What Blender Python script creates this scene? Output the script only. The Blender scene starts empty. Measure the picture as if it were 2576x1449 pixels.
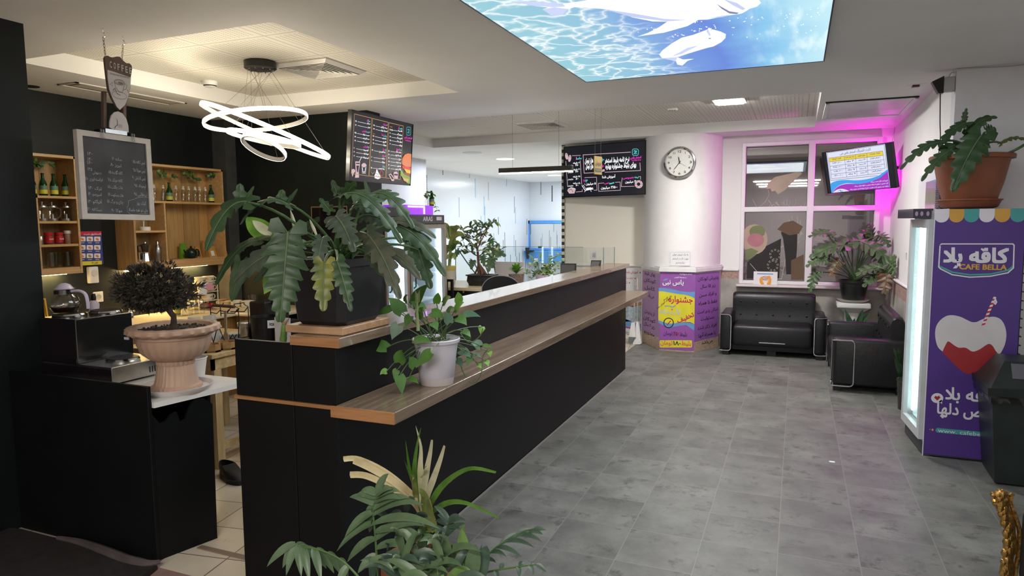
import bpy, bmesh, math, random
from mathutils import Vector as V, Matrix
from mathutils.geometry import tessellate_polygon
rnd = random.Random(11)
COL = bpy.context.scene.collection
SC = bpy.context.scene
PI = math.pi

# ---------------------------------------------------------------- camera
CAMZ = 1.6
FPX, CX, CY = 1720.0, 1288.0, 724.5
YAW, PITCH, ROLL = 0.394745, 0.096273, -0.00733
_f = V((-math.sin(YAW) * math.cos(PITCH), math.cos(YAW) * math.cos(PITCH), -math.sin(PITCH)))
_r = V((math.cos(YAW), math.sin(YAW), 0.0))
_u = _r.cross(_f)
_c, _s = math.cos(ROLL), math.sin(ROLL)
CR, CU, CF = _c * _r + _s * _u, -_s * _r + _c * _u, _f
cam = bpy.data.cameras.new('camera')
cam.sensor_width = 36.0
cam.lens = FPX / 2576.0 * 36.0
cam.clip_start, cam.clip_end = 0.05, 100
camo = bpy.data.objects.new('camera', cam)
COL.objects.link(camo)
camo.matrix_world = Matrix(((CR.x, CU.x, -CF.x, 0), (CR.y, CU.y, -CF.y, 0), (CR.z, CU.z, -CF.z, CAMZ), (0, 0, 0, 1)))
SC.camera = camo

def at(px, py, x=None, y=None, z=None):
    """world point on an axis plane that the photograph shows at pixel px, py"""
    d = CR * ((px - CX) / FPX) - CU * ((py - CY) / FPX) + CF
    if x is not None: t = x / d.x
    elif y is not None: t = y / d.y
    else: t = (z - CAMZ) / d.z
    return V((0, 0, CAMZ)) + d * t

# ---------------------------------------------------------------- world, exposure, lamps of the room
w = bpy.data.worlds.new('world'); SC.world = w; w.use_nodes = True
w.node_tree.nodes['Background'].inputs[0].default_value = (0.75, 0.78, 0.85, 1)
w.node_tree.nodes['Background'].inputs[1].default_value = 0.0
SC.view_settings.view_transform = 'Standard'
SC.view_settings.look = 'None'
SC.view_settings.gamma = 1.0
SC.view_settings.use_curve_mapping = False
SC.view_settings.exposure = 0.0
cy = SC.cycles
cy.use_denoising = True
cy.max_bounces = 7; cy.diffuse_bounces = 4; cy.glossy_bounces = 4; cy.transmission_bounces = 6; cy.transparent_max_bounces = 12
cy.sample_clamp_indirect = 4.0
cy.caustics_reflective = False; cy.caustics_refractive = False
cy.use_light_tree = True

def area(name, loc, size, power, col, rot=(0, 0, 0), sy=None, spread=PI):
    l = bpy.data.lights.new(name, 'AREA'); l.energy = power; l.color = col
    l.shape = 'RECTANGLE'; l.size = size; l.size_y = sy or size; l.spread = spread
    o = bpy.data.objects.new(name, l); COL.objects.link(o); o.location = loc; o.rotation_euler = rot
    return o

# ceiling strip lamps of the hall behind the camera
for k in range(3):
    area('hall_strip_light', (-0.3 + 0.0 * k, -0.8 - 1.5 * k, 2.6), 1.6, 95, (1, .95, .88), sy=.14)
# the light thrown down by the backlit ceiling panel
area('lightbox_lamp', (-.68, 3.65, 2.615), 1.5, 46, (.95, .98, 1), sy=2.5)
# light panels of the changing hall behind the reception
for yy in (10.3, 13.2, 16.0):
    area('changing_hall_panel', (-4.9, yy, 2.6), 1.0, 56, (.82, .91, 1.0))
# room behind the window
area('back_room_lamp', (-0.2, 11.6, 2.45), .5, 30, (1, .88, .75))

# ---------------------------------------------------------------- materials
MATS = {}
def M(name, col, rough=.5, metal=0.0, emit=None, es=1.0, var=0.06, scale=9.0, alpha=1.0, trans=0.0, ior=1.45, spec=.5, bump=0.0, coat=0.0):
    """principled material with a little procedural colour variation"""
    if name in MATS: return MATS[name]
    m = bpy.data.materials.new(name); m.use_nodes = True
    nt = m.node_tree; b = nt.nodes['Principled BSDF']
    b.inputs['Roughness'].default_value = rough; b.inputs['Metallic'].default_value = metal
    b.inputs['Alpha'].default_value = alpha; b.inputs['Transmission Weight'].default_value = trans
    b.inputs['IOR'].default_value = ior; b.inputs['Specular IOR Level'].default_value = spec
    b.inputs['Coat Weight'].default_value = coat
    c4 = (*col, 1)
    b.inputs['Base Color'].default_value = c4
    if var > 0:
        tc = nt.nodes.new('ShaderNodeTexCoord'); nz = nt.nodes.new('ShaderNodeTexNoise'); rp = nt.nodes.new('ShaderNodeValToRGB')
        nz.inputs['Scale'].default_value = scale; nz.inputs['Detail'].default_value = 4
        nt.links.new(tc.outputs['Object'], nz.inputs['Vector'])
        rp.color_ramp.elements[0].position = .3; rp.color_ramp.elements[1].position = .7
        rp.color_ramp.elements[0].color = tuple(max(0, x * (1 - var)) for x in col) + (1,)
        rp.color_ramp.elements[1].color = tuple(min(1, x * (1 + var)) for x in col) + (1,)
        nt.links.new(nz.outputs['Fac'], rp.inputs['Fac'])
        nt.links.new(rp.outputs['Color'], b.inputs['Base Color'])
        if bump:
            bp = nt.nodes.new('ShaderNodeBump'); bp.inputs['Strength'].default_value = bump; bp.inputs['Distance'].default_value = .01
            nt.links.new(nz.outputs['Fac'], bp.inputs['Height']); nt.links.new(bp.outputs['Normal'], b.inputs['Normal'])
    if emit is not None:
        b.inputs['Emission Color'].default_value = (*emit, 1); b.inputs['Emission Strength'].default_value = es
    MATS[name] = m
    return m

def nodes_of(name, rough=.5, metal=0.0, spec=.5):
    m = bpy.data.materials.new(name); m.use_nodes = True; nt = m.node_tree
    b = nt.nodes['Principled BSDF']; b.inputs['Roughness'].default_value = rough; b.inputs['Metallic'].default_value = metal
    b.inputs['Specular IOR Level'].default_value = spec
    MATS[name] = m
    def N(t, **kw):
        n = nt.nodes.new('ShaderNode' + t)
        for k, v in kw.items():
            if k in n.inputs: n.inputs[k].default_value = v
            else: setattr(n, k, v)
        return n
    return m, nt, b, N, nt.links.new

def ramp(n, stops, interp='LINEAR'):
    r = n.color_ramp; r.interpolation = interp
    while len(r.elements) > 1: r.elements.remove(r.elements[-1])
    r.elements[0].position = stops[0][0]; r.elements[0].color = (*stops[0][1], 1)
    for p, c in stops[1:]:
        e = r.elements.new(p); e.color = (*c, 1)

def wood(name, a, b_, axis='y', rough=.4, scale=1.0, plank=None, coat=0.0):
    """wood grain along one axis, optional plank seams across the other"""
    if name in MATS: return MATS[name]
    m, nt, b, N, L = nodes_of(name, rough); b.inputs['Coat Weight'].default_value = coat
    tc = N('TexCoord'); mp = N('Mapping')
    s = {'x': (1.2, 22, 22), 'y': (22, 1.2, 22), 'z': (22, 22, 1.2)}[axis]
    mp.inputs['Scale'].default_value = tuple(v * scale for v in s)
    nz = N('TexNoise', Scale=1.6, Detail=6.0, Roughness=.6, Distortion=.5)
    rp = N('ValToRGB'); ramp(rp, [(.25, a), (.5, tuple((p + q) / 2 for p, q in zip(a, b_))), (.62, b_), (.75, a)])
    L(tc.outputs['Object'], mp.inputs['Vector']); L(mp.outputs['Vector'], nz.inputs['Vector']); L(nz.outputs['Fac'], rp.inputs['Fac'])
    out = rp.outputs['Color']
    if plank:
        sp = N('SeparateXYZ'); L(tc.outputs['Object'], sp.inputs[0])
        mu = N('Math', operation='DIVIDE'); mu.inputs[1].default_value = plank[1]; L(sp.outputs['XYZ'.index(plank[0].upper())], mu.inputs[0])
        fr = N('Math', operation='FRACT'); L(mu.outputs[0], fr.inputs[0])
        fl = N('Math', operation='FLOOR'); L(mu.outputs[0], fl.inputs[0])
        wn = N('TexWhiteNoise', noise_dimensions='1D'); L(fl.outputs[0], wn.inputs['W'])
        lt = N('Math', operation='LESS_THAN'); lt.inputs[1].default_value = .03; L(fr.outputs[0], lt.inputs[0])
        hs = N('HueSaturation'); L(out, hs.inputs['Color'])
        mr = N('MapRange'); mr.inputs['To Min'].default_value = .78; mr.inputs['To Max'].default_value = 1.15
        L(wn.outputs['Value'], mr.inputs['Value']); L(mr.outputs[0], hs.inputs['Value'])
        mx = N('MixRGB', blend_type='MULTIPLY'); L(lt.outputs[0], mx.inputs['Fac']); L(hs.outputs[0], mx.inputs[1]); mx.inputs[2].default_value = (.55, .5, .45, 1)
        out = mx.outputs[0]
    L(out, b.inputs['Base Color'])
    return m

def grid_mat(name, size, off, tile_a, tile_b, grout, gw, rough=.5, axes='xy', bump=.1, nscale=6.0, speck=None, rot=0.0):
    """square tiles with grout lines in object (world) coordinates"""
    if name in MATS: return MATS[name]
    m, nt, b, N, L = nodes_of(name, rough)
    tc = N('TexCoord'); sp = N('SeparateXYZ'); mp = N('Mapping'); mp.inputs['Rotation'].default_value = (0, 0, rot)
    L(tc.outputs['Object'], mp.inputs[0]); L(mp.outputs[0], sp.inputs[0])
    ms = []; fls = []
    for k, ax in enumerate(axes):
        sb = N('Math', operation='SUBTRACT'); sb.inputs[1].default_value = off[k]; L(sp.outputs['xyz'.index(ax)], sb.inputs[0])
        dv = N('Math', operation='DIVIDE'); dv.inputs[1].default_value = size[k]; L(sb.outputs[0], dv.inputs[0])
        fr = N('Math', operation='FRACT'); L(dv.outputs[0], fr.inputs[0])
        fl = N('Math', operation='FLOOR'); L(dv.outputs[0], fl.inputs[0]); fls.append(fl)
        a = N('Math', operation='SUBTRACT'); a.inputs[1].default_value = .5; L(fr.outputs[0], a.inputs[0])
        ab = N('Math', operation='ABSOLUTE'); L(a.outputs[0], ab.inputs[0])
        gt = N('Math', operation='GREATER_THAN'); gt.inputs[1].default_value = .5 - gw / size[k] / 2; L(ab.outputs[0], gt.inputs[0]); ms.append(gt)
    mxm = N('Math', operation='MAXIMUM'); L(ms[0].outputs[0], mxm.inputs[0]); L(ms[1].outputs[0], mxm.inputs[1])
    cb = N('CombineXYZ'); L(fls[0].outputs[0], cb.inputs[0]); L(fls[1].outputs[0], cb.inputs[1])
    wn = N('TexWhiteNoise', noise_dimensions='3D'); L(cb.outputs[0], wn.inputs['Vector'])
    ad = N('VectorMath', operation='MULTIPLY_ADD'); L(wn.outputs['Color'], ad.inputs[0]); ad.inputs[1].default_value = (7, 7, 7); L(tc.outputs['Object'], ad.inputs[2])
    nz = N('TexNoise', Scale=nscale, Detail=8.0, Roughness=.65); L(ad.outputs[0], nz.inputs['Vector'])
    rp = N('ValToRGB'); ramp(rp, [(.3, tile_a), (.7, tile_b)]); L(nz.outputs['Fac'], rp.inputs['Fac'])
    hs = N('HueSaturation'); mr = N('MapRange'); mr.inputs['To Min'].default_value = .88; mr.inputs['To Max'].default_value = 1.1
    L(wn.outputs['Value'], mr.inputs['Value']); L(mr.outputs[0], hs.inputs['Value']); L(rp.outputs[0], hs.inputs['Color'])
    col = hs.outputs[0]
    if speck:
        n2 = N('TexNoise', Scale=speck[0], Detail=6.0, Roughness=.75); L(ad.outputs[0], n2.inputs['Vector'])
        r2 = N('ValToRGB'); ramp(r2, [(speck[1], (0, 0, 0)), (speck[2], (1, 1, 1))]); L(n2.outputs['Fac'], r2.inputs['Fac'])
        mq = N('MixRGB'); L(r2.outputs[0], mq.inputs['Fac']); L(col, mq.inputs[1]); mq.inputs[2].default_value = (*speck[3], 1); col = mq.outputs[0]
    mx = N('MixRGB'); L(mxm.outputs[0], mx.inputs['Fac']); L(col, mx.inputs[1]); mx.inputs[2].default_value = (*grout, 1)
    L(mx.outputs[0], b.inputs['Base Color'])
    if bump:
        bp = N('Bump'); bp.inputs['Strength'].default_value = bump; bp.inputs['Distance'].default_value = .004
        L(nz.outputs['Fac'], bp.inputs['Height']); L(bp.outputs[0], b.inputs['Normal'])
        rr = N('MapRange'); rr.inputs['To Min'].default_value = rough - .1; rr.inputs['To Max'].default_value = rough + .1
        L(nz.outputs['Fac'], rr.inputs['Value']); L(rr.outputs[0], b.inputs['Roughness'])
    return m

def glass(name, tint=(1, 1, 1), mix=.12, rough=.02):
    """thin pane: mostly clear with a fresnel reflection"""
    if name in MATS: return MATS[name]
    m = bpy.data.materials.new(name); m.use_nodes = True; nt = m.node_tree; nt.nodes.clear(); L = nt.links.new
    out = nt.nodes.new('ShaderNodeOutputMaterial'); tr = nt.nodes.new('ShaderNodeBsdfTransparent'); gl = nt.nodes.new('ShaderNodeBsdfGlossy')
    lw = nt.nodes.new('ShaderNodeLayerWeight'); lw.inputs['Blend'].default_value = .25; mx = nt.nodes.new('ShaderNodeMixShader')
    nz = nt.nodes.new('ShaderNodeTexNoise'); nz.inputs['Scale'].default_value = 3
    mr = nt.nodes.new('ShaderNodeMapRange'); mr.inputs['To Min'].default_value = mix * .9; mr.inputs['To Max'].default_value = mix * 1.1
    ad = nt.nodes.new('ShaderNodeMath'); ad.operation = 'MULTIPLY_ADD'; ad.inputs[1].default_value = .35
    L(nz.outputs['Fac'], mr.inputs['Value']); L(lw.outputs['Facing'], ad.inputs[0]); L(mr.outputs[0], ad.inputs[2])
    tr.inputs[0].default_value = (*tint, 1); gl.inputs['Roughness'].default_value = rough
    L(ad.outputs[0], mx.inputs[0]); L(tr.outputs[0], mx.inputs[1]); L(gl.outputs[0], mx.inputs[2]); L(mx.outputs[0], out.inputs[0])
    MATS[name] = m
    return m

# ---------------------------------------------------------------- text shaping (joined right-to-left script)
_AR = {}
for _k, _ch in enumerate('ا ب ة ت ث ج ح خ د ذ ر ز س ش ص ض ط ظ ع غ ف ق ك ل م ن ه و'.split()):
    pass
def _reg(ch, iso, dual): _AR[ch] = (iso, dual)
for ch, iso, dual in (('آ', 0xFE81, 0), ('ا', 0xFE8D, 0), ('ب', 0xFE8F, 1), ('ت', 0xFE95, 1), ('ج', 0xFE9D, 1), ('ح', 0xFEA1, 1), ('خ', 0xFEA5, 1), ('د', 0xFEA9, 0), ('ذ', 0xFEAB, 0), ('ر', 0xFEAD, 0), ('ز', 0xFEAF, 0), ('س', 0xFEB1, 1), ('ش', 0xFEB5, 1), ('ص', 0xFEB9, 1), ('ض', 0xFEBD, 1), ('ط', 0xFEC1, 1), ('ظ', 0xFEC5, 1), ('ع', 0xFEC9, 1), ('غ', 0xFECD, 1), ('ف', 0xFED1, 1), ('ق', 0xFED5, 1), ('ک', 0xFB8E, 1), ('گ', 0xFB92, 1), ('ل', 0xFEDD, 1), ('م', 0xFEE1, 1), ('ن', 0xFEE5, 1), ('ه', 0xFEE9, 1), ('و', 0xFEED, 0), ('ی', 0xFBFC, 1), ('پ', 0xFB56, 1), ('چ', 0xFB7A, 1), ('ژ', 0xFB8A, 0), ('ئ', 0xFE89, 1)):
    _reg(ch, iso, dual)
def shape(s):
    """join the letters and put the line in visual order"""
    if not any(c in _AR for c in s) and not any('۰' <= c <= '۹' for c in s): return s
    out = []; n = len(s); i = 0; prev = False
    while i < n:
        c = s[i]
        if c in _AR:
            if c == 'ل' and i + 1 < n and s[i + 1] in 'اآ':
                base = 0xFEFB if s[i + 1] == 'ا' else 0xFEF5
                out.append(chr(base + (1 if prev else 0))); prev = False; i += 2; continue
            iso, dual = _AR[c]
            nxt = dual and i + 1 < n and s[i + 1] in _AR
            out.append(chr(iso + ((3 if prev else 2) if nxt else (1 if prev else 0)))); prev = bool(dual)
        else:
            if c != '\u200c': out.append(c)
            prev = False
        i += 1
    out.reverse(); res = []; run = []
    for c in out + ['']:
        if c and ('0' <= c <= '9' or '۰' <= c <= '۹' or c in '/.' or 'A' <= c <= 'z'): run.append(c)
        else: res += run[::-1]; run = []; res.append(c)
    return ''.join(res).translate({ord('('): ')', ord(')'): '('})
_TXT = {}
_UNX = {}
def uncross(P):
    """split an outline that crosses itself into simple loops"""
    key = tuple((round(p[0] - P[0][0], 3), round(p[1] - P[0][1], 3)) for p in P)
    if key in _UNX: return [[(x + P[0][0], y + P[0][1]) for x, y in L_] for L_ in _UNX[key]]
    todo, done = [[(p[0] - P[0][0], p[1] - P[0][1]) for p in P]], []
    while todo and len(todo) + len(done) < 12:
        Q = todo.pop(); n = len(Q); hit = None
        for i in range(n):
            (ax, ay), (bx, by) = Q[i], Q[(i + 1) % n]
            for j in range(i + 2, n):
                if i == 0 and j == n - 1: continue
                (cx_, cy_), (dx, dy) = Q[j], Q[(j + 1) % n]
                if max(ax, bx) < min(cx_, dx) or max(cx_, dx) < min(ax, bx) or max(ay, by) < min(cy_, dy) or max(cy_, dy) < min(ay, by): continue
                den = (bx - ax) * (dy - cy_) - (by - ay) * (dx - cx_)
                if abs(den) < 1e-12: continue
                t = ((cx_ - ax) * (dy - cy_) - (cy_ - ay) * (dx - cx_)) / den; q = ((cx_ - ax) * (by - ay) - (cy_ - ay) * (bx - ax)) / den
                if 1e-6 < t < 1 - 1e-6 and 1e-6 < q < 1 - 1e-6: hit = (i, j, (ax + t * (bx - ax), ay + t * (by - ay))); break
            if hit: break
        if not hit: done.append(Q); continue
        i, j, x = hit; todo += [[x] + Q[i + 1:j + 1], [x] + Q[j + 1:] + Q[:i + 1]]
    done = [Q for Q in done + todo if len(Q) >= 3 and abs(sum(Q[a - 1][0] * Q[a][1] - Q[a][0] * Q[a - 1][1] for a in range(len(Q)))) > 1e-5]
    _UNX[key] = done
    return [[(x + P[0][0], y + P[0][1]) for x, y in L_] for L_ in done]
def text_mesh(s, bold=0.0):
    """outline every stroke of the line and fill each one on its own (fonts overlap their strokes)"""
    k = (s, bold)
    if k in _TXT: return _TXT[k]
    cu = bpy.data.curves.new('lettering', 'FONT'); cu.body = shape(s); cu.size = 1.0; cu.resolution_u = 2; cu.fill_mode = 'NONE' if hasattr(cu, 'fill_mode') else cu.fill_mode
    o = bpy.data.objects.new('lettering', cu); COL.objects.link(o)
    dg = bpy.context.evaluated_depsgraph_get(); me = bpy.data.meshes.new_from_object(o.evaluated_get(dg))
    co = [(v.co.x, v.co.y) for v in me.vertices]; nb = {}
    for e in me.edges: nb.setdefault(e.vertices[0], []).append(e.vertices[1]); nb.setdefault(e.vertices[1], []).append(e.vertices[0])
    bpy.data.objects.remove(o); bpy.data.curves.remove(cu); bpy.data.meshes.remove(me)
    loops = []; seen = set()
    for st in sorted(nb):
        if st in seen: continue
        lp = [st]; seen.add(st); cur = st
        while True:
            nx = sorted(n for n in nb[cur] if n not in seen)
            if not nx: break
            cur = nx[0]; seen.add(cur); lp.append(cur)
        P = [co[i] for i in lp]; Q = [p for a, p in enumerate(P) if math.hypot(p[0] - P[a - 1][0], p[1] - P[a - 1][1]) > 1e-5]
        if len(Q) >= 3: loops += uncross(Q)
    ar = [sum(P[a - 1][0] * P[a][1] - P[a][0] * P[a - 1][1] for a in range(len(P))) / 2 for P in loops]
    def inside(p, P):
        c = False
        for a in range(len(P)):
            (x0, y0), (x1, y1) = P[a - 1], P[a]
            if (y0 > p[1]) != (y1 > p[1]) and p[0] < (x1 - x0) * (p[1] - y0) / (y1 - y0) + x0: c = not c
        return c
    hole = {}
    for a, P in enumerate(loops):
        best = [b for b in range(len(loops)) if ar[b] * ar[a] < 0 and abs(ar[b]) > abs(ar[a]) and inside(P[0], loops[b])]
        if best: hole[a] = min(best, key=lambda b: abs(ar[b]))
    vs, fs = [], []; cnt = 0; r_ = bold * .75
    copies = ((-r_, -r_), (r_, -r_), (r_, r_), (-r_, r_)) if bold > .004 else ((0, 0),)      # heavier lettering: strokes struck four times
    for a in range(len(loops)):
        if a in hole: continue
        polys = [loops[a]] + [loops[h] for h in hole if hole[h] == a]; flat = [p for P in polys for p in P]; tris = []
        for tr in tessellate_polygon([[V((x, y, 0)) for x, y in P] for P in polys]):
            x0, y0 = flat[tr[0]]; x1, y1 = flat[tr[1]]; x2, y2 = flat[tr[2]]
            c = (x1 - x0) * (y2 - y0) - (x2 - x0) * (y1 - y0)
            if abs(c) > 1e-9: tris.append(tr if c > 0 else tr[::-1])
        for dx, dy in copies:
            off = len(vs); vs += [(x + dx, y + dy, cnt % 13) for x, y in flat]; cnt += 1; fs += [tuple(off + q for q in tr) for tr in tris]
    _TXT[k] = (vs, fs, min(v[0] for v in vs), max(v[0] for v in vs), min(v[1] for v in vs), max(v[1] for v in vs))
    return _TXT[k]

# ---------------------------------------------------------------- mesh builder
class Fr:
    """a flat frame: origin, right, up; the normal points to the reader"""
    def __init__(s, o, u, w): s.o = V(o); s.u = V(u).normalized(); s.w = V(w).normalized(); s.n = s.u.cross(s.w)
    def p(s, u, w, d=0.0): return s.o + s.u * u + s.w * w + s.n * d
class MB:
    def __init__(s): s.v = []; s.f = []; s.mi = []; s.sm = []; s.m = 0; s.T = None
    def add(s, vs, fs, smooth=False):
        o = len(s.v)
        s.v += [tuple(s.T @ V(x)) if s.T is not None else tuple(x) for x in vs]
        for f in fs: s.f.append(tuple(i + o for i in f)); s.mi.append(s.m); s.sm.append(smooth)
        return s
    def box(s, x0, y0, z0, x1, y1, z1, b=0.0, seg=1):
        x0, x1 = min(x0, x1), max(x0, x1); y0, y1 = min(y0, y1), max(y0, y1); z0, z1 = min(z0, z1), max(z0, z1)
        b = min(b, (x1 - x0) * .49, (y1 - y0) * .49, (z1 - z0) * .49)
        if b <= 0:
            return s.add([(x0, y0, z0), (x1, y0, z0), (x1, y1, z0), (x0, y1, z0), (x0, y0, z1), (x1, y0, z1), (x1, y1, z1), (x0, y1, z1)],
                         [(3, 2, 1, 0), (4, 5, 6, 7), (0, 1, 5, 4), (1, 2, 6, 5), (2, 3, 7, 6), (3, 0, 4, 7)])
        bm = bmesh.new(); bmesh.ops.create_cube(bm, size=1)
        for v in bm.verts: v.co = V(((x0 + x1) / 2 + v.co.x * (x1 - x0), (y0 + y1) / 2 + v.co.y * (y1 - y0), (z0 + z1) / 2 + v.co.z * (z1 - z0)))
        bmesh.ops.bevel(bm, geom=bm.edges[:], offset=b, segments=seg, profile=.5, affect='EDGES')
        bm.verts.index_update()
        vs = [v.co.copy() for v in bm.verts]; fs = [[v.index for v in f.verts] for f in bm.faces]; bm.free()
        return s.add(vs, fs, seg > 1)
    def hexa(s, pts, b=0): return s.add(pts, [(3, 2, 1, 0), (4, 5, 6, 7), (0, 1, 5, 4), (1, 2, 6, 5), (2, 3, 7, 6), (3, 0, 4, 7)])
    def lathe(s, prof, n=24, c=(0, 0, 0), caps=True, sx=1.0, sy=1.0, smooth=True, mod=None):
        vs = []; fs = []
        for r, z in prof:
            for k in range(n):
                a = 2 * PI * k / n; q = r * (mod(a, z) if mod else 1)
                vs.append((c[0] + math.cos(a) * q * sx, c[1] + math.sin(a) * q * sy, c[2] + z))
        for i in range(len(prof) - 1):
            for k in range(n):
                j = (k + 1) % n; fs.append((i * n + k, i * n + j, (i + 1) * n + j, (i + 1) * n + k))
        if caps:
            if prof[0][0] > 1e-5: fs.append(tuple(range(n))[::-1])
            if prof[-1][0] > 1e-5: fs.append(tuple((len(prof) - 1) * n + k for k in range(n)))
        return s.add(vs, fs, smooth)
    def cyl(s, c, r, z0, z1, n=20, r1=None): return s.lathe([(r, z0), (r if r1 is None else r1, z1)], n, c)
    def tube(s, path, r, n=6, closed=False, caps=True, smooth=True, flat=1.0):
        P = [V(p) for p in path]; m = len(P)
        rs = r if isinstance(r, (list, tuple)) else [r] * m
        T = []
        for i in range(m):
            a = P[(i - 1) % m] if (closed or i > 0) else P[i]; b = P[(i + 1) % m] if (closed or i < m - 1) else P[i]
            t = b - a; T.append(t.normalized() if t.length > 1e-9 else V((0, 0, 1)))
        up = V((0, 0, 1)) if abs(T[0].z) < .9 else V((1, 0, 0))
        N = (up - T[0] * up.dot(T[0])).normalized(); vs = []; fs = []
        for i in range(m):
            if i: N = (N - T[i] * N.dot(T[i])); N = N.normalized() if N.length > 1e-6 else V((1, 0, 0))
            B = T[i].cross(N)
            for k in range(n):
                a = 2 * PI * k / n; vs.append(P[i] + (N * math.cos(a) * flat + B * math.sin(a)) * rs[i])
        for i in range(m if closed else m - 1):
            i2 = (i + 1) % m
            for k in range(n):
                j = (k + 1) % n; fs.append((i * n + k, i * n + j, i2 * n + j, i2 * n + k))
        if caps and not closed: fs.append(tuple(range(n))[::-1]); fs.append(tuple((m - 1) * n + k for k in range(n)))
        return s.add(vs, fs, smooth)
    def ball(s, c, r, n=12, sz=1.0, sx=1.0, sy=1.0):
        m = max(4, n // 2)
        return s.lathe([(max(1e-6, math.sin(PI * i / m)) * r, -math.cos(PI * i / m) * r * sz) for i in range(m + 1)], n, c, caps=False, sx=sx, sy=sy)
    def prism(s, fr, pts, d0=0.0, d1=None):
        """polygon in a frame; with d1 it is extruded from d0 to d1 along the normal"""
        n = len(pts)
        if d1 is None: return s.add([fr.p(u, w_, d0) for u, w_ in pts], [tuple(range(n))])
        vs = [fr.p(u, w_, d0) for u, w_ in pts] + [fr.p(u, w_, d1) for u, w_ in pts]
        fs = [tuple(range(n))[::-1], tuple(range(n, 2 * n))] + [(i, (i + 1) % n, n + (i + 1) % n, n + i) for i in range(n)]
        return s.add(vs, fs)
    def rect(s, fr, u0, w0, u1, w1, d=0.0, d1=None): return s.prism(fr, [(u0, w0), (u1, w0), (u1, w1), (u0, w1)], d, d1)
    def line(s, fr, pts, wd, d=0.0, closed=False):
        """thin flat stroke along a polyline in the frame"""
        m = len(pts)
        for i in range(m if closed else m - 1):
            a = V((*pts[i], 0)); b = V((*pts[(i + 1) % m], 0)); t = b - a
            if t.length < 1e-7: continue
            t.normalize(); q = V((-t.y, t.x, 0)) * wd / 2; a = a - t * wd * .3; b = b + t * wd * .3
            s.add([fr.p(x.x, x.y, d + (i % 2) * .0003) for x in (a - q, b - q, b + q, a + q)], [(0, 1, 2, 3)])
        return s
    def text(s, fr, t, u, w_, h, al='c', d=0.001, bold=0.0, wid=None, rot=0.0):
        """h = cap height; u, w_ = anchor on the base line; wid squeezes the line to a width"""
        vs, fs, x0, x1, y0, y1 = text_mesh(t, bold)
        k = h / .7; kx = k
        if wid: kx = wid / max(1e-6, (x1 - x0))
        ox = {'c': (x0 + x1) / 2, 'l': x0, 'r': x1}[al]; c, q = math.cos(rot), math.sin(rot)
        pts = []
        for x, y, il in vs:
            a, b = (x - ox) * kx, y * k; pts.append(fr.p(u + a * c - b * q, w_ + a * q + b * c, d + il * .00012))
        return s.add(pts, fs)
    def build(s, name, mats, parent=None, world=True, sharp=40):
        me = bpy.data.meshes.new(name)
        off = V((0, 0, 0))
        if parent is not None and world:
            p = parent
            while p is not None: off += p.location; p = p.parent
        me.from_pydata([V(v) - off for v in s.v], [], s.f)
        if not isinstance(mats, (list, tuple)): mats = [mats]
        for m in mats: me.materials.append(m)
        me.polygons.foreach_set('material_index', s.mi); me.polygons.foreach_set('use_smooth', s.sm)
        me.update()
        if any(s.sm): me.set_sharp_from_angle(angle=math.radians(sharp))
        o = bpy.data.objects.new(name, me); COL.objects.link(o)
        if parent is not None: o.parent = parent
        return o

def tag(o, label, cat, group=None, kind=None):
    o['label'] = label; o['category'] = cat
    if group: o['group'] = group
    if kind: o['kind'] = kind
    return o
def thing(name, label, cat, loc=(0, 0, 0), group=None):
    o = bpy.data.objects.new(name, None); o.empty_display_size = .05; COL.objects.link(o); o.location = V(loc)
    return tag(o, label, cat, group)
def struct(name, mb, mats, parent=None):
    o = mb.build(name, mats, parent)
    if parent is None: o['kind'] = 'structure'
    return o
def dup(o, loc=None, label=None, group=None, rz=None, scale=None, parent=None):
    c = o.copy(); COL.objects.link(c)
    if parent is not None: c.parent = parent
    if loc is not None: c.location = V(loc)
    if rz is not None: c.rotation_euler = (0, 0, rz)
    if scale: c.scale = scale if isinstance(scale, (tuple, list)) else (scale,) * 3
    if label: c['label'] = label
    if group: c['group'] = group
    for ch in list(o.children): dup(ch, parent=c)
    return c
def bez(a, b, c, n=10):
    a, b, c = V(a), V(b), V(c)
    return [a * (1 - t) ** 2 + b * 2 * t * (1 - t) + c * t * t for t in [i / n for i in range(n + 1)]]
def smoothpath(P, k=4):
    """Catmull-Rom through points"""
    P = [V(p) for p in P]; out = []
    for i in range(len(P) - 1):
        p0 = P[max(i - 1, 0)]; p1 = P[i]; p2 = P[i + 1]; p3 = P[min(i + 2, len(P) - 1)]
        for j in range(k):
            t = j / k
            out.append(.5 * ((2 * p1) + (p2 - p0) * t + (2 * p0 - 5 * p1 + 4 * p2 - p3) * t * t + (3 * p1 - p0 - 3 * p2 + p3) * t ** 3))
    return out + [P[-1]]
# ---------------------------------------------------------------- common materials
WHITE = M('white_paint', (.87, .86, .85), .7, var=.03, scale=1.5)
CREAM = M('cream_paint', (.87, .82, .73), .7, var=.03, scale=1.5)
BLACKW = M('black_wall_paint', (.0065, .0095, .0105), .5, var=.25, scale=3, bump=.05, spec=.3)
BLACKB = M('black_board', (.0035, .0042, .0048), .5, var=.2, scale=4, spec=.25)
GREYP = M('grey_post_paint', (.05, .052, .055), .6, var=.25, scale=7)
PLASTW = M('white_plastic', (.82, .81, .80), .35)
PLASTB = M('black_plastic', (.012, .012, .013), .35)
CHROME = M('chrome', (.75, .75, .76), .12, 1.0, var=.03)
STEEL = M('brushed_steel', (.55, .55, .54), .28, 1.0, var=.08, scale=30)
LEATHER = M('black_leather', (.010, .010, .012), .38, var=.3, scale=40, bump=.15)
OAK = wood('shelf_oak', (.40, .23, .085), (.56, .36, .16), 'z', .45, plank=('y', .19))
OAKY = wood('shelf_oak_edge', (.42, .25, .10), (.56, .36, .17), 'y', .45)
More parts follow.
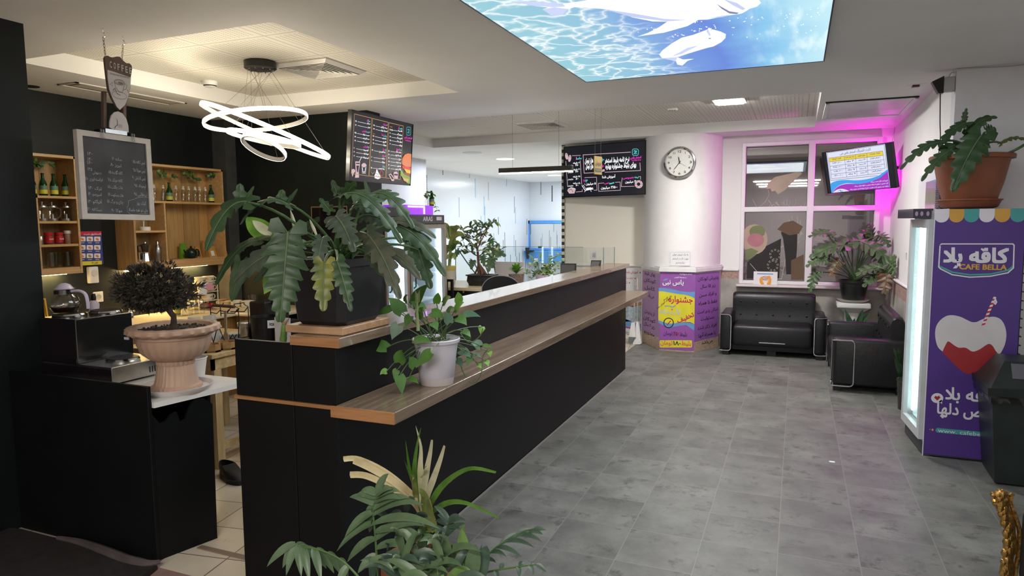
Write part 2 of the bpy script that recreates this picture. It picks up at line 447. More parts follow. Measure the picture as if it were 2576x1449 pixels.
WALNUT = wood('counter_walnut', (.13, .085, .052), (.25, .18, .125), 'y', .27, coat=.35)
PINE = wood('pine_table', (.42, .28, .12), (.66, .50, .27), 'x', .5)
PINEZ = wood('pine_leg', (.42, .28, .12), (.66, .50, .27), 'z', .5)
DARKWOOD = wood('rustic_front', (.16, .075, .02), (.34, .18, .055), 'z', .5, plank=('y', .13))
SOIL = M('soil', (.035, .022, .014), .95, var=.7, scale=60, bump=.6)
INK = M('black_ink', (.02, .02, .025), .6, var=.02)
WINK = M('white_ink', (.85, .84, .86), .6, var=.02)
PAPER = M('white_paper', (.83, .82, .84), .7, var=.02)
def EM(name, col, s=1.0): return M(name, (.01, .01, .01), .4, emit=col, es=s, var=0)

# floor: stone slabs in the hall, cream tiles behind the bar
FLOORM = grid_mat('stone_slab_floor', (.357, .357), (-.04, 4.835), (.080, .081, .074), (.205, .205, .188), (.20, .195, .18), .004, .5, bump=.25, nscale=3.6, speck=(8, .55, .67, (.062, .062, .057)))
CTILE = grid_mat('cream_floor_tile', (.3, .3), (.02, .03), (.62, .55, .43), (.70, .62, .50), (.14, .11, .09), .006, .3, bump=.05, rot=math.radians(-9))
PTILE = M('rosy_floor', (.30, .19, .17), .6, var=.2, scale=6)  # rosier tone for the near left area of floor
mb = MB()
mb.box(-1.9, -7, -.1, 3, 9.3, 0); mb.m = 1
mb.box(-9, 2.19, -.1, -1.9, 18, 0); mb.box(-1.9, 9.3, -.1, 3, 18, 0); mb.m = 2; mb.box(-9, -7, -.1, -1.9, 2.19, 0)
struct('floor', mb, [FLOORM, CTILE, PTILE])
mb = MB(); mb.box(-2.70, 2.395, 0, -1.95, 2.425, .006); struct('trim_1', mb, M('threshold_strip', (.22, .16, .12), .6))

# ceiling with two recessed panels of perforated tiles
ZC, ZR = 2.65, 2.77
REC = ((-4.66, 2.93, -2.57, 5.08), (-4.78, 6.33, .15, 8.62))
mb = MB()
xs = sorted({-9, 3, REC[0][0], REC[0][2], REC[1][0], REC[1][2]}); ys = sorted({-7, 18, REC[0][1], REC[0][3], REC[1][1], REC[1][3]})
for i in range(len(xs) - 1):
    for j in range(len(ys) - 1):
        mx_, my_ = (xs[i] + xs[i + 1]) / 2, (ys[j] + ys[j + 1]) / 2
        if any(a < mx_ < c and b < my_ < d for a, b, c, d in REC): continue
        mb.add([(xs[i], ys[j], ZC), (xs[i + 1], ys[j], ZC), (xs[i + 1], ys[j + 1], ZC), (xs[i], ys[j + 1], ZC)], [(3, 2, 1, 0)])
for a, b, c, d in REC:
    for p, q in (((a, b), (c, b)), ((c, b), (c, d)), ((c, d), (a, d)), ((a, d), (a, b))):
        mb.add([(*p, ZC), (*q, ZC), (*q, ZR), (*p, ZR)], [(0, 1, 2, 3)])
struct('ceiling', mb, WHITE)
def perforated(name, off):
    if name in MATS: return MATS[name]
    m, nt, b, N, L = nodes_of(name, .7)
    tc = N('TexCoord'); sp = N('SeparateXYZ'); L(tc.outputs['Object'], sp.inputs[0])
    def cell(ax, size, o):
        s = N('Math', operation='SUBTRACT'); s.inputs[1].default_value = o; L(sp.outputs[ax], s.inputs[0])
        d = N('Math', operation='DIVIDE'); d.inputs[1].default_value = size; L(s.outputs[0], d.inputs[0])
        f = N('Math', operation='FRACT'); L(d.outputs[0], f.inputs[0])
        a = N('Math', operation='SUBTRACT'); a.inputs[1].default_value = .5; L(f.outputs[0], a.inputs[0])
        q = N('Math', operation='ABSOLUTE'); L(a.outputs[0], q.inputs[0]); return q
    def cmp(n, op, v):
        g = N('Math', operation=op); g.inputs[1].default_value = v; L(n.outputs[0], g.inputs[0]); return g
    def two(a, c, op):
        g = N('Math', operation=op); L(a.outputs[0], g.inputs[0]); L(c.outputs[0], g.inputs[1]); return g
    hole = two(cmp(cell(0, .036, off[0]), 'LESS_THAN', .17), cmp(cell(1, .018, off[1]), 'LESS_THAN', .26), 'MULTIPLY')
    g1 = two(cmp(cell(0, .54, off[0]), 'GREATER_THAN', .5 - .011), cmp(cell(1, .54, off[1]), 'GREATER_THAN', .5 - .011), 'MAXIMUM')
    g2 = two(cmp(cell(0, .54, off[0]), 'GREATER_THAN', .5 - .075), cmp(cell(1, .54, off[1]), 'GREATER_THAN', .5 - .075), 'MAXIMUM')
    inv = N('Math', operation='SUBTRACT'); inv.inputs[0].default_value = 1; L(g2.outputs[0], inv.inputs[1])
    hm = two(hole, inv, 'MULTIPLY')
    m1 = N('MixRGB'); L(hm.outputs[0], m1.inputs[0]); m1.inputs[1].default_value = (.76, .73, .66, 1); m1.inputs[2].default_value = (.42, .39, .33, 1)
    m2 = N('MixRGB'); L(g1.outputs[0], m2.inputs[0]); L(m1.outputs[0], m2.inputs[1]); m2.inputs[2].default_value = (.50, .475, .42, 1)
    L(m2.outputs[0], b.inputs['Base Color'])
    return m
for k, (a, b, c, d) in enumerate(REC):
    mb = MB(); mb.add([(a, b, ZR), (c, b, ZR), (c, d, ZR), (a, d, ZR)], [(3, 2, 1, 0)])
    struct('ceiling_tiles', mb, perforated('perforated_tile_%d' % k, ((-3.116, 3.48), (-3.175, 7.15))[k]))

# walls
def wall(name, boxes, m):
    mb = MB()
    for q in boxes: mb.box(*q)
    return struct(name, mb, m)
wall('wall_left', [(-5.7, 2.43, 0, -5.53, 5.72, ZC)], BLACKW)
wall('wall_bar_back', [(-5.53, 5.5, 0, -3.75, 5.72, ZC)], BLACKW)
wall('wall_bar_pillar', [(-5.7, 1.2, 0, -3.77, 2.43, ZC)], BLACKW)
mb = MB(); mb.box(-5.53, 5.36, 0, -5.36, 5.5, ZC); struct('trim_2', mb, GREYP)
wall('wall_passage', [(-6.65, 5.72, 0, -5.8, 10.2, ZC)], M('grey_lilac_paint', (.55, .54, .58), .7, var=.03))
wall('wall_alcove', [(1.0, 5.75, 0, 3.0, 5.9, ZC)], M('cool_paint', (.78, .77, .81), .7, var=.03))
wall('wall_right_near', [(2.2, -7, 0, 2.3, 5.75, ZC)], WHITE)
wall('wall_rear', [(-6, -7, 0, 3, -6.9, ZC)], WHITE)
wall('wall_left_near', [(-6.1, -7, 0, -6, 1.2, ZC)], WHITE)
# right wall with its stone dado
STONE = M('dado_stone', (.42, .39, .36), .45, var=.22, scale=5)
PINKST = M('pink_granite', (.42, .28, .24), .4, var=.3, scale=40)
mb = MB(); mb.box(1.0, 5.9, 0, 1.15, 9.27, ZC); struct('wall_right', mb, WHITE)
mb = MB(); mb.box(.985, 5.9, 0, 1.0, 9.12, .80); mb.m = 1; mb.box(.985, 5.9, .80, 1.0, 9.12, .945); struct('wall_right_dado', mb, [STONE, PINKST])
mb = MB(); mb.box(.955, 5.9, .945, 1.0, 9.12, .975, .01); struct('trim_3', mb, M('rail_white', (.8, .79, .78), .4))
# far wall with the window opening
WX0, WX1, WZ0, WZ1, WY = -.665, .885, .80, 2.555, 9.12
mb = MB()
mb.box(-1.9, WY, 0, WX0, 9.27, ZC); mb.box(WX1, WY, 0, 1.0, 9.27, ZC); mb.box(WX0, WY, 0, WX1, 9.27, WZ0); mb.box(WX0, WY, WZ1, WX1, 9.27, ZC)
struct('wall_far', mb, WHITE)
mb = MB(); mb.box(-.9, WY - .02, 0, 1.0, WY, WZ0); mb.box(-.9, WY - .02, WZ0, WX0, WY, .86); mb.m = 1
mb.box(-.9, WY - .02, .86, WX0, WY, .955); struct('wall_far_dado', mb, [STONE, PINKST])
mb = MB(); mb.box(-.9, WY - .04, .955, WX0 - .005, WY, .985, .01); struct('trim_4', mb, MATS['rail_white'])
mb = MB(); mb.box(-3.0, 9.15, 0, -1.8, 9.27, ZC); struct('wall_screen', mb, CREAM)
mb = MB(); mb.box(-3.0, 9.115, .985, -1.85, 9.15, 1.015, .01); struct('trim_5', mb, MATS['rail_white'])
# black and cream mosaic strip on the corner of the screen wall
chk, nt, b, N, L = nodes_of('chequer_strip', .4)
tc = N('TexCoord'); ck = N('TexChecker', Scale=22.0); ck.inputs['Color1'].default_value = (.02, .02, .025, 1); ck.inputs['Color2'].default_value = (.75, .70, .6, 1)
L(tc.outputs['Object'], ck.inputs['Vector']); L(ck.outputs[0], b.inputs['Base Color'])
mb = MB(); mb.box(-3.045, 9.13, 0, -2.995, 9.27, ZC); struct('trim_6', mb, chk)
# round column: plain above, faceted stone below
mb = MB(); fr = Fr((0, 0, 0), (1, 0, 0), (0, 1, 0))
pts = [(-1.385 + .485 * math.cos(a), 9.12 + .62 * math.sin(a)) for a in [PI + PI * k / 28 for k in range(29)]]
mb.prism(fr, pts, 1.02, ZC)
mb.sm = [True] * len(mb.f)
struct('wall_column', mb, M('column_paint', (.86, .84, .83), .7, var=.02))
mb = MB(); FAC = [(-1.88, 9.12), (-1.865, 8.98), (-1.545, 8.46), (-1.125, 8.455), (-.895, 8.97), (-.885, 9.12)]
mb.prism(fr, FAC, .16, .98); mb.m = 1
mb.prism(fr, [(x + (x + 1.385) * .01, y - .004) for x, y in FAC], 0, .16)
struct('wall_column_base', mb, [M('column_stone', (.66, .62, .60), .5, var=.08), M('beige_granite', (.50, .36, .27), .4, var=.25, scale=45)])
mb = MB(); mb.prism(fr, [(-1.385 + (x + 1.385) * 1.05, 9.12 + (y - 9.12) * 1.045) for x, y in FAC], .98, 1.02); mb.prism(fr, [(-1.385 + (x + 1.385) * 1.02, 9.12 + (y - 9.12) * 1.02) for x, y in FAC], 1.02, 1.04)
struct('trim_7', mb, MATS['rail_white'])

# changing hall: white mosaic walls with random coloured dashes
def mosaic(name, ax):
    m, nt, b, N, L = nodes_of(name, .16, spec=.6)
    tc = N('TexCoord'); sp = N('SeparateXYZ'); L(tc.outputs['Object'], sp.inputs[0])
    def md(op, a, v=None, c=None):
        g = N('Math', operation=op)
        if hasattr(a, 'outputs'): L(a.outputs[0], g.inputs[0])
        else: L(a, g.inputs[0])
        if c is not None: L(c.outputs[0], g.inputs[1])
        elif v is not None: g.inputs[1].default_value = v
        return g
    u = md('DIVIDE', sp.outputs[ax], .035); fu = md('FLOOR', u)
    w1 = N('TexWhiteNoise', noise_dimensions='1D'); L(fu.outputs[0], w1.inputs['W'])
    sc_ = md('MULTIPLY', w1.outputs['Value'], 5.0)
    v = md('DIVIDE', sp.outputs[2], .42); vv = md('ADD', v, c=sc_); fv = md('FLOOR', vv)
    cb = N('CombineXYZ'); L(fu.outputs[0], cb.inputs[0]); L(fv.outputs[0], cb.inputs[1])
    w2 = N('TexWhiteNoise', noise_dimensions='2D'); L(cb.outputs[0], w2.inputs['Vector'])
    pick = md('GREATER_THAN', w2.outputs['Value'], .965)
    r = N('ValToRGB'); ramp(r, [(0, (.03, .05, .09)), (.3, (.25, .33, .42)), (.6, (.05, .06, .08)), (.8, (.15, .38, .6))], 'CONSTANT'); 
    sepc = N('SeparateXYZ'); L(w2.outputs['Color'], sepc.inputs[0]); L(sepc.outputs[1], r.inputs['Fac'])
    mx = N('MixRGB'); L(pick.outputs[0], mx.inputs[0]); mx.inputs[1].default_value = (.74, .77, .80, 1); L(r.outputs[0], mx.inputs[2])
    fz = md('FRACT', md('DIVIDE', sp.outputs[2], .035)); fx = md('FRACT', u)
    g = md('MAXIMUM', md('LESS_THAN', fz, .1), c=md('LESS_THAN', fx, .1))
    m2 = N('MixRGB'); L(g.outputs[0], m2.inputs[0]); L(mx.outputs[0], m2.inputs[1]); m2.inputs[2].default_value = (.70, .72, .75, 1)
    L(m2.outputs[0], b.inputs['Base Color'])
    bp = N('Bump'); bp.inputs['Strength'].default_value = .25; bp.inputs['Distance'].default_value = .002; bp.invert = True
    L(g.outputs[0], bp.inputs['Height']); L(bp.outputs[0], b.inputs['Normal'])
    return m
mb = MB(); mb.box(-6.8, 10.2, 0, -6.65, 17.2, ZC); struct('wall_hall_left', mb, mosaic('mosaic_left', 1))
mb = MB(); mb.box(-6.8, 17.2, 0, -2.85, 17.35, ZC); struct('wall_hall_end', mb, mosaic('mosaic_end', 0))
mb = MB(); mb.box(-3.0, 9.27, 0, -2.85, 17.2, ZC); struct('wall_hall_right', mb, WHITE)

# room seen through the window
wall('wall_back_room', [(-1.6, 12.6, 0, 2.2, 12.7, ZC), (-1.7, 9.27, 0, -1.6, 12.7, ZC), (2.2, 9.27, 0, 2.3, 12.7, ZC)], M('back_room_paint', (.30, .28, .33), .8, var=.1, scale=2))

# window: white frame, four panes
wf = MB()
def fbar(x0, z0, x1, z1, y0=9.05, y1=9.2, b=.008): wf.box(x0, y0, z0, x1, y1, z1, b)
MX = .135
fbar(WX0, WZ0, WX0 + .05, WZ1); fbar(WX1 - .06, WZ0, WX1, WZ1); fbar(WX0, WZ0, WX1, WZ0 + .045, 9.053); fbar(WX0, WZ1 - .05, WX1, WZ1, 9.053)
fbar(MX - .038, WZ0, MX + .038, WZ1); fbar(WX0, 1.70, WX1, 1.765, 9.053)
win = struct('window_1', wf, M('window_frame_white', (.80, .79, .80), .35, var=.02))
for x0, x1, z0, z1 in ((WX0 + .05, MX - .038, 1.765, WZ1 - .05), (MX + .038, WX1 - .06, 1.765, WZ1 - .05), (WX0 + .05, MX - .038, WZ0 + .045, 1.70), (MX + .038, WX1 - .06, WZ0 + .045, 1.70)):
    mb = MB(); mb.add([(x0, 9.14, z0), (x1, 9.14, z0), (x1, 9.14, z1), (x0, 9.14, z1)], [(0, 1, 2, 3)])
    mb.build('pane', glass('window_glass', (.62, .60, .64), .22), win)
    mb = MB(); fr = Fr((x0, 9.13, z0), (1, 0, 0), (0, 0, 1)); W_, H_ = x1 - x0, z1 - z0
    mb.line(fr, [(0, 0), (W_, 0), (W_, H_), (0, H_)], .008, 0, True); mb.build('gasket', INK, win)
mb = MB(); mb.box(WX0 - .03, 8.99, WZ0 - .03, 1.0, 9.12, WZ0, .006); struct('trim_8', mb, M('sill_marble', (.72, .66, .66), .35, var=.06))
# chalk drawings and stickers on the panes
fr = Fr((0, 9.128, 0), (1, 0, 0), (0, 0, 1)); CHALK = M('chalk_line', (.50, .47, .40), .9, var=.1); d1 = MB()
def wp(px, py): p = at(px, py, y=9.128); return (p.x, p.z)
def wl(pts, wd=.006, closed=False, mbx=d1): mbx.line(fr, [wp(*p) for p in pts], wd, 0, closed)
def circ(cx, cy_, r, n=18, ry=None): return [(cx + r * math.cos(2 * PI * k / n), cy_ + (ry or r) * math.sin(2 * PI * k / n)) for k in range(n)]
wl([(1887, 663), (1972, 618), (1980, 614), (1976, 652), (1966, 702), (1905, 684)], .006, True)
for c in ((1950, 641, 14), (1944, 668, 14), (1950, 641, 11), (1944, 668, 11)): wl(circ(*c), .005, True)
for k in range(26):
    x, y = 1920 + 50 * rnd.random(), 630 + 60 * rnd.random(); wl([(x, y), (x + rnd.uniform(-5, 5), y + rnd.uniform(-5, 5))], .004)
for k in range(5): wl([(1985 + 7 * k, 540 + rnd.uniform(0, 20)), (1990 + 6 * k, 575 + rnd.uniform(-6, 10)), (1996 + 6 * k, 590)], .004)
for k in range(14): wl([(1925 + 8 * k + rnd.uniform(-4, 4), 515 + rnd.uniform(-14, 14)), (1930 + 8 * k, 522 + rnd.uniform(-14, 8)), (1938 + 7 * k, 510 + rnd.uniform(-10, 14))], .003)
wl([(1893, 500), (1905, 525), (1925, 508), (1935, 490), (1932, 478)], .003)
for k in range(4): wl(circ(2065, 592, 22 - 4 * k, 20, 14 - 3 * k), .003, True)
wl([(2018, 585), (2000, 612), (2012, 606), (2000, 620)], .004)
d1.build('chalk_drawing', CHALK, win)
d2 = MB(); cols = [M('sticker_bun', (.42, .33, .24), .7), M('sticker_pink', (.40, .17, .20), .7), M('sticker_green', (.16, .20, .09), .7), M('sticker_skin', (.45, .36, .28), .7), M('sticker_dark', (.02, .018, .018), .7), M('sticker_wood', (.13, .08, .05), .7)]
def blob(pts, k, d): d2.m = k; d2.prism(fr, [wp(*p) for p in pts], d)
blob(circ(1898, 602, 33, 20, 38), 0, .0005); blob(circ(1905, 583, 20, 14, 16), 2, .001); blob(circ(1901, 604, 21, 20, 17), 1, .0015); blob([(1876, 628), (1890, 624), (1908, 632), (1890, 650), (1876, 655)], 2, .001)
blob([(1932, 460), (1950, 445), (1985, 442), (1996, 455), (1975, 478), (1957, 489), (1950, 480), (1941, 482), (1938, 474), (1928, 476)], 3, .001); blob([(1950, 445), (2010, 432), (2018, 436), (1990, 462)], 3, .0012)
blob([(1964, 584), (2006, 582), (2005, 626), (1999, 690), (1978, 690), (1975, 640), (1970, 600)], 4, .0004)
blob([(1955, 577), (1972, 560), (1995, 555), (2020, 570), (2010, 588), (1985, 592)], 5, .0008); blob([(1990, 655), (2022, 640), (2022, 704), (1990, 704)], 5, .0009)
blob([(1880, 660), (1925, 620), (1965, 600), (1960, 700), (1878, 700)], 4, .0002)
d2.build('sticker_or_glint', cols, win)
# small window in the right wall behind the speaker
mb = MB(); mb.box(.97, 6.02, 1.15, 1.0, 6.95, 1.97); w2 = struct('window_2', mb, MATS['window_frame_white'])
mb = MB(); mb.box(.965, 6.1, 1.2, .97, 6.55, 1.9); mb.build('pane', M('dull_pane', (.32, .30, .24), .1), w2)
# ---------------------------------------------------------------- reception counter
EDGE = wood('orange_end_wood', (.26, .115, .045), (.42, .21, .09), 'x', .35)  # more orange wood tone for the near end faces
t = thing('reception_counter', 'long black reception counter with brown wooden ledge and top running along the hall', 'counter', (-1.78, 4.6, 0))
mb = MB(); mb.box(-1.87, 2.205, .012, -1.67, 7.17, 1.108); mb.build('front_panel', BLACKB, t)
mb = MB(); mb.box(-2.185, 2.185, .0, -1.883, 2.21, 1.116, .003); mb.box(-1.881, 2.187, 0, -1.668, 2.21, 1.108, .002); mb.build('end_panel', BLACKB, t)
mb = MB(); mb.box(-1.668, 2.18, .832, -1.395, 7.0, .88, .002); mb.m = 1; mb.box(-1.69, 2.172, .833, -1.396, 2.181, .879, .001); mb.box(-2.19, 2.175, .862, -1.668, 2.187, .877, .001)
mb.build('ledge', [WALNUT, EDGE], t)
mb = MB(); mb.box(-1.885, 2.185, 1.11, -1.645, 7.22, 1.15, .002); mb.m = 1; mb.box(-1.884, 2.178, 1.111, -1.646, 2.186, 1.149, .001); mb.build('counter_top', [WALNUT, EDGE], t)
mb = MB(); mb.box(-2.18, 2.24, 0, -1.9, 2.26, 1.09); mb.build('end_board', BLACKB, t)
mb = MB(); mb.box(-2.35, 2.75, .76, -1.872, 7.1, .79); mb.build('staff_worktop', BLACKB, t)
mb = MB(); mb.box(-1.666, 2.25, 0, -1.662, 7.1, .012); mb.build('floor_seal', M('seal_grey', (.3, .29, .27), .6), t)

# black bar unit at the left with a white top
t = thing('bar_unit', 'black panelled bar unit with a white laminate top beside the left pillar', 'counter', (-3.2, 2.45, 0))
mb = MB(); mb.box(-3.765, 2.223, 0, -2.765, 2.243, .849, .002); mb.build('front_panel', BLACKB, t)
fr = Fr((-2.79, 2.235, 0), (.27, .963, 0), (0, 0, 1))
wav = [(0, 0), (.30, 0), (.31, .70), (.27, .735), (.22, .74), (.19, .70), (.17, .655), (.145, .645), (.13, .70), (.10, .69), (.075, .665), (.05, .66), (.03, .69), (0, .735)]
mb = MB(); mb.prism(fr, wav, 0, .016); mb.build('side_panel', BLACKB, t)
mb = MB(); mb.prism(Fr((0, 0, 0), (1, 0, 0), (0, 1, 0)), [(-3.765, 2.245), (-2.752, 2.245), (-2.675, 2.70), (-2.688, 2.785), (-3.765, 2.785)], .745, .77); mb.build('worktop', M('white_laminate', (.74, .72, .70), .3), t)
mb = MB(); mb.box(-3.75, 2.74, 0, -2.95, 2.76, .745); mb.build('back_panel', BLACKB, t)

# rug in the near left corner
fr = Fr((0, 0, 0), (1, 0, 0), (0, 1, 0)); mb = MB()
edge = [at(x, y, z=.02) for x, y in ((0, 1312), (60, 1330), (145, 1352), (230, 1372), (300, 1398), (360, 1412), (405, 1418))]
pts = [(p.x, p.y - .02) for p in edge if p.x > -3.74] + [(-2.62, 1.9), (-2.75, .8), (-3.75, .8), (-3.75, 2.16)]
mb.prism(fr, pts, .001, .03)
mb.m = 1
fold = smoothpath([at(x, y, z=.035) for x, y in ((145, 1353), (200, 1364), (260, 1385), (320, 1408), (370, 1418), (403, 1413))], 4)
mb.tube(fold, [.010 + .014 * math.sin(PI * i / (len(fold) - 1)) for i in range(len(fold))], 8)
tag(mb.build('rug', [M('dark_rug', (.018, .014, .014), .9, var=.3, scale=25), M('rug_hem', (.07, .055, .055), .9, var=.3)]), 'dark soft rug with a grey curled hem in front of the left bar unit', 'rug')

# ---------------------------------------------------------------- pendant with four rings
WARM = EM('ring_led', (1.0, .88, .66), 54.0)
RINGW = M('ring_frame_white', (.75, .73, .70), .4)
t = thing('pendant_lamp', 'ring pendant lamp of four tilted glowing hoops under the tiled recess', 'pendant lamp', (-3.63, 4.0, 2.77))
mb = MB(); mb.lathe([(.105, -.055), (.112, -.05), (.112, -.004), (.105, 0)], 32, (-3.63, 4.0, 2.77)); mb.m = 1
for k in range(10): a = 2 * PI * k / 10; mb.cyl((-3.63 + .085 * math.cos(a), 4.0 + .085 * math.sin(a), 2.715), .004, -.012, 0, 8)
mb.build('canopy', [PLASTB, CHROME], t)
def ring(px, py, y, r, tilt, ratio, thick=.028):
    c = at(px, py, y=y); vd = (c - V((0, 0, CAMZ))).normalized(); rt = vd.cross(V((0, 0, 1))).normalized(); up = rt.cross(vd)
    e1 = rt * math.cos(tilt) + up * math.sin(tilt); q = -rt * math.sin(tilt) + up * math.cos(tilt)
    a = math.asin(ratio); e2 = vd * math.cos(a) - q * math.sin(a); n = e1.cross(e2).normalized()
    def loop(rad, h): return [c + (e1 * math.cos(2 * PI * k / 72) + e2 * math.sin(2 * PI * k / 72)) * rad + n * h for k in range(72)]
    def band(mbx, A, B):
        N = len(A); mbx.add(A + B, [(k, (k + 1) % N, N + (k + 1) % N, N + k) for k in range(N)], True)
    fm = MB(); o0, o1, i0, i1 = loop(r, -thick / 2), loop(r, thick / 2), loop(r - .011, -thick / 2), loop(r - .011, thick / 2)
    band(fm, i1, i0); band(fm, o0, i0); band(fm, i1, o1); ro = fm.build('ring', RINGW, t)
    em = MB(); band(em, loop(r + .001, -thick / 2), loop(r + .004, 0)); band(em, loop(r + .004, 0), loop(r + .001, thick / 2)); em.build('led_strip', WARM, ro)
    return loop(r - .005, 0)
loops = [ring(672, 331, 4.0, .47, -.389, .075), ring(645, 302, 4.02, .365, .115, .21), ring(665, 349, 3.98, .255, -.19, .10), ring(664, 371, 3.95, .162, -.44, .36)]
for k, (lp, ids) in enumerate(zip(loops, ((0, 24, 48), (6, 36, 56), (2, 26, 50), (8, 40)))):
    for j, i in enumerate(ids):
        a = 2 * PI * (k * 3 + j) / 11; mb = MB(); mb.tube([(-3.63 + .085 * math.cos(a), 4.0 + .085 * math.sin(a), 2.712), lp[i]], .0012, 4); mb.build('suspension_wire', M('wire_grey', (.25, .24, .22), .5), t)

# ---------------------------------------------------------------- ceiling fittings
DARKV = M('vent_dark', (.012, .012, .012), .8)
VENTW = M('vent_white', (.74, .72, .68), .4)
def vent(loc, s, label):
    t = thing('ceiling_vent', label, 'vent', loc, 'square ceiling vents')
    x, y, z = loc
    mb = MB(); mb.box(x - s * .8, y - s * .8, z - .006, x + s * .8, y + s * .8, z - .003); mb.build('backing', DARKV, t)
    mb = MB()
    def fr4(a, b, za, zb):
        A = [(x - a, y - a, za), (x + a, y - a, za), (x + a, y + a, za), (x - a, y + a, za)]; B = [(x - b, y - b, zb), (x + b, y - b, zb), (x + b, y + b, zb), (x - b, y + b, zb)]
        mb.add(A + B, [(i, (i + 1) % 4, 4 + (i + 1) % 4, 4 + i) for i in range(4)])
    fr4(s, s * .86, z - .008, z - .030); fr4(s, s, z - .008, z); mb.build('frame', VENTW, t)
    mb = MB()
    for k in range(6):
        a = s * (.84 - .135 * k); fr4(a, a - s * .10, z - .034, z - .008); fr4(a + s * .012, a, z - .034, z - .036)
    fr4(s * .04, .001, z - .02, z - .02)
    mb.build('louvre', VENTW, t)
vent((-3.36, 4.33, ZR), .245, 'square ceiling vent next to the black lamp canopy')
p = at(1362, 311, z=ZR); vent((p.x, p.y, ZR), .26, 'square ceiling vent above the linear hanging lamp')
t = thing('smoke_detector', 'white round smoke detector on the tiles above the bar', 'smoke detector', (-4.5, 4.37, ZR))
mb = MB(); mb.lathe([(.03, -.05), (.045, -.045), (.055, -.028), (.06, -.02), (.06, 0)], 24, t.location); mb.build('body', PLASTW, t)
mb = MB(); mb.lathe([(.047, -.042), (.052, -.034)], 24, t.location, caps=False); mb.build('sensor_slot', DARKV, t)
t = thing('slot_light', 'long recessed slot light fitting in the ceiling above the shelves', 'light fitting', (-5.03, 4.0, ZC))
q = [at(x, y, z=ZC - .004) for x, y in ((144.6, 213.5), (188.9, 208.2), (441, 258.2), (404.7, 261.3))]
fr = Fr((0, 0, ZC - .004), (1, 0, 0), (0, 1, 0)); mb = MB()
x0, x1, y0, y1 = -5.14, -4.93, 3.53, 4.52
for a in ((x0, y0, x1, y0 + .02), (x0, y1 - .02, x1, y1), (x0, y0, x0 + .02, y1), (x1 - .02, y0, x1, y1)): mb.box(a[0], a[1], ZC - .008, a[2], a[3], ZC)
mb.build('frame', VENTW, t)
mb = MB(); mb.box(x0 + .02, y0 + .02, ZC - .002, x1 - .02, y1 - .02, ZC - .001); mb.build('recess', M('slot_shade', (.22, .20, .16), .6), t)
mb = MB(); mb.box(x0 + .07, y0 + .06, ZC - .006, x1 - .03, y1 - .05, ZC - .002); mb.build('diffuser', M('slot_diffuser', (.75, .72, .65), .4), t)
mb = MB(); mb.lathe([(.05, -.006), (.055, -.004), (.055, 0)], 20, (-5.39, 3.5, ZC)); tag(mb.build('downlight', DARKV), 'small black round downlight at the left end of the black wall', 'downlight')
# lit square lamp in the far recess
p = at(1835, 256, z=ZR - .03)
t = thing('square_downlight', 'bright square ceiling lamp in the far tiled recess', 'ceiling lamp', (p.x, p.y, ZR))
mb = MB(); mb.box(p.x - .15, p.y - .15, ZR - .03, p.x + .15, p.y + .15, ZR, .004); mb.build('frame', VENTW, t)
mb = MB(); mb.box(p.x - .12, p.y - .135, ZR - .037, p.x + .12, p.y + .135, ZR - .031); mb.build('diffuser', EM('cool_lamp', (1, .97, .93), 340), t)
# unlit ceiling panel near the right wall
t = thing('ceiling_panel', 'fogged access panel in the ceiling above the wall television', 'ceiling panel', (.57, 7.4, ZC))
mb = MB()
for a in ((.2, 6.87, .93, 6.9), (.2, 7.9, .93, 7.94), (.2, 6.87, .235, 7.94), (.895, 6.87, .93, 7.94)): mb.box(a[0], a[1], ZC - .018, a[2], a[3], ZC, .003)
mb.build('frame', WHITE, t)
mb = MB(); mb.box(.235, 6.9, ZC - .01, .895, 7.9, ZC - .004); mb.build('cover', M('fogged_cover', (.62, .60, .62), .25, var=.12, scale=4), t)
mb = MB(); mb.box(.2, 6.862, ZC - .012, .93, 6.868, ZC); mb.build('shadow_gap', DARKV, t)
mb = MB(); mb.box(.80, 6.28, ZC - .02, .85, 6.33, ZC - .003, .002); mb.m = 1; mb.box(.77, 6.25, ZC - .003, .9, 6.36, ZC)
tag(mb.build('alarm_sensor', [M('sensor_red', (.10, .02, .02), .3), WHITE]), 'tiny dark red sensor set in the ceiling by the right wall', 'sensor')
# white emergency fitting
p = at(1692, 273, z=ZR)
mb = MB(); mb.box(p.x - .05, p.y - .03, ZR - .02, p.x + .05, p.y + .03, ZR, .004); mb.m = 1
for k in range(3): mb.cyl((p.x - .025 + .025 * k, p.y - .02, ZR - .021), .006, -.004, 0, 8)
tag(mb.build('ceiling_socket', [VENTW, DARKV]), 'small white ceiling socket with three dark holes left of the square lamp', 'socket')

# ---------------------------------------------------------------- backlit aquarium panel
lm, nt, b, N, L = nodes_of('sea_print', .3)
nt.nodes.remove(b); out = nt.nodes['Material Output']; em = N('Emission')
tc = N('TexCoord'); sp = N('SeparateXYZ'); L(tc.outputs['Object'], sp.inputs[0])
mr = N('MapRange'); mr.inputs['From Min'].default_value = -.795; mr.inputs['From Max'].default_value = .802; L(sp.outputs[0], mr.inputs['Value'])
nz = N('TexNoise', Scale=2.2, Detail=4.0); L(tc.outputs['Object'], nz.inputs['Vector'])
ad = N('Math', operation='MULTIPLY_ADD'); ad.inputs[1].default_value = .22; L(nz.outputs['Fac'], ad.inputs[0]); L(mr.outputs[0], ad.inputs[2])
sb = N('Math', operation='SUBTRACT'); sb.inputs[1].default_value = .11; L(ad.outputs[0], sb.inputs[0])
r1 = N('ValToRGB'); ramp(r1, [(0, (.33, .62, .70)), (.28, (.30, .55, .72)), (.45, (.22, .38, .74)), (.62, (.16, .27, .72)), (.80, (.27, .58, .85)), (1, (.55, .83, .92))]); L(sb.outputs[0], r1.inputs['Fac'])
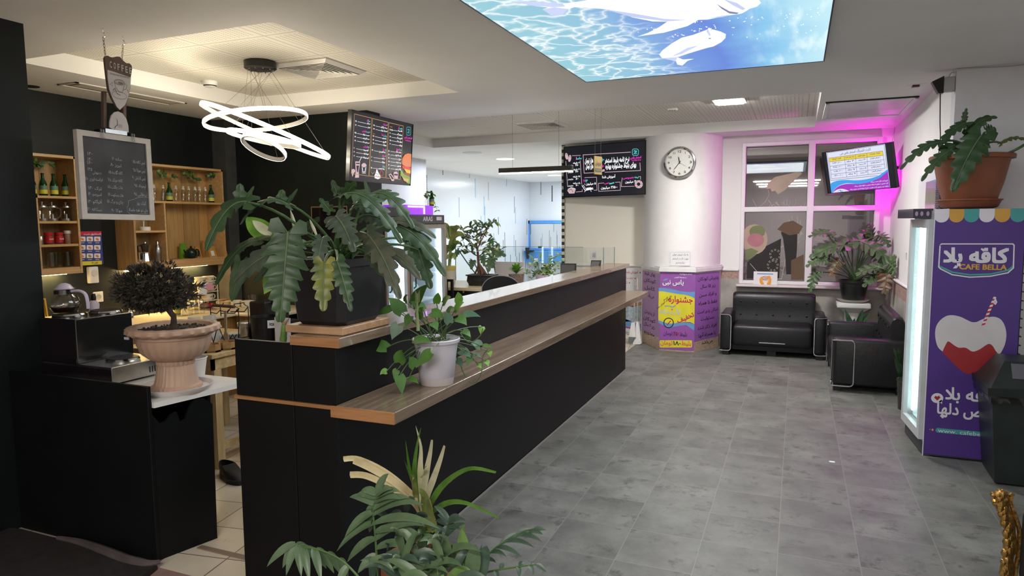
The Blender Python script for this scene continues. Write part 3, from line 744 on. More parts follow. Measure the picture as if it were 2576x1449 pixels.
vo = N('TexVoronoi', Scale=6.0, feature='DISTANCE_TO_EDGE'); ws = N('TexNoise', Scale=4.0, Detail=3.0); mxv = N('MixRGB'); mxv.inputs[0].default_value = .30
L(tc.outputs['Object'], ws.inputs['Vector']); L(tc.outputs['Object'], mxv.inputs[1]); L(ws.outputs['Color'], mxv.inputs[2]); L(mxv.outputs[0], vo.inputs['Vector'])
r2 = N('ValToRGB'); ramp(r2, [(0, (1, 1, 1)), (.035, (.45, .45, .45)), (.12, (0, 0, 0))]); L(vo.outputs['Distance'], r2.inputs['Fac'])
r3 = N('ValToRGB'); ramp(r3, [(.30, (1, 1, 1)), (.52, (0, 0, 0))]); L(sb.outputs[0], r3.inputs['Fac'])
mu = N('Math', operation='MULTIPLY'); L(r2.outputs[0], mu.inputs[0]); L(r3.outputs[0], mu.inputs[1])
m1 = N('MixRGB'); L(mu.outputs[0], m1.inputs[0]); L(r1.outputs[0], m1.inputs[1]); m1.inputs[2].default_value = (.92, .98, 1, 1)
n4 = N('TexNoise', Scale=5.0, Detail=5.0); mp4 = N('Mapping'); mp4.inputs['Scale'].default_value = (2.6, .45, 1); L(tc.outputs['Object'], mp4.inputs[0]); L(mp4.outputs[0], n4.inputs['Vector'])
r4 = N('ValToRGB'); ramp(r4, [(.5, (0, 0, 0)), (.68, (1, 1, 1))]); L(n4.outputs['Fac'], r4.inputs['Fac'])
r5 = N('ValToRGB'); ramp(r5, [(.70, (0, 0, 0)), (.95, (.8, .8, .8))]); L(sb.outputs[0], r5.inputs['Fac'])
mu2 = N('Math', operation='MULTIPLY'); L(r4.outputs[0], mu2.inputs[0]); L(r5.outputs[0], mu2.inputs[1])
m2 = N('MixRGB'); L(mu2.outputs[0], m2.inputs[0]); L(m1.outputs[0], m2.inputs[1]); m2.inputs[2].default_value = (.80, .97, 1, 1)
L(m2.outputs[0], em.inputs[0]); em.inputs[1].default_value = 1.05; L(em.outputs[0], out.inputs[0])
t = thing('ceiling_lightbox', 'backlit ceiling panel printed with white whales under blue water', 'light box', (-.68, 3.8, ZC))
LX0, LX1, LY0, LY1 = -1.475, .122, 2.3, 5.0
mb = MB(); mb.box(LX0 - .006, LY0, ZC - .025, LX0, LY1, ZC); mb.box(LX1, LY0, ZC - .025, LX1 + .008, LY1, ZC); mb.box(LX0, LY1, ZC - .025, LX1, LY1 + .006, ZC); mb.box(LX0, LY0 - .006, ZC - .025, LX1, LY0, ZC)
mb.build('frame', M('lightbox_frame', (.03, .03, .05), .4), t)
ZL = ZC - .022
mb = MB(); mb.add([(LX0, LY0, ZL), (LX1, LY0, ZL), (LX1, LY1, ZL), (LX0, LY1, ZL)], [(3, 2, 1, 0)]); pan = mb.build('printed_panel', lm, t)
def lz(pts, d=.001): 
    out = []
    for x, y in pts:
        q = at(1160 + x / 2.74, y / 2.74, z=ZL - d); out.append(q)
    return out
big = [(340, 10), (450, 8), (700, 25), (850, 5), (950, -20), (1150, -80), (1500, -120), (1800, -110), (1950, -60), (2050, -5), (2068, 20), (2040, 45), (1990, 60), (1960, 80), (1930, 95), (1870, 103), (1800, 115), (1700, 135), (1560, 140), (1430, 150), (1320, 148), (1180, 120), (1080, 80), (980, 62), (850, 52), (780, 50), (740, 62), (700, 100), (620, 105), (560, 65), (600, 52), (500, 40)]
small = [(1365, 375), (1390, 345), (1450, 300), (1520, 260), (1600, 240), (1680, 210), (1710, 198), (1745, 205), (1790, 218), (1825, 235), (1822, 262), (1795, 290), (1740, 320), (1660, 340), (1560, 370), (1490, 395), (1530, 410), (1605, 405), (1560, 420), (1525, 452), (1490, 445), (1480, 420), (1430, 412), (1385, 400)]
mb = MB()
def lp(pts, d, k): mb.m = k; v = lz(pts, d); mb.add(v, [tuple(range(len(v)))])
lp(big, .001, 0); lp([(1420, 150), (1640, 135), (1560, 180), (1400, 225), (1215, 252), (1290, 225), (1360, 190)], .0015, 0)
lp([(340, 10), (450, 8), (700, 25), (720, 45), (640, 50), (500, 40)], .002, 1); lp([(560, 65), (640, 50), (740, 62), (700, 100), (620, 105)], .0022, 1)
lp([(1760, 25), (1790, 45), (1850, 78), (1915, 88), (1900, 97), (1850, 93), (1795, 60)], .002, 2); lp([(1690, 130), (1800, 108), (1870, 100), (1800, 118)], .002, 1)
lp([(1800, -10), (1900, 20), (1960, 60), (1940, 70), (1870, 35)], .002, 1)
lp([(980, 62), (1180, 118), (1420, 148), (1560, 138), (1400, 130), (1200, 95)], .002, 1)
lp(small, .001, 0); lp([(1450, 390), (1560, 330), (1640, 312), (1520, 372)], .0018, 1); lp([(1730, 330), (1780, 318), (1760, 332)], .0018, 2); lp([(1385, 400), (1480, 395), (1660, 338), (1740, 318), (1560, 372), (1490, 397), (1480, 418), (1430, 412)], .0016, 1)
lp([(1705, 262), (1722, 262), (1722, 268), (1708, 268)], .002, 2); lp([(1700, 200), (1720, 240), (1712, 250), (1690, 215)], .0018, 1)
for k in range(95):
    u = rnd.random()
    if k < 30: x, y = 1180 + 480 * u, 222 - 85 * u + rnd.uniform(-14, 14)
    elif k < 55: x, y = 1430 + 330 * u, 260 - 80 * u + rnd.uniform(-14, 12)
    else: x, y = 1840 + 640 * u, 165 - 85 * u + rnd.uniform(-34, 34) + (100 if k % 3 == 0 else 0)
    lp(circ(x, y, rnd.uniform(2.5, 7), 7, rnd.uniform(2, 5)), .0012, 0)
mb.build('whale_print', [EM('whale_white', (.93, .97, 1), 1.05), EM('whale_shade', (.55, .62, .90), 1.0), EM('whale_dark', (.25, .25, .50), .8)], pan)

# ---------------------------------------------------------------- linear lamp over the reception
t = thing('linear_lamp', 'long thin black hanging lamp over the reception desk', 'pendant lamp', (-2.48, 6.6, 2.11))
mb = MB(); mb.box(-2.88, 6.57, 2.105, -2.085, 6.63, 2.155, .003); mb.build('housing', M('lamp_olive_black', (.03, .028, .022), .4), t)
mb = MB(); mb.box(-2.875, 6.574, 2.097, -2.09, 6.626, 2.1045); mb.build('diffuser', EM('neutral_lamp', (1, .96, .86), 110), t)
for x in (-2.733, -2.23):
    mb = MB(); mb.tube([(x, 6.6, 2.155), (x, 6.6, ZC if False else ZR)], .0015, 4); mb.build('suspension_wire', MATS['wire_grey'], t)
# lights of the changing hall
for k, (x, y) in enumerate(((1188, 384), (1271, 400), (1395, 441))):
    p = at(x, y, z=ZC); mb = MB(); mb.lathe([(.14, -.006), (.15, -.004), (.15, 0)], 24, (p.x, p.y, ZC))
    tag(mb.build('hall_downlight', EM('cool_lamp_soft', (.93, .96, 1), 2.5 if k else 1) if k else M('unlit_disc', (.55, .55, .56), .4)), ('unlit grey round ceiling disc above the changing hall passage', 'glowing oval downlight on the changing hall ceiling left of the hanging lamp', 'round hall downlight furthest back beneath the black hanging lamp')[k], 'downlight')
# ---------------------------------------------------------------- signs, screens and posters
def uv(fr, px, py):
    d = CR * ((px - CX) / FPX) - CU * ((py - CY) / FPX) + CF; o = V((0, 0, CAMZ))
    p = o + d * ((fr.o - o).dot(fr.n) / d.dot(fr.n)); return ((p - fr.o).dot(fr.u), (p - fr.o).dot(fr.w))
class Sign:
    """writes on a flat frame; positions are read off a close-up of the photograph (scale, x0, y0)"""
    def __init__(s, fr, sc, x0, y0): s.fr = fr; s.sc = sc; s.x0 = x0; s.y0 = y0; s.mbs = {}
    def q(s, x, y): return uv(s.fr, s.x0 + x / s.sc, s.y0 + y / s.sc)
    def mb(s, mat): return s.mbs.setdefault(mat, MB())
    def m(s, x, y, dy):
        a, b = s.q(x, y), s.q(x, y + dy); return math.hypot(a[0] - b[0], a[1] - b[1])
    def t(s, mat, txt, x, y, h, al='c', bold=.02, d=.002, rot=0.0, x1=None):
        """cap height h, base line at y; x1: stretch the line from x to x1"""
        u, w_ = s.q(x, y); wid = None
        if x1 is not None:
            u2, w2_ = s.q(x1, y); wid = abs(u2 - u); u = (u + u2) / 2; al = 'c'
        s.mb(mat).text(s.fr, txt, u, w_, s.m(x, y, h), al, d, bold, wid, rot)
    def l(s, mat, pts, wd=5, d=.002, closed=False): s.mb(mat).line(s.fr, [s.q(*p) for p in pts], s.m(*pts[0], wd), d, closed)
    def g(s, mat, pts, d=.0015): s.mb(mat).prism(s.fr, [s.q(*p) for p in pts], d)
    def done(s, parent, name='printing'):
        mats = list(s.mbs); mb = MB()
        for k, mt in enumerate(mats):
            b_ = s.mbs[mt]; o = len(mb.v); mb.v += b_.v; mb.f += [tuple(i + o for i in f) for f in b_.f]; mb.mi += [k] * len(b_.f); mb.sm += [False] * len(b_.f)
        return mb.build(name, mats, parent)
SW, SMG, SCY, SPK = EM('screen_white', (.95, .95, .97), 1.0), EM('screen_magenta', (.85, .03, .55), 1.0), EM('screen_cyan', (.10, .62, .62), 1.0), EM('screen_pink', (.72, .50, .55), .9)
SGOLD, SOR, SBLK = EM('screen_gold', (.50, .28, .10), .9), EM('screen_orange', (.85, .25, .03), 1), EM('screen_black', (.006, .007, .011), 1.0)
SCRB = M('screen_glass_black', (.006, .007, .010), .30, var=0, emit=(.006, .007, .011), es=1)
BEZ = M('tv_bezel', (.012, .012, .013), .25)

def tv(name, label, o, u, w, W, H, bez=.012, depth=.045, screen=SCRB):
    fr = Fr(o, u, w); c = fr.p(W / 2, H / 2, 0)
    t = thing(name, label, 'television', fr.p(W / 2, 0, 0))
    mb = MB(); mb.rect(fr, 0, 0, W, H, -depth, -.004)
    for a in ((0, 0, W, bez), (0, H - bez, W, H), (0, 0, bez, H), (W - bez, 0, W, H)): mb.rect(fr, *a, -.005, .001)
    mb.build('casing', BEZ, t)
    mb = MB(); mb.rect(fr, bez, bez, W - bez, H - bez, -.0035); mb.build('screen', screen, t)
    return t, fr
# price board over the reception (wall television)
t, fr = tv('price_television', 'black television with pool ticket prices hung on the cream wall left of the clock', (-2.974, 9.0, 1.927), (.9861, -.166, .01), (-.0065, .022, .9997), 1.181, .687)
mb = MB(); mb.rect(fr, .3, .2, .9, .5, -.16, -.045); mb.rect(fr, 1.181, .16, 1.20, .27, -.05, -.01); mb.build('wall_bracket', PLASTB, t)
s = Sign(fr, 4.025, 1400, 340)
s.l(SPK, [(750, 172), (270, 200), (280, 385), (385, 380)], 6); s.l(SPK, [(490, 375), (850, 358), (845, 280)], 6)
s.t(SW, 'نرخ نامه بلیط استخر', 738, 262, 46, 'r', .05, x1=488); s.t(SCY, '۲۵۰', 484, 262, 34, 'r', .05); s.t(SW, 'هزار تومان', 372, 275, 46, 'r', .05, x1=288)
s.t(SW, 'بهای بلیط جشنواره بهاره', 808, 318, 46, 'r', .05, x1=496); s.t(SMG, '۱۸۰', 484, 325, 34, 'r', .05); s.t(SW, 'هزار تومان', 372, 332, 46, 'r', .05, x1=296)
def rrect(x0, y0, x1, y1, r, n=4):
    out = []
    for cx, cy_, a0 in ((x1 - r, y0 + r, -PI / 2), (x1 - r, y1 - r, 0), (x0 + r, y1 - r, PI / 2), (x0 + r, y0 + r, PI)):
        for k in range(n + 1): a = a0 + PI / 2 * k / n; out.append((cx + r * math.cos(a), cy_ + r * math.sin(a)))
    return out
def pool_logo(s, x0, y0, x1, y1):
    w_, h = x1 - x0, y1 - y0; X = lambda a: x0 + a * w_; Y = lambda a: y0 + a * h
    s.l(SCY, rrect(x0, y0, x1, y1, w_ * .28), w_ * .09, closed=True)
    s.g(SCY, circ(X(.68), Y(.33), w_ * .09, 10)); s.l(SCY, [(X(.25), Y(.33)), (X(.45), Y(.26)), (X(.62), Y(.50)), (X(.30), Y(.66))], w_ * .14)
    s.l(SCY, [(X(.22), Y(.74)), (X(.38), Y(.68)), (X(.55), Y(.76)), (X(.78), Y(.68))], w_ * .09)
pool_logo(s, 768, 140, 830, 205)
s.t(SMG, 'استخر یاس', 858, 232, 24, 'r', .04, x1=748); s.t(SMG, 'Yas Nabi Pool', 855, 256, 13, 'r', .03, x1=760)
s.t(SCY, 'ماسا', 254, 243, 24, 'r', .04); s.t(SMG, 'ژ', 207, 243, 24, 'r', .04)
s.l(SPK, [(243, 205), (160, 208)], 5); s.l(SPK, [(95, 265), (112, 520)], 5); s.l(SPK, [(240, 258), (256, 498)], 5); s.l(SPK, [(198, 576), (262, 570), (260, 550)], 5)
for y, a, b_ in ((285, '۲۰ دقیقه', '۲۵۰'), (352, '۳۰ دقیقه', '۳۶۰'), (424, '۴۵ دقیقه', '۵۰۰'), (490, 'یک ساعته', '۷۰۰')):
    s.t(SW, a, 240, y, 15, 'r', .04, x1=168); s.t(SW, b_, 222, y + 25, 19, 'r', .04); s.t(SW, 'هزارتومان', 170, y + 27, 12, 'r', .04, x1=116)
def ell(cx, cy_, a, b_, r=0, n=16): return [(cx + a * math.cos(2 * PI * k / n) * math.cos(r) - b_ * math.sin(2 * PI * k / n) * math.sin(r), cy_ + a * math.cos(2 * PI * k / n) * math.sin(r) + b_ * math.sin(2 * PI * k / n) * math.cos(r)) for k in range(n)]
s.g(SPK, ell(103, 214, 15, 34, -.15)); s.g(SPK, ell(134, 236, 15, 36, .15)); s.l(SBLK, [(96, 200), (103, 192), (110, 204)], 3, .003); s.l(SBLK, [(128, 222), (136, 212), (142, 226)], 3, .003)
s.t(SMG, 'V', 270, 476, 26, 'l', .03); s.t(SCY, 'IP', 294, 475, 24, 'l', .03); s.t(SW, '۵ میلیون', 398, 498, 22, 'r', .04, x1=298)
s.l(SPK, [(285, 430), (405, 425), (411, 556), (380, 558)], 5); s.l(SPK, [(285, 490), (287, 505)], 5)
s.l(SW, [(258, 510), (290, 560), (372, 545)], 7); s.l(SW, [(270, 505), (300, 548), (370, 532)], 4); s.l(SW, [(285, 575), (300, 552), (330, 548)], 5); s.l(SW, [(345, 550), (352, 572)], 5); s.g(SW, [(300, 535), (345, 528), (372, 540), (310, 552)])
s.g(SPK, [(108, 560), (150, 532), (195, 545), (182, 590), (130, 592)]); s.l(SBLK, [(130, 560), (150, 545), (168, 575)], 4, .003); s.l(SW, [(115, 548), (150, 530), (190, 542)], 4)
s.t(SW, 'آموزش شنا', 598, 428, 24, 'r', .04, x1=462)
s.t(SCY, 'صی', 585, 488, 20, 'r', .04); s.t(SMG, 'خصو', 548, 490, 20, 'r', .04) if False else None
s.t(SCY, 'خصو', 585, 490, 20, 'r', .04, x1=535); s.t(SMG, 'صی', 533, 490, 20, 'r', .04, x1=484)
s.t(SW, '۳/۵۰۰ میلیون', 618, 536, 24, 'r', .04, x1=450); s.l(SPK, [(480, 484), (425, 487), (428, 569), (648, 557), (644, 475), (595, 478)], 5)
s.t(SCY, 'نیمه', 832, 432, 20, 'r', .04, x1=790); s.t(SMG, 'خصوصی', 786, 436, 20, 'r', .04, x1=672); s.t(SW, '۳ میلیون', 806, 478, 22, 'r', .04, x1=696)
s.l(SPK, [(664, 432), (657, 521), (788, 517)], 5); s.l(SPK, [(836, 420), (851, 419), (852, 450)], 5)
s.g(SPK, circ(833, 497, 41, 22)); s.g(SBLK, circ(832, 496, 18, 16), .003)
for k in range(6): a = k * 1.05; s.g(SBLK, circ(833 + 30 * math.cos(a), 497 + 30 * math.sin(a), 4, 6), .003)
s.g(SPK, [(455, 372), (470, 345), (490, 348), (486, 366)])
s.done(t, 'screen_writing')

# menu screen hung from the ceiling beside the bar
t, fr = tv('menu_television', 'black menu screen with a burger picture hung at the end of the black bar wall', (-3.236, 4.483, 1.928), (-.01, .9999, .0056), (.084, -.0047, .9965), .936, .544, .006, .034)
mb = MB(); mb.box(-3.335, 4.85, 2.05, -3.285, 5.2, 2.34); mb.tube([(-3.31, 5.1, 2.2), (-3.55, 5.3, 2.2), (-3.80, 5.49, 2.2)], .025, 8); mb.box(-3.86, 5.47, 2.1, -3.76, 5.499, 2.3); mb.build('wall_bracket', PLASTB, t)
s = Sign(fr, 7.247, 880, 270)
for c in ([(80, 120), (395, 198), (338, 1252), (22, 1205)], [(410, 203), (697, 273), (643, 1283), (350, 1252)], [(710, 279), (973, 341), (916, 1313), (656, 1288)]): s.l(SGOLD, c, 11, closed=True)
def hd(x, y, a, b_, h=38):
    s.t(SCY, a, x, y, h, 'r', .03)
    u, w_ = s.q(x, y); vs = text_mesh(a, .03); 
    k = s.m(x, y, h) / .7; fr_u = u - (vs[3] - vs[2]) * k - .002
    s.mb(SMG).text(s.fr, b_, fr_u, w_, s.m(x, y, h), 'r', .002, .03)
hd(365, 268, 'سا', 'لاد'); hd(362, 465, 'سیب', 'زمینی'); hd(350, 738, 'نو', 'شیدنی'); hd(680, 340, 'ا', 'ستیک'); hd(668, 535, 'پیش', 'غذا'); hd(658, 790, 'پا', 'ستا'); hd(650, 905, 'ا', 'سنک'); hd(636, 1090, 'پیتز', 'ا'); hd(955, 405, 'همبر', 'گر'); hd(935, 790, 'سا', 'ندویچ')
s.t(SOR, '۲۵۰-۳۵۰', 730, 362, 18, 'l', .03); s.t(SOR, '۲۰۰-۳۰۰', 418, 488, 18, 'l', .03)
rows = [(95, 368, (252, 308, 'سزار', '۲۵۰'), (322, 378, 'فصل', '۱۵')), (82, 352, (465, 520, 'سیب ویژه', '۲۲۵'), (537, 585, 'سیب قارچ و پنیر', '۲۳۰'), (607, 655, 'سیب زمینی ساده', '۱۸۰')), (68, 338, (745, 795, 'آبمیوه', '۹'), (815, 862, 'نوشابه', '۳۰'), (887, 932, 'لیموناد', '۳۰')),
        (425, 676, (330, 386, 'سینه مرغ گریل', '۳۸۰'), (395, 447, 'استیک ویژه', '۴۲۰')), (414, 660, (524, 576, 'پنیری', '۲۵۰'), (592, 642, 'قارچ', '۲۶۰'), (655, 700, 'ویژه', '۲۸۰')), (396, 645, (782, 828, 'پاستا آلفردو مرغ', '۳۲۰')), (388, 636, (908, 945, 'ساده', '۶۰'), (974, 1010, 'ویژه', '۹۰')), (378, 628, (1105, 1130, 'پیتزا مخصوص', '۳۵۰')),
        (722, 952, (408, 446, 'کلاسیک', '۲۸۰-۲۵۰'), (472, 514, 'چیزبرگر', '۳۰۰'), (538, 578, 'قارچ برگر', '۳۲۰'), (604, 640, 'دوبل برگر', '۳۸۰'), (668, 706, 'ویژه', '۴۰۰')), (698, 930, (797, 832, 'هات داگ', '۱۵۰'), (860, 893, 'هات داگ ویژه', '۱۸۰'), (925, 955, 'مرغ', '۱۹۰'), (988, 1018, 'رست بیف', '۲۸۰'), (1052, 1080, 'بندری', '۱۶۰'), (1116, 1140, 'کوکتل پنیری', '۱۷۰'))]
for r in rows:
    for y0, y1, a, b_ in r[2:]:
        W_ = r[1] - r[0]; fa = min(.45, .06 * len(a)); s.t(SW, b_, r[0], y0 + 8, 26, 'l', .05)
        s.t(SW, a, r[1], y1 + 4, 26, 'r', .05, x1=r[1] - W_ * fa); xa, xb = r[0] + W_ * .17, r[1] - W_ * fa - 6
        s.l(SW, [(xa, y0 + (y1 - y0) * .17), (xb, y0 + (y1 - y0) * (1 - fa))], 6)
pool_logo(s, 1030, 360, 1105, 508); s.t(SMG, 'استخر یاس', 1128, 582, 38, 'r', .03, x1=988); s.t(SMG, 'Yas Nabi Pool', 1110, 630, 22, 'r', .03, x1=1000)
s.g(SPK, [(95, 985), (185, 990), (180, 1060), (160, 1170), (165, 1280), (90, 1285), (105, 1170), (98, 1060)]); s.l(SW, [(172, 985), (215, 900)], 12); s.g(SBLK, [(112, 1060), (165, 1062), (145, 1180), (125, 1180)], .003); s.g(SBLK, [(105, 1010), (175, 1012), (172, 1035), (108, 1032)], .003)
s.l(SW, [(212, 1040), (225, 1200), (280, 1205), (298, 1045)], 6); s.g(SPK, circ(255, 1055, 40, 14)); s.l(SW, [(225, 1100), (235, 1180), (270, 1180), (285, 1100)], 14); s.g(SPK, circ(60, 1160, 38, 12)); s.g(SPK, [(25, 1180), (80, 1180), (45, 1270)])
s.g(SW, [(445, 1250), (470, 1190), (482, 1130), (495, 1130), (520, 1190), (555, 1250), (555, 1290), (510, 1312), (450, 1290)]); s.l(SBLK, [(460, 1240), (540, 1260)], 6, .003); s.l(SBLK, [(468, 1205), (525, 1225)], 6, .003); s.l(SGOLD, [(390, 1180), (410, 1215), (450, 1170)], 10); s.l(EM('screen_red', (.75, .02, .03), 1), ell(575, 1200, 28, 48), 8, closed=True)
s.g(SPK, [(700, 1225), (745, 1205), (812, 1290), (800, 1345), (760, 1340)]); s.g(SBLK, [(715, 1230), (740, 1225), (795, 1300), (770, 1315)], .003); s.g(SPK, [(790, 1220), (800, 1180), (850, 1170), (878, 1205), (872, 1310), (820, 1310)]); s.g(SBLK, [(800, 1210), (870, 1215), (868, 1245), (800, 1240)], .003)
RED = MATS['screen_red']
s.g(EM('bun', (.75, .20, .06), 1), [(945, 1000), (955, 930), (1000, 860), (1060, 838), (1118, 850), (1112, 1090), (1020, 1080), (955, 1045)]); s.g(EM('burger_cheese', (.85, .52, .05), 1), [(985, 1120), (1105, 1140), (1102, 1210), (1030, 1190)]); s.g(EM('burger_meat', (.30, .05, .03), 1), [(985, 1180), (1100, 1195), (1098, 1270), (1000, 1245)], .0012)
s.g(RED, [(950, 1060), (1110, 1105), (1105, 1150), (1000, 1120), (955, 1110)], .0017); s.g(EM('lettuce', (.20, .38, .04), 1), [(920, 1140), (945, 1150), (1000, 1230), (1098, 1270), (1098, 1395), (1040, 1385), (990, 1300), (925, 1240)], .0013); s.g(EM('bun_low', (.72, .40, .16), 1), [(935, 1230), (985, 1290), (1075, 1310), (1060, 1370), (985, 1340)], .0018)
s.done(t, 'screen_writing')

# subscription screen on an arm over the right corner
t, fr = tv('subscription_television', 'tilted television with a subscription price table on an arm in the right corner', (.312, 8.799, 1.899), (.7734, -.6329, .0358), (-.1687, -.1511, .974), .83, .482, .01, .05)
mb = MB(); mb.rect(fr, .70, .12, .80, .36, -.085, -.05); mb.build('mount', PLASTB, t)
mb = MB(); mb.tube([fr.p(.62, .24, -.06), fr.p(.62, .24, -.12), (1.0, 8.62, 2.16)], .018, 6); mb.build('arm', PLASTB, t)
s = Sign(fr, 9.66, 2060, 350); TW = EM('table_white', (.74, .77, .93), 1.0); TY = EM('table_yellow', (.80, .62, .06), 1); TP = EM('table_purple', (.38, .03, .52), 1); TBL = EM('table_blue', (.05, .35, .85), 1); TK = EM('table_ink', (.04, .04, .09), 1)
s.g(TW, [(180, 320), (1605, 110), (1735, 1180), (310, 1305)], .001)
s.t(TK, 'کارت اشتراک استخر یاس نبی', 1270, 268, 62, 'r', .005, .004, x1=500)
s.l(TK, [(205, 335), (1590, 130), (1660, 720)], 8, .003); s.l(TK, [(205, 335), (292, 1003), (1430, 885)], 8, .003)
L0 = [(250, 460), (262, 555), (275, 660), (288, 752), (303, 855), (318, 962)]; R0 = [(1555, 285), (1572, 392), (1588, 497), (1600, 605), (1612, 708), (1560, 820)]
s.g(TY, [L0[0], R0[0], R0[1], L0[1]], .002)
for a, c in zip(L0, R0): s.l(TK, [a, c], 7, .003)
s.l(TK, [L0[0], L0[-1]], 7, .003); s.l(TK, [R0[0], R0[-2]], 7, .003)
for f_ in (.285, .49, .705): s.l(TK, [(L0[0][0] + (R0[0][0] - L0[0][0]) * f_, L0[0][1] + (R0[0][1] - L0[0][1]) * f_), (L0[-1][0] + (R0[-1][0] - L0[-1][0]) * (f_ + .005), L0[-1][1] + (R0[-1][1] - L0[-1][1]) * f_)], 7, .003)
cells = [('تعداد جلسات', 'میزان تخفیف', 'مدت زمان اعتبار', 'قیمت (تومان)'), ('۲۰ جلسه‌ای (انفرادی)', '۲۲ درصد', '۳ ماه', '۲/۳۰۰/۰۰۰'), ('۵۰ جلسه‌ای (انفرادی)', '۲۸ درصد', '۵ ماه', '۴/۵۰۰/۰۰۰'), ('۱۰۰ جلسه‌ای (انفرادی)', '۵۰ درصد', '۷ ماه', '۱۰/۵۰۰/۰۰۰'), ('۱۰۰ جلسه‌ای (گروهی)', '۴۲ درصد', '۴ ماه', '۱۴/۰۰۰/۰۰۰')]
for i, row in enumerate(cells):
    for c, f_, ww in zip(row, (.85, .60, .385, .14), (.20, .14, .16, .17)):
        x0_, y0_ = (L0[i][0] + L0[i + 1][0]) / 2, (L0[i][1] + L0[i + 1][1]) / 2; x1_, y1_ = (R0[i][0] + R0[min(i + 1, 4)][0]) / 2 + (15 if i == 4 else 0), (R0[i][1] + R0[min(i + 1, 4)][1]) / 2 + (45 if i == 4 else 0)
        W_ = x1_ - x0_; cx_ = x0_ + W_ * f_; cy_ = y0_ + (y1_ - y0_) * f_ + 16; hw = min(ww, .022 * len(c) + .03) * W_ / 2
        s.t(TK, c, cx_ - hw, cy_, 34, 'c', .02, .0035, x1=cx_ + hw)
def qb(p0, p1, p2, n=8): return [((1 - t_) ** 2 * p0[0] + 2 * t_ * (1 - t_) * p1[0] + t_ * t_ * p2[0], (1 - t_) ** 2 * p0[1] + 2 * t_ * (1 - t_) * p1[1] + t_ * t_ * p2[1]) for t_ in [k / n for k in range(n + 1)]]
s.g(TBL, qb((280, 1090), (420, 960), (850, 1000)) + qb((850, 1000), (1200, 1000), (1470, 880)) + [(1680, 730), (1690, 800)] + qb((1500, 950), (1100, 1130), (850, 1080)) + qb((700, 1070), (420, 1100), (340, 1303)) + [(310, 1305)], .004)
s.g(TP, qb((345, 1302), (420, 1110), (700, 1085)) + qb((850, 1085), (1150, 1110), (1500, 930)) + [(1682, 775), (1735, 1180)], .0045)
s.g(TW, qb((345, 1302), (500, 1130), (745, 1262)), .005); s.g(TBL, ell(555, 1262, 40, 12), .0055); s.g(TK, circ(525, 1240, 12, 10), .006); s.t(TK, 'یاس', 505, 1256, 18, 'r', .02, .006)
s.t(TW, 'تاریخ کارت قابل تمدید می‌باشد', 1690, 1012, 30, 'r', .02, .0055, x1=1255); s.t(TW, 'کارت عضویت متعلق به استفاده شخصی و خانواده ایشان می‌باشد', 1695, 1078, 30, 'r', .02, .0055, x1=860); s.t(TW, 'هرگونه خرید و فروش کارت عضویت خارج از ضوابط استخر ممنوع می‌باشد', 1705, 1150, 30, 'r', .02, .0055, x1=750)
s.done(t, 'screen_writing')

# three posters on the column base
PV, PV2 = M('poster_violet', (.30, .10, .38), .45, var=.05), M('poster_lilac', (.40, .22, .46), .45, var=.05)
PYEL, PBL, PRED, PORA = M('poster_yellow', (.75, .66, .04), .45), M('poster_blue', (.14, .32, .62), .45), M('poster_red', (.55, .03, .08), .45), M('poster_orange', (.70, .22, .10), .45)
def flat_frame(p, q, z0, eps=.006):
    u = (V((*q, 0)) - V((*p, 0))).normalized(); n = u.cross(V((0, 0, 1))); o = V((*p, z0)) + n * eps; return Fr(o, u, (0, 0, 1))
def poster(name, label, fr, W, H, mat, group=None):
    t = thing(name, label, 'poster', fr.p(W / 2, 0, 0), group)
    mb = MB(); mb.rect(fr, 0, 0, W, H, -.001, .0005); mb.build('sheet', mat, t); return t
fr = flat_frame(FAC[1], FAC[2], .155)
t = poster('column_poster', 'lilac ticket price poster on the left side of the column base', fr, .61, .80, PV2, 'posters around the column')
s = Sign(fr, 4.83, 1540, 600)
for y, a, wd in ((462, 'بهای بلیط', 128), (548, 'کودکــان', 146), (640, 'کامــل', 125), (728, 'می‌باشد', 112), (940, 'از پذیرش', 125), (1030, 'کودکــان', 146), (1100, 'زیر ۶ سال', 132), (1195, 'معذوریم', 128)): s.t(INK, a.replace('ــ', ''), 460 + wd / 2 - (y - 462) * .012, y, 42, x1=460 - wd / 2 - (y - 462) * .012, bold=.01)
s.done(t)
fr = flat_frame(FAC[2], FAC[3], .015)
t = poster('column_poster', 'violet and yellow festival poster on the front of the column base', fr, .424, .965, PV, 'posters around the column')
s = Sign(fr, 4.83, 1540, 600)
s.g(PBL, qb((566, 600), (700, 600), (800, 635)) + qb((850, 640), (940, 660), (1006, 640)) + [(1003, 730)] + qb((940, 700), (800, 690), (700, 655)) + [(566, 640)], .001)
s.g(PYEL, [(566, 640)] + qb((600, 640), (700, 655), (780, 672)) + qb((850, 680), (950, 690), (1003, 730)) + [(999, 1040)] + qb((950, 1015), (850, 1010), (760, 1030)) + qb((700, 1035), (640, 1025), (560, 990)), .0012)
s.g(PBL, qb((560, 990), (640, 1030), (720, 1035)) + qb((800, 1025), (900, 1010), (999, 1040)) + [(996, 1120)] + qb((900, 1050), (800, 1060), (720, 1080)) + qb((700, 1085), (620, 1060), (560, 1020)), .0015)
s.t(WINK, 'استخر سرپوشیده', 970, 440, 20, x1=820, bold=.02); s.t(WINK, 'و مجموعه تفریحی', 900, 480, 18, x1=755, bold=.02); s.t(WINK, 'یاس نبی', 870, 560, 56, x1=612, bold=.03, d=.0018); s.t(M('poster_plum', (.12, .05, .2), .5), 'یاس نبی', 874, 566, 56, x1=616, bold=.04, d=.0012); s.g(PBL, [(612, 515), (640, 490), (682, 484), (660, 508)])
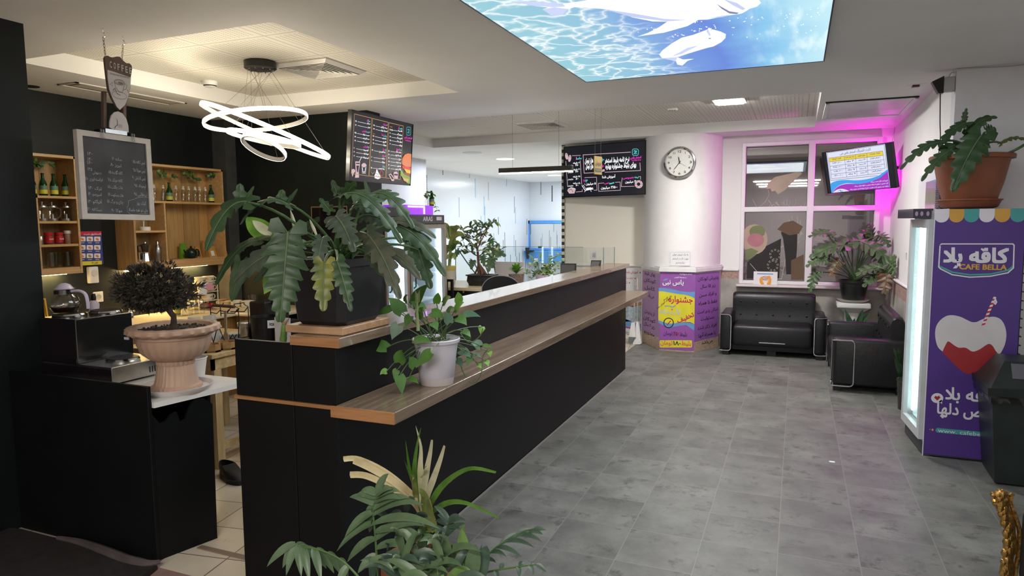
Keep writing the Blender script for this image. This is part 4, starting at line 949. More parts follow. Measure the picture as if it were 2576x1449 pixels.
s.t(PRED, 'جشنواره', 980, 780, 72, x1=685, bold=.03); s.t(INK, 'نهم ماه', 655, 735, 16, rot=.75, bold=.02); s.t(INK, 'کلاسهای آموزش شنا', 640, 780, 20, rot=.75, bold=.02, al='c'); s.l(PBL, qb((640, 822), (700, 812), (725, 832)) + qb((725, 832), (750, 835), (768, 812)), 10)
s.t(M('poster_sky', (.45, .55, .70), .5), 'تابستانه', 828, 918, 56, x1=580, bold=.035); s.t(PYEL, 'تابستانه', 826, 916, 55, x1=583, bold=.0, d=.0024); s.t(PRED, 'تخفیف', 900, 985, 52, rot=.45, bold=.035); s.g(PORA, circ(728, 862, 12, 8))
s.l(INK, circ(686, 1025, 58, 24), 11, closed=True); s.t(PRED, '٪', 686, 1045, 40, bold=.03, rot=.5) if False else s.l(PRED, [(668, 1052), (708, 1002)], 12)
s.t(M('poster_deep', (.13, .03, .17), .5), 'بلیط ۲۵۰ تومان', 910, 1185, 46, x1=622, bold=.03); s.l(PRED, [(735, 1140), (820, 1172)], 5, .003); s.l(PRED, [(735, 1175), (820, 1140)], 5, .003)
s.g(PYEL, rrect(576, 1236, 970, 1325, 16)); s.t(PORA, 'بلیط', 962, 1300, 50, x1=838, bold=.04); s.t(INK, '۱۸۰', 832, 1298, 48, x1=742, bold=.03); s.t(PORA, 'تومان', 735, 1294, 50, x1=584, bold=.04)
s.done(t)
fr = flat_frame(FAC[3], FAC[4], .13)
t = poster('column_poster', 'violet rules poster on the right side of the column base beside the sofa', fr, .56, .83, M('poster_orchid', (.33, .13, .45), .45, var=.05), 'posters around the column')
s = Sign(fr, 4.83, 1540, 600)
for y, a, wd in ((485, 'پذیرش کودکان', 248), (582, 'زیر ۱۵ سال', 180), (680, 'و افراد مسن', 208), (775, 'فقط با همراه', 222), (872, 'امکان پذیر است', 246), (968, 'مسئولیت', 160), (1062, 'افراد ذکر شده', 230), (1158, 'با همراه آنها', 206), (1255, 'می‌باشد', 132)): s.t(INK, a, 1165 + wd / 2 - (y - 485) * .02, y, 40, x1=1165 - wd / 2 - (y - 485) * .02, bold=.01)
s.done(t)
fr = Fr((-1.5, 8.497, 1.05), (.985, -.0, 0), (0, 0, 1)); fr = flat_frame((-1.44, 8.497), (-1.18, 8.515), 1.05, .004)
t = thing('paper_notice', 'white paper notice taped on the column above the festival poster', 'notice', fr.p(.12, 0, 0))
mb = MB(); mb.rect(fr, 0, 0, .255, .19, -.001, .0005); mb.build('sheet', PAPER, t)
s = Sign(fr, 4.83, 1540, 600); s.l(M('notice_border', (.5, .5, .6), .7), [(708, 168), (948, 166), (945, 326), (706, 326)], 3, .001, True)
for y, a, x0_, x1_ in ((205, 'به یک نیروی جوان', 925, 733), (255, 'جهت کار در استخر', 928, 732), (302, 'نیازمندیم', 880, 776)): s.t(INK, a, x0_, y, 22, x1=x1_, bold=.0)
s.done(t)
# swimming lessons poster on the wall below the price board
fr = Fr((-2.42, 9.146, .06), (1, 0, 0), (0, 0, 1))
t = poster('lesson_poster', 'pale swimming lesson poster low on the wall behind the counter end', fr, .50, .905, M('poster_pale', (.70, .69, .70), .45, var=.05))
s = Sign(fr, 4.83, 1540, 600)
s.t(PRED, 'آموزش شنا', 318, 422, 30, x1=168, bold=.02); s.g(INK, [(350, 402), (328, 414), (350, 428), (343, 414)]); s.t(PRED, 'مقدماتی', 258, 492, 28, x1=130, bold=0); s.g(INK, [(284, 474), (270, 485), (284, 496)]); s.t(PRED, 'تکمیلی', 190, 548, 28, x1=90, bold=0); s.g(INK, [(215, 528), (202, 538), (215, 549)])
s.g(M('poster_skin', (.45, .22, .14), .5), [(160, 800), (355, 770), (355, 815), (250, 830), (160, 812)]); s.g(M('poster_water', (.40, .50, .58), .5, var=.3, scale=30), [(158, 815), (355, 825), (350, 1000), (158, 1010)]); s.g(PBL, [(158, 975), (240, 1010), (350, 1040), (352, 1100), (158, 1060)]); s.g(PV, [(158, 1062), (352, 1102), (352, 1125), (158, 1085)], .0018); s.t(INK, 'جهت ثبت نام', 245, 1150, 18, bold=0); s.t(INK, 'تماس بگیرید', 245, 1172, 18, bold=0)
s.done(t)

# wall clock on the column
c = V((-1.335, 8.478, 2.299)); c = at(1710, 409, y=8.478); t = thing('wall_clock', 'round silver wall clock on the column', 'clock', c)
r = .192; fr = Fr(c, (1, 0, 0), (0, 0, 1)); mb = MB(); mb.T = Matrix.Translation(c) @ Matrix.Rotation(PI / 2, 4, 'X')
mb.lathe([(r * .9, -.02), (r, -.015), (r, .018), (r * .97, .03), (r * .90, .034), (r * .85, .026), (r * .84, .015)], 48, caps=False); mb.build('rim', CHROME, t)
mb = MB(); mb.T = Matrix.Translation(c) @ Matrix.Rotation(PI / 2, 4, 'X'); mb.lathe([(r * .9, .010), (1e-5, .012)], 48, caps=False); mb.build('dial', M('clock_dial', (.78, .78, .74), .4), t)
mb = MB()
for k in range(12):
    a = PI / 2 - 2 * PI * (k + 1) / 12; mb.text(fr, str(k + 1), r * .68 * math.cos(a), r * .68 * math.sin(a) - .013, .026, 'c', .014, .015, None if k in (0, 10) else .024 if k < 9 else .036)
mb.build('numerals', INK, t)
def hand(ang, L_, wd, d, back=.2):
    a = PI / 2 - math.radians(ang); ca, sa = math.cos(a), math.sin(a); f = lambda x, y: (x * ca - y * sa, x * sa + y * ca)
    mb = MB(); mb.prism(fr, [f(-L_ * back, -wd / 2), (f(L_ * .75, -wd / 2)), f(L_, 0), f(L_ * .75, wd / 2), f(-L_ * back, wd / 2)], d, d + .002); mb.build('clock_hand', INK, t)
hand(349, .075, .010, .018); hand(218, .118, .008, .021); hand(122, .10, .002, .024)

# hanging signs on the bar side
t = thing('coffee_sign', 'brown and white coffee sign hanging on two chains above the chalkboard', 'sign', (-3.49, 2.72, 2.45))
fr = Fr((-3.49, 2.6, 2.0), (-.02, 1, 0), (0, 0, 1)); s = Sign(fr, 6.44, 60, 120)
SB, SWH = M('sign_brown', (.13, .085, .065), .6, var=.12), M('sign_white', (.62, .58, .57), .6, var=.05)
outl = [(1308, 170), (1325, 140), (1360, 128), (1400, 150), (1450, 160), (1510, 142), (1560, 150), (1610, 210), (1660, 250), (1710, 252), (1745, 285), (1755, 340), (1735, 460), (1725, 640), (1690, 830), (1640, 940), (1555, 1012), (1500, 960), (1420, 810), (1370, 680), (1345, 500), (1325, 330)]
mb = MB(); mb.prism(fr, [s.q(*p) for p in outl], -.012, 0); mb.build('board', SB, t)
s.g(SWH, [(1352, 358), (1500, 405), (1725, 480), (1722, 620), (1690, 800), (1640, 925), (1555, 1008), (1505, 960), (1430, 810), (1380, 670), (1355, 480)], .001)
for k, ch in enumerate('COFFEE'): s.t(SWH, ch, 1388 + 64 * k, 318 + 20.5 * k, 100, bold=.02, d=.002, x1=1388 + 64 * k + 36)
s.t(SB, 'THE BREAKFAST OF CHAMPIONS', 1390, 432, 26, x1=1700, bold=.0, rot=-.02); B2 = M('sign_line', (.22, .17, .15), .6)
s.l(B2, ell(1545, 560, 82, 42, .25), 9, closed=True); s.l(B2, ell(1548, 562, 65, 30, .25), 6, closed=True); s.g(B2, ell(1560, 572, 45, 18, .25)); s.l(B2, [(1462, 545), (1480, 640), (1540, 720), (1590, 730), (1625, 600)], 8); s.l(B2, [(1628, 580), (1665, 610), (1655, 670), (1610, 685)], 8); s.l(B2, ell(1545, 770, 125, 58, .28), 6, closed=True); s.l(B2, [(1440, 690), (1470, 660), (1500, 740), (1560, 770)], 12)
for p in ((1425, 570), (1425, 610), (1398, 590), (1680, 690), (1690, 715)): s.g(B2, circ(*p, 9, 8))
s.done(t)
frb = Fr(fr.o - fr.n * .02, fr.u, fr.w); mb = MB()
for x in (1335, 1655): mb.prism(frb, [s.q(x, 700), s.q(x + 48, 705), s.q(x + 48, 1300), s.q(x, 1290)], -.02, 0)
mb.build('hanging_rail', SB, t)
mb = MB(); mb.prism(fr, [s.q(*p) for p in [(1392, 1290), (1395, 1200), (1420, 1100), (1470, 1045), (1530, 1032), (1600, 1065), (1660, 1150), (1695, 1270), (1700, 1370), (1550, 1400)]], -.008, .0); lo = mb.build('lower_plaque', SWH, t)
mb = MB(); mb.text(fr, '88', s.q(1560, 1300)[0], s.q(1560, 1300)[1], .02, 'c', .001, .02); mb.build('plaque_number', M('plaque_grey', (.48, .45, .45), .7), lo)
for (hx, hy), (bx, by) in (((258, 70), (1335, 150)), ((308, 90), (1602, 215))):
    a = at(hx, hy, z=ZC); b_ = fr.p(*s.q(bx, by), -.006); a = V((a.x, a.y, ZC)); top = a - V((0, 0, .05)); n = int((top - b_).length / .017)
    mb = MB(); mb.tube([a, a - V((0, 0, .02))] + [a + V((0, .012 * math.sin(PI * k / 5), -.035 + .012 * math.cos(PI * k / 5))) for k in range(1, 6)], .0022, 5)
    mb.build('hook', CHROME, t); mb = MB()
    for k in range(n):
        p = top.lerp(b_, (k + .5) / n); ax = (b_ - top).normalized(); sd = V((1, 0, 0)) if k % 2 else V((0, 1, 0))
        mb.tube([p + ax * (.0105 * math.sin(2 * PI * j / 10)) + sd * (.0045 * math.cos(2 * PI * j / 10)) for j in range(10)], .0014, 4, True)
    mb.build('chain', M('chain_brass', (.16, .10, .05), .35, .9), t)
t = thing('chalkboard', 'hanging chalkboard menu in a white frame clipped below the coffee sign', 'chalkboard', (-3.485, 2.70, 1.634))
fr = Fr((-3.488, 2.475, 1.632), (.0168, .9997, -.017), (-.0238, .0174, .9996)); W_, H_ = .437, .468
s = Sign(fr, 5.795, 190, 310)
CF_ = M('chalkboard_frame', (.60, .55, .50), .5, var=.06, scale=20)
mb = MB(); bw = .03
for a in ((0, 0, W_, bw), (0, H_ - bw, W_, H_), (0, bw, bw, H_ - bw), (W_ - bw, bw, W_, H_ - bw)): mb.rect(fr, *a, -.022, .008)
mb.build('frame', CF_, t)
mb = MB(); mb.rect(fr, bw, bw, W_ - bw, H_ - bw, -.01, 0); mb.build('slate', M('chalk_slate', (.060, .062, .068), .6, var=.45, scale=5), t)
CK = M('chalk_writing', (.46, .45, .45), .9, var=.3, scale=60)
lines = [(1040, 600, 'آیس کافه ۷۵', 845), (1045, 720, 'آیس موکا ۹۵', 850), (1045, 830, 'آیس کارامل ۹۰', 840), (1045, 940, 'لیموناد ۹۵', 870), (1075, 1065, 'آب طالبی ۹۵', 868), (1050, 1190, 'کیک روز', 900), (1078, 1290, 'چای دو نفره ماسالا', 785),
         (690, 550, 'ساده ۷۰', 540), (690, 640, 'تبریز ۸۰', 520), (705, 750, 'کافه گلاسه ۸۵', 490), (705, 860, 'کافه میلک ۷۵', 485), (705, 960, 'هات چاکلت ۷۵', 480), (715, 1070, 'هات بیسکویت ۸۵', 480), (715, 1170, 'چای و برگ ۱۵', 470), (700, 1295, 'موکا ۹۰', 535),
         (265, 470, '۱۴۰', 180), (260, 550, '۱۴۰', 185), (265, 600, '۱۶۰', 180), (262, 695, '۱۴۵', 185), (395, 745, 'دمنوش', 260), (415, 845, 'فرانسه قوری ۱۵۰', 155), (400, 975, 'ترک ۱۴۰', 195), (400, 1060, 'اسپرسو ۱۲۰', 195), (405, 1170, 'آفوگاتو ۱۳۰', 190), (405, 1280, 'نسکافه ۱۲۰', 180)]
for x, y, a, x1_ in lines: s.t(CK, a, x - 24, y, 46, x1=x1_ - 12, bold=.0, rot=-.03 * rnd.random())
s.l(CK, [(770, 1130), (830, 1115), (890, 1090), (960, 1078), (1060, 1080), (1075, 1085)], 4); s.l(CK, [(770, 1130), (765, 1200), (745, 1230), (755, 1290), (800, 1330), (900, 1328), (1000, 1320), (1080, 1330), (1095, 1280)], 4)
s.done(t, 'chalk_writing')
for x in (370, 815):
    mb = MB(); u_, w2_ = s.q(x, 130); mb.rect(fr, u_ - .014, H_ - .012, u_ + .014, H_ + .016, -.034, -.024) ; mb.rect(fr, u_ - .014, H_ + .004, u_ + .014, H_ + .018, -.03, .012)
    mb.m = 1; mb.tube([fr.p(u_ - .006, H_ + .016, .012), fr.p(u_ - .009, H_ - .026, .014), fr.p(u_ + .009, H_ - .026, .014), fr.p(u_ + .006, H_ + .016, .012)], .002, 5, True)
    mb.build('binder_clip', [PLASTB, CHROME], t)
mb = MB(); a_, b_ = s.q(430, 95)[0], s.q(745, 140)[0]; mb.rect(fr, a_, H_ + .004, b_, H_ + .026, -.006, .004); mb.build('hanger_plate', STEEL, t)
mb = MB(); hk = [s.q(565, 80), s.q(570, 50), s.q(600, 30), s.q(604, -10), s.q(596, -50), s.q(570, -80)]; mb.tube([fr.p(*p, .004) for p in hk] + [fr.p(hk[-1][0] - .01, hk[-1][1], -.02)], .0018, 5); mb.build('hook', PLASTB, t)
# yellow reception sign hanging before the price board
a, b_ = at(1494.5, 392, y=6.33), at(1513.5, 395, y=6.46); lo_ = at(1494.5, 438, y=6.33)
fr = Fr((a.x, a.y, lo_.z), (b_ - a) * 1.0, (0, 0, 1)); W_ = math.hypot(b_.x - a.x, b_.y - a.y); H_ = a.z - lo_.z; fr = Fr(fr.o, V((b_.x - a.x, b_.y - a.y, 0)), (0, 0, 1))
t = thing('reception_sign', 'small mustard sign hanging on wires before the price television', 'sign', fr.p(W_ / 2, 0, 0))
mb = MB(); mb.rect(fr, 0, 0, W_, H_, -.004, .004); mb.build('plate', M('mustard', (.42, .30, .08), .4), t)
mb = MB(); mb.text(fr, 'پذیرش', W_ / 2, H_ * .52, .04, 'c', .006, .02, W_ * .75); mb.rect(fr, W_ * .08, H_ * .12, W_ * .92, H_ * .34, .0055); mb.build('printing', M('sign_grey', (.10, .10, .11), .5), t)
mb = MB(); mb.text(fr, 'Reception', W_ / 2, H_ * .19, .016, 'c', .007, .02, W_ * .7); mb.build('lettering', M('mustard', (.42, .30, .08), .4), t)
for k, f_ in enumerate((.12, .88)): mb = MB(); mb.tube([fr.p(W_ * f_, H_, 0), (fr.p(W_ * f_, H_, 0).x, fr.p(W_ * f_, H_, 0).y, ZR)], .0012, 4); mb.build('wire', MATS['wire_grey'], t)
# hygiene poster and thermostat on the black bar wall
fr = Fr((-5.525, 3.905, 1.265), (0, 1, 0), (0, 0, 1)); s = Sign(fr, 4.2618, 60, 380)
t = poster('hygiene_poster', 'blue hand washing poster with nine pictures on the black wall', fr, .185, .28, M('poster_navy', (.03, .05, .28), .4))
s.g(M('poster_crimson', (.50, .02, .07), .4), [(600, 862), (830, 860), (832, 905), (602, 905)]); s.t(WINK, 'شستشوی دست', 825, 895, 20, x1=640, bold=.02); s.g(PYEL, [(600, 1185), (833, 1175), (835, 1215), (602, 1228)]); s.t(INK, 'تلفن ۱۹۰', 760, 1205, 16, bold=.02)
for i in range(3):
    for j in range(3):
        x, y = 592 + 80 * i, 918 + 90 * j; s.g(PAPER, rrect(x, y, x + 68, y + 50, 8, 2)); s.g(MATS['poster_skin'] if (i + j) % 2 else PORA, ell(x + 34, y + 28, 20, 13, .6, 10), .002)
        s.l(WINK, [(x + 15, y + 66), (x + 55, y + 66)], 5)
s.done(t)
# ---------------------------------------------------------------- black sofas with chrome trim
def make_sofa(name, label, W, loc, rz, group, handle=True, nb=5):
    t = thing(name, label, 'sofa', loc, group); t.rotation_euler = (0, 0, rz)
    hw = W / 2; aw = .135; B = lambda n, mb, m, p=t: mb.build(n, m, p, world=False)
    mb = MB(); mb.box(-hw + aw, .035, .065, hw - aw, .62, .30, .015, 2); B('base', mb, LEATHER)
    mb = MB(); mb.box(-hw + aw + .002, .0, .12, hw - aw - .002, .50, .37, .05, 4); B('seat_cushion', mb, LEATHER)
    # backrest with a rolled top and buttons
    prof = [(.44, .30), (.465, .40), (.485, .55), (.475, .63), (.49, .69), (.53, .715), (.58, .70), (.61, .64), (.62, .50), (.62, .12), (.5, .12)]
    mb = MB(); n = len(prof); x0, x1 = -hw + aw - .03, hw - aw + .03; secs = []
    for x, k in ((x0, .93), (x0 + .02, .985), (x0 + .05, 1), (x1 - .05, 1), (x1 - .02, .985), (x1, .93)):
        secs.append([(x, .55 + (p - .55) * k, .4 + (q - .4) * k) for p, q in prof])
    vs = [v for s_ in secs for v in s_]; fs = [(i * n + k, i * n + (k + 1) % n, (i + 1) * n + (k + 1) % n, (i + 1) * n + k) for i in range(5) for k in range(n)] + [tuple(range(n)), tuple(range(5 * n, 6 * n))[::-1]]
    mb.add(vs, fs, True); bk = mb.build('backrest', LEATHER, t, world=False, sharp=60)
    for z, yy in ((.44, .463), (.60, .473)):
        for k in range(nb): mb = MB(); mb.ball((x0 + (x1 - x0) * (k + .5 + (0 if z < .5 else 0)) / nb, yy, z), .013, 8, sy=.5); mb.build('button', LEATHER, bk, world=False)
    for s_ in (-1, 1):
        xo, xi = s_ * hw, s_ * (hw - aw)
        mb = MB(); mb.box(min(xo, xi), .01, .06, max(xo, xi), .63, .50, .03, 3); ar = B('arm', mb, LEATHER)
        e = .004; zt, zb = .485, .055; r_ = .035; ro = lambda c, a0, a1, f: [f(c, a0 + (a1 - a0) * k / 4) for k in range(5)]
        xin = xi - s_ * -.012; path = [(xo + s_ * e, .01 - e, zt)]
        path += [(xin + s_ * r_ - s_ * r_ * math.sin(PI / 2 * k / 4), .01 - e, zt - r_ + r_ * math.cos(PI / 2 * k / 4)) for k in range(5)]
        path += [(xin + s_ * r_ - s_ * r_ * math.cos(PI / 2 * k / 4), .01 - e, zb + r_ - r_ * math.sin(PI / 2 * k / 4)) for k in range(5)]
        path += [(xo + s_ * e, .01 - e, zb)]
        path += [(xo + s_ * e, .15 + r_ * math.sin(PI / 2 * k / 4), zb + r_ - r_ * math.cos(PI / 2 * k / 4)) for k in range(5)]
        path += [(xo + s_ * e, .15 + r_ * math.cos(PI / 2 * k / 4), zt - r_ + r_ * math.sin(PI / 2 * k / 4)) for k in range(5)]
        mb = MB(); mb.tube(path, .0075, 6, True); mb.build('chrome_trim', CHROME, ar, world=False)
        for y in (.05, .57): mb = MB(); mb.box(s_ * (hw - .1), y - .03, 0, s_ * (hw - .03), y + .03, .065); B('foot', mb, PLASTB)
    mb = MB(); mb.box(-.05, .1, 0, .05, .18, .066); B('foot', mb, PLASTB)
    if handle: mb = MB(); mb.box(-.14, -.012, .165, .15, 0.0, .178, .004); B('pull_bar', mb, CHROME)
    return t
make_sofa('sofa', 'black leather two-seat sofa with tufted back under the window', 1.155, (-.24, 8.42, 0), math.radians(.5), 'black chrome-trimmed sofas')
make_sofa('sofa', 'black leather sofa standing against the right wall beside the purple fridge', 1.28, (.335, 7.60, 0), -PI / 2, 'black chrome-trimmed sofas', False)

# ---------------------------------------------------------------- purple branded drinks fridge
FPUR = M('fridge_violet', (.075, .032, .215), .4, var=.06, scale=3)
t = thing('drinks_fridge', 'tall purple drinks fridge with a lit glass door and ice cream heart print', 'fridge', (1.07, 5.48, 0))
F0, F1, F2, F3 = (.826, 5.224), (1.322, 5.224), (1.30, 5.735), (.785, 5.735)
fl = Fr((F3[0], F3[1], 0), (F0[0] - F3[0], F0[1] - F3[1], 0), (0, 0, 1)); LW = math.hypot(F0[0] - F3[0], F0[1] - F3[1])
GREYF = M('fridge_grey', (.34, .34, .36), .4)
mb = MB(); z0, z1 = .10, 1.655
P4 = lambda z: [(*F0, z), (*F1, z), (*F2, z), (*F3, z)]
# hollow cabinet: right, back, near, far walls, floor and roof
fb = Fr((0, 0, 0), (1, 0, 0), (0, 1, 0))
mb.prism(fb, [(1.28, 5.224), F1, F2, (1.26, 5.735)], z0, z1); mb.prism(fb, [F0, F1, (1.322, 5.25), (.824, 5.25)], z0, z1); mb.prism(fb, [(.787, 5.71), (1.3, 5.71), F2, F3], z0, z1)
mb.prism(fb, [F0, F1, F2, F3], z0, .16); mb.prism(fb, [F0, F1, F2, F3], 1.60, z1); mb.build('cabinet', GREYF, t)
mb = MB(); mb.add([(.86, 5.252, .165), (1.27, 5.252, .165), (1.25, 5.708, .165), (.83, 5.708, .165), (.86, 5.252, 1.595), (1.27, 5.252, 1.595), (1.25, 5.708, 1.595), (.83, 5.708, 1.595)], [(0, 1, 2, 3), (7, 6, 5, 4), (1, 5, 6, 2), (0, 4, 5, 1), (2, 6, 7, 3)])
mb.build('liner', M('fridge_liner', (.78, .84, .84), .3), t)
mb = MB()
for u in (.055, LW - .055): mb.rect(fl, u - .016, .2, u + .016, 1.56, -.035, -.028)
mb.build('led_tube', EM('fridge_led', (.80, 1.0, .97), 9), t)
for z in (.45, .74, 1.03, 1.31): mb = MB(); mb.prism(fb, [(.87, 5.26), (1.24, 5.26), (1.23, 5.70), (.84, 5.70)], z, z + .012); mb.build('shelf', M('fridge_shelf', (.7, .75, .75), .4), t)
mb = MB()
for a in ((0, .115, .055, 1.598), (LW - .055, .115, LW, 1.598), (.055, .115, LW - .055, .175), (.055, 1.54, LW - .055, 1.598)): mb.rect(fl, *a, .0, .028)
dr = mb.build('door', M('fridge_door_grey', (.52, .53, .55), .35), t)
mb = MB(); mb.rect(fl, .05, .17, LW - .05, 1.55, .012); mb.build('pane', glass('fridge_glass', (.92, .99, .98), .06), dr)
mb = MB(); mb.prism(fb, [(F0[0] + .003, F0[1]), F1, F2, (F3[0] + .003, F3[1])], .012, .10); mb.build('plinth', M('fridge_plinth', (.035, .033, .04), .5), t)
mb = MB(); mb.prism(fb, [(.715, 5.30), (.83, 5.29), (.80, 5.73), (.675, 5.73)], 1.605, 1.668); hb = mb.build('header_box', M('fridge_header', (.03, .025, .05), .12), t)
for x, y in ((.86, 5.27), (1.28, 5.27), (.83, 5.69), (1.26, 5.69)): mb = MB(); mb.cyl((x, y, 0), .025, 0, .014, 12); mb.build('foot', M('fridge_foot', (.25, .22, .18), .6), t)
frf = Fr((.826, 5.2225, .02), (1, 0, 0), (0, 0, 1)); FW, FH = .496, 1.642
mb = MB(); mb.rect(frf, 0, 0, FW, FH, -.002, .001); pn = mb.build('printed_side', FPUR, t)
s = Sign(frf, 2.0686, 2226, 500)
FWH, FTE, FOR, FRD, FHT = M('print_white', (.72, .70, .76), .4, var=.02), M('print_teal', (.06, .33, .33), .4), M('print_ochre', (.62, .33, .06), .4), M('print_red', (.33, .025, .03), .4), M('print_cream', (.62, .58, .60), .4, var=.08, scale=3)
for k in range(6):
    u0, u1 = FW * k / 6, FW * (k + 1) / 6; c = (u0 + u1) / 2; r_ = (u1 - u0) / 2; zt = FH - .045
    s.mb((FWH, FOR, FTE)[k % 3]).prism(frf, [(u1, FH), (u0, FH), (u0, zt)] + [(c - r_ * math.cos(PI * j / 10), zt - r_ * 1.0 * math.sin(PI * j / 10)) for j in range(11)] + [(u1, zt)], .002)
s.l(FWH, [(287, 242), (295, 235), (665, 235), (672, 242), (668, 360), (640, 385), (550, 403), (440, 408), (350, 395), (290, 365), (280, 355)], 6, closed=True); s.l(FTE, [(285, 352), (350, 382), (440, 396), (550, 392), (640, 372), (666, 350)], 8)
s.t(FWH, 'کافه بلا', 642, 332, 72, x1=302, bold=.05); s.g(FWH, [(512, 276), (498, 262), (504, 256), (512, 261), (520, 256), (526, 262)]); s.g(FWH, [(368, 345), (380, 355), (372, 362), (354, 362)])
s.t(FOR, 'CAFE BELLA', 386, 366, 26, x1=634, bold=.045)
heart = [(300, 795), (275, 770), (262, 720), (265, 670), (285, 635), (320, 610), (355, 606), (395, 615), (430, 632), (455, 642), (480, 640), (505, 628), (540, 616), (575, 615), (605, 630), (625, 665), (632, 710), (625, 755), (610, 790), (600, 805), (590, 808)]
drip = [(575, 790), (560, 765), (543, 755), (525, 762), (490, 785), (455, 795), (420, 775), (385, 775), (360, 762), (330, 742), (315, 762)]
sm = lambda P: [(p.x, p.y) for p in smoothpath([(x, y, 0) for x, y in P], 4)]
s.g(FHT, sm(heart) + sm(drip)); s.g(FRD, sm([(590, 808)] + drip + [(298, 798)])[:-1] + sm([(298, 798), (350, 850), (405, 900), (435, 911), (460, 905), (500, 885), (560, 840), (590, 808)]), .0022)
stl = [(502, 660), (518, 660), (580, 512), (565, 510)]
s.g(FWH, stl, .002)
for k in range(7):
    a, b_ = k / 7, (k + .5) / 7; e = lambda p, q, t_: (p[0] + (q[0] - p[0]) * t_, p[1] + (q[1] - p[1]) * t_); s.g(M('straw_red', (.5, .02, .04), .4), [e(stl[0], stl[3], a), e(stl[1], stl[2], a + .03), e(stl[1], stl[2], b_ + .03), e(stl[0], stl[3], b_)], .0025)
s.l(FWH, [(570, 512), (580, 538), (574, 548), (567, 540), (572, 528)], 7, .0028)
s.t(FWH, 'کافه بلا', 580, 1062, 62, x1=312, bold=.03); s.t(FWH, 'خاص دلها', 580, 1142, 56, x1=268, bold=.03); s.g(FWH, circ(272, 1037, 32, 18, 26)); s.g(FWH, [(280, 1055), (298, 1068), (296, 1045)]); s.g(FRD, [(272, 1050), (256, 1034), (264, 1024), (272, 1030), (281, 1024), (289, 1034)], .002); s.g(FWH, [(300, 1143), (286, 1130), (293, 1122), (300, 1128), (308, 1122), (315, 1130)], .002)
s.g(FTE, [(262, 1205), (270, 1192), (600, 1222), (600, 1246), (270, 1216)]); s.t(FWH, 'www. cafebella.', 275, 1214, 20, x1=545, bold=.0, rot=.0); s.g(FOR, circ(248, 1202, 6, 10)); s.g(FOR, circ(234, 1200, 3, 8))
s.l(FWH, [(262, 55), (195, 1338)], 5, .0015); s.l(FWH, [(195, 1340), (560, 1385)], 5, .0015)
s.done(t)
mb = MB()
for k in range(24): mb.box(1.325, 5.27, .2 + .058 * k, 1.352, 5.70, .206 + .058 * k)
for k in range(6): mb.box(1.335, 5.28 + .08 * k, .18, 1.342, 5.287 + .08 * k, 1.56)
mb.build('condenser_grille', PLASTB, t)
frh = Fr((.715, 5.2995, 1.605), (.83 - .715, -.01, 0), (0, 0, 1)); mb = MB()
for x in (.02, .05, .085): mb.prism(frh, ell(x, .03, .009, .016), .001)
mb.build('sticker_or_glint', M('header_glint', (.35, .25, .38), .3), hb)  # pink reflections on the header, painted as flat lilac ovals

# ---------------------------------------------------------------- swing-top bin and carved chair at the right edge
BING = M('bin_green_black', (.012, .018, .017), .42, var=.2)
t = thing('waste_bin', 'tall dark plastic waste bin with a swing lid in front of the purple fridge', 'bin', (1.39, 5.0, 0))
mb = MB(); B_ = [(1.146, 4.81), (1.63, 4.81), (1.63, 5.19), (1.16, 5.19)]; T_ = [(1.10, 4.775), (1.68, 4.775), (1.68, 5.20), (1.11, 5.20)]
mb.hexa([(*p, .012) for p in B_] + [(*p, .55) for p in T_]); mb.hexa([(x + (.02 if x < 1.3 else -.02), y + (.02 if y < 5 else -.02), 0) for x, y in B_] + [(*p, .013) for p in B_]); mb.build('body', BING, t)
mb = MB()
per = [(1.096 + .58 * k / 30, 4.770) for k in range(30, -1, -1)] + [(1.094 - .004, 4.772 + .42 * k / 22) for k in range(1, 23)]
top_ = [(x, y, .553) for x, y in per]; mid_ = [(x - .004, y - .006 * math.sin(k * .9), .53) for k, (x, y) in enumerate(per)]; bot_ = [(x + .003, y - .002 + .004 * math.sin(k * 1.1), .505 + .010 * math.sin(k * .55) + .005 * math.sin(k * 1.7)) for k, (x, y) in enumerate(per)]
m_ = len(per); mb.add(top_ + mid_ + bot_, [(r * m_ + k, r * m_ + k + 1, (r + 1) * m_ + k + 1, (r + 1) * m_ + k) for r in range(2) for k in range(m_ - 1)], True)
mb.build('bin_bag', M('bin_bag_black', (.012, .012, .013), .2), t)
mb = MB(); mb.hexa([(1.075, 4.755, .552), (1.70, 4.755, .552), (1.70, 5.205, .552), (1.085, 5.205, .552), (1.07, 4.75, .60), (1.70, 4.75, .60), (1.70, 5.205, .60), (1.08, 5.205, .60)])
mb.hexa([(1.09, 4.765, .60), (1.69, 4.765, .60), (1.69, 5.20, .60), (1.10, 5.20, .60), (1.17, 4.86, .75), (1.62, 4.86, .75), (1.62, 5.11, .75), (1.18, 5.11, .75)]); ld = mb.build('lid', BING, t)
mb = MB(); mb.add([(1.20, 4.797, .657), (1.63, 4.797, .657), (1.60, 4.848, .738), (1.20, 4.848, .738)], [(0, 1, 2, 3)]); mb.build('flap', M('bin_flap', (.10, .10, .115), .35), ld)
GOLD = M('antique_gold', (.42, .24, .07), .32, .85, var=.45, scale=70, bump=.3)
t = thing('carved_armchair', 'black armchair with a carved gold front post at the near right edge', 'armchair', (1.15, 2.85, 0))
mb = MB(); mb.box(.80, 2.55, .22, 1.6, 3.02, .56, .06, 4); mb.build('upholstery', M('black_velvet', (.006, .006, .007), .75), t)
mb = MB(); mb.box(.86, 2.5, .52, 1.6, 2.62, .85, .05, 4); mb.build('arm_pad', MATS['black_velvet'], t)
pth = smoothpath([at(x, y, y=2.99) for x, y in ((2526, 1238), (2520, 1256), (2530, 1290), (2542, 1330), (2541, 1380), (2535, 1420), (2530, 1470))] + [V((.775, 2.99, .12)), V((.76, 2.98, .0))], 5)
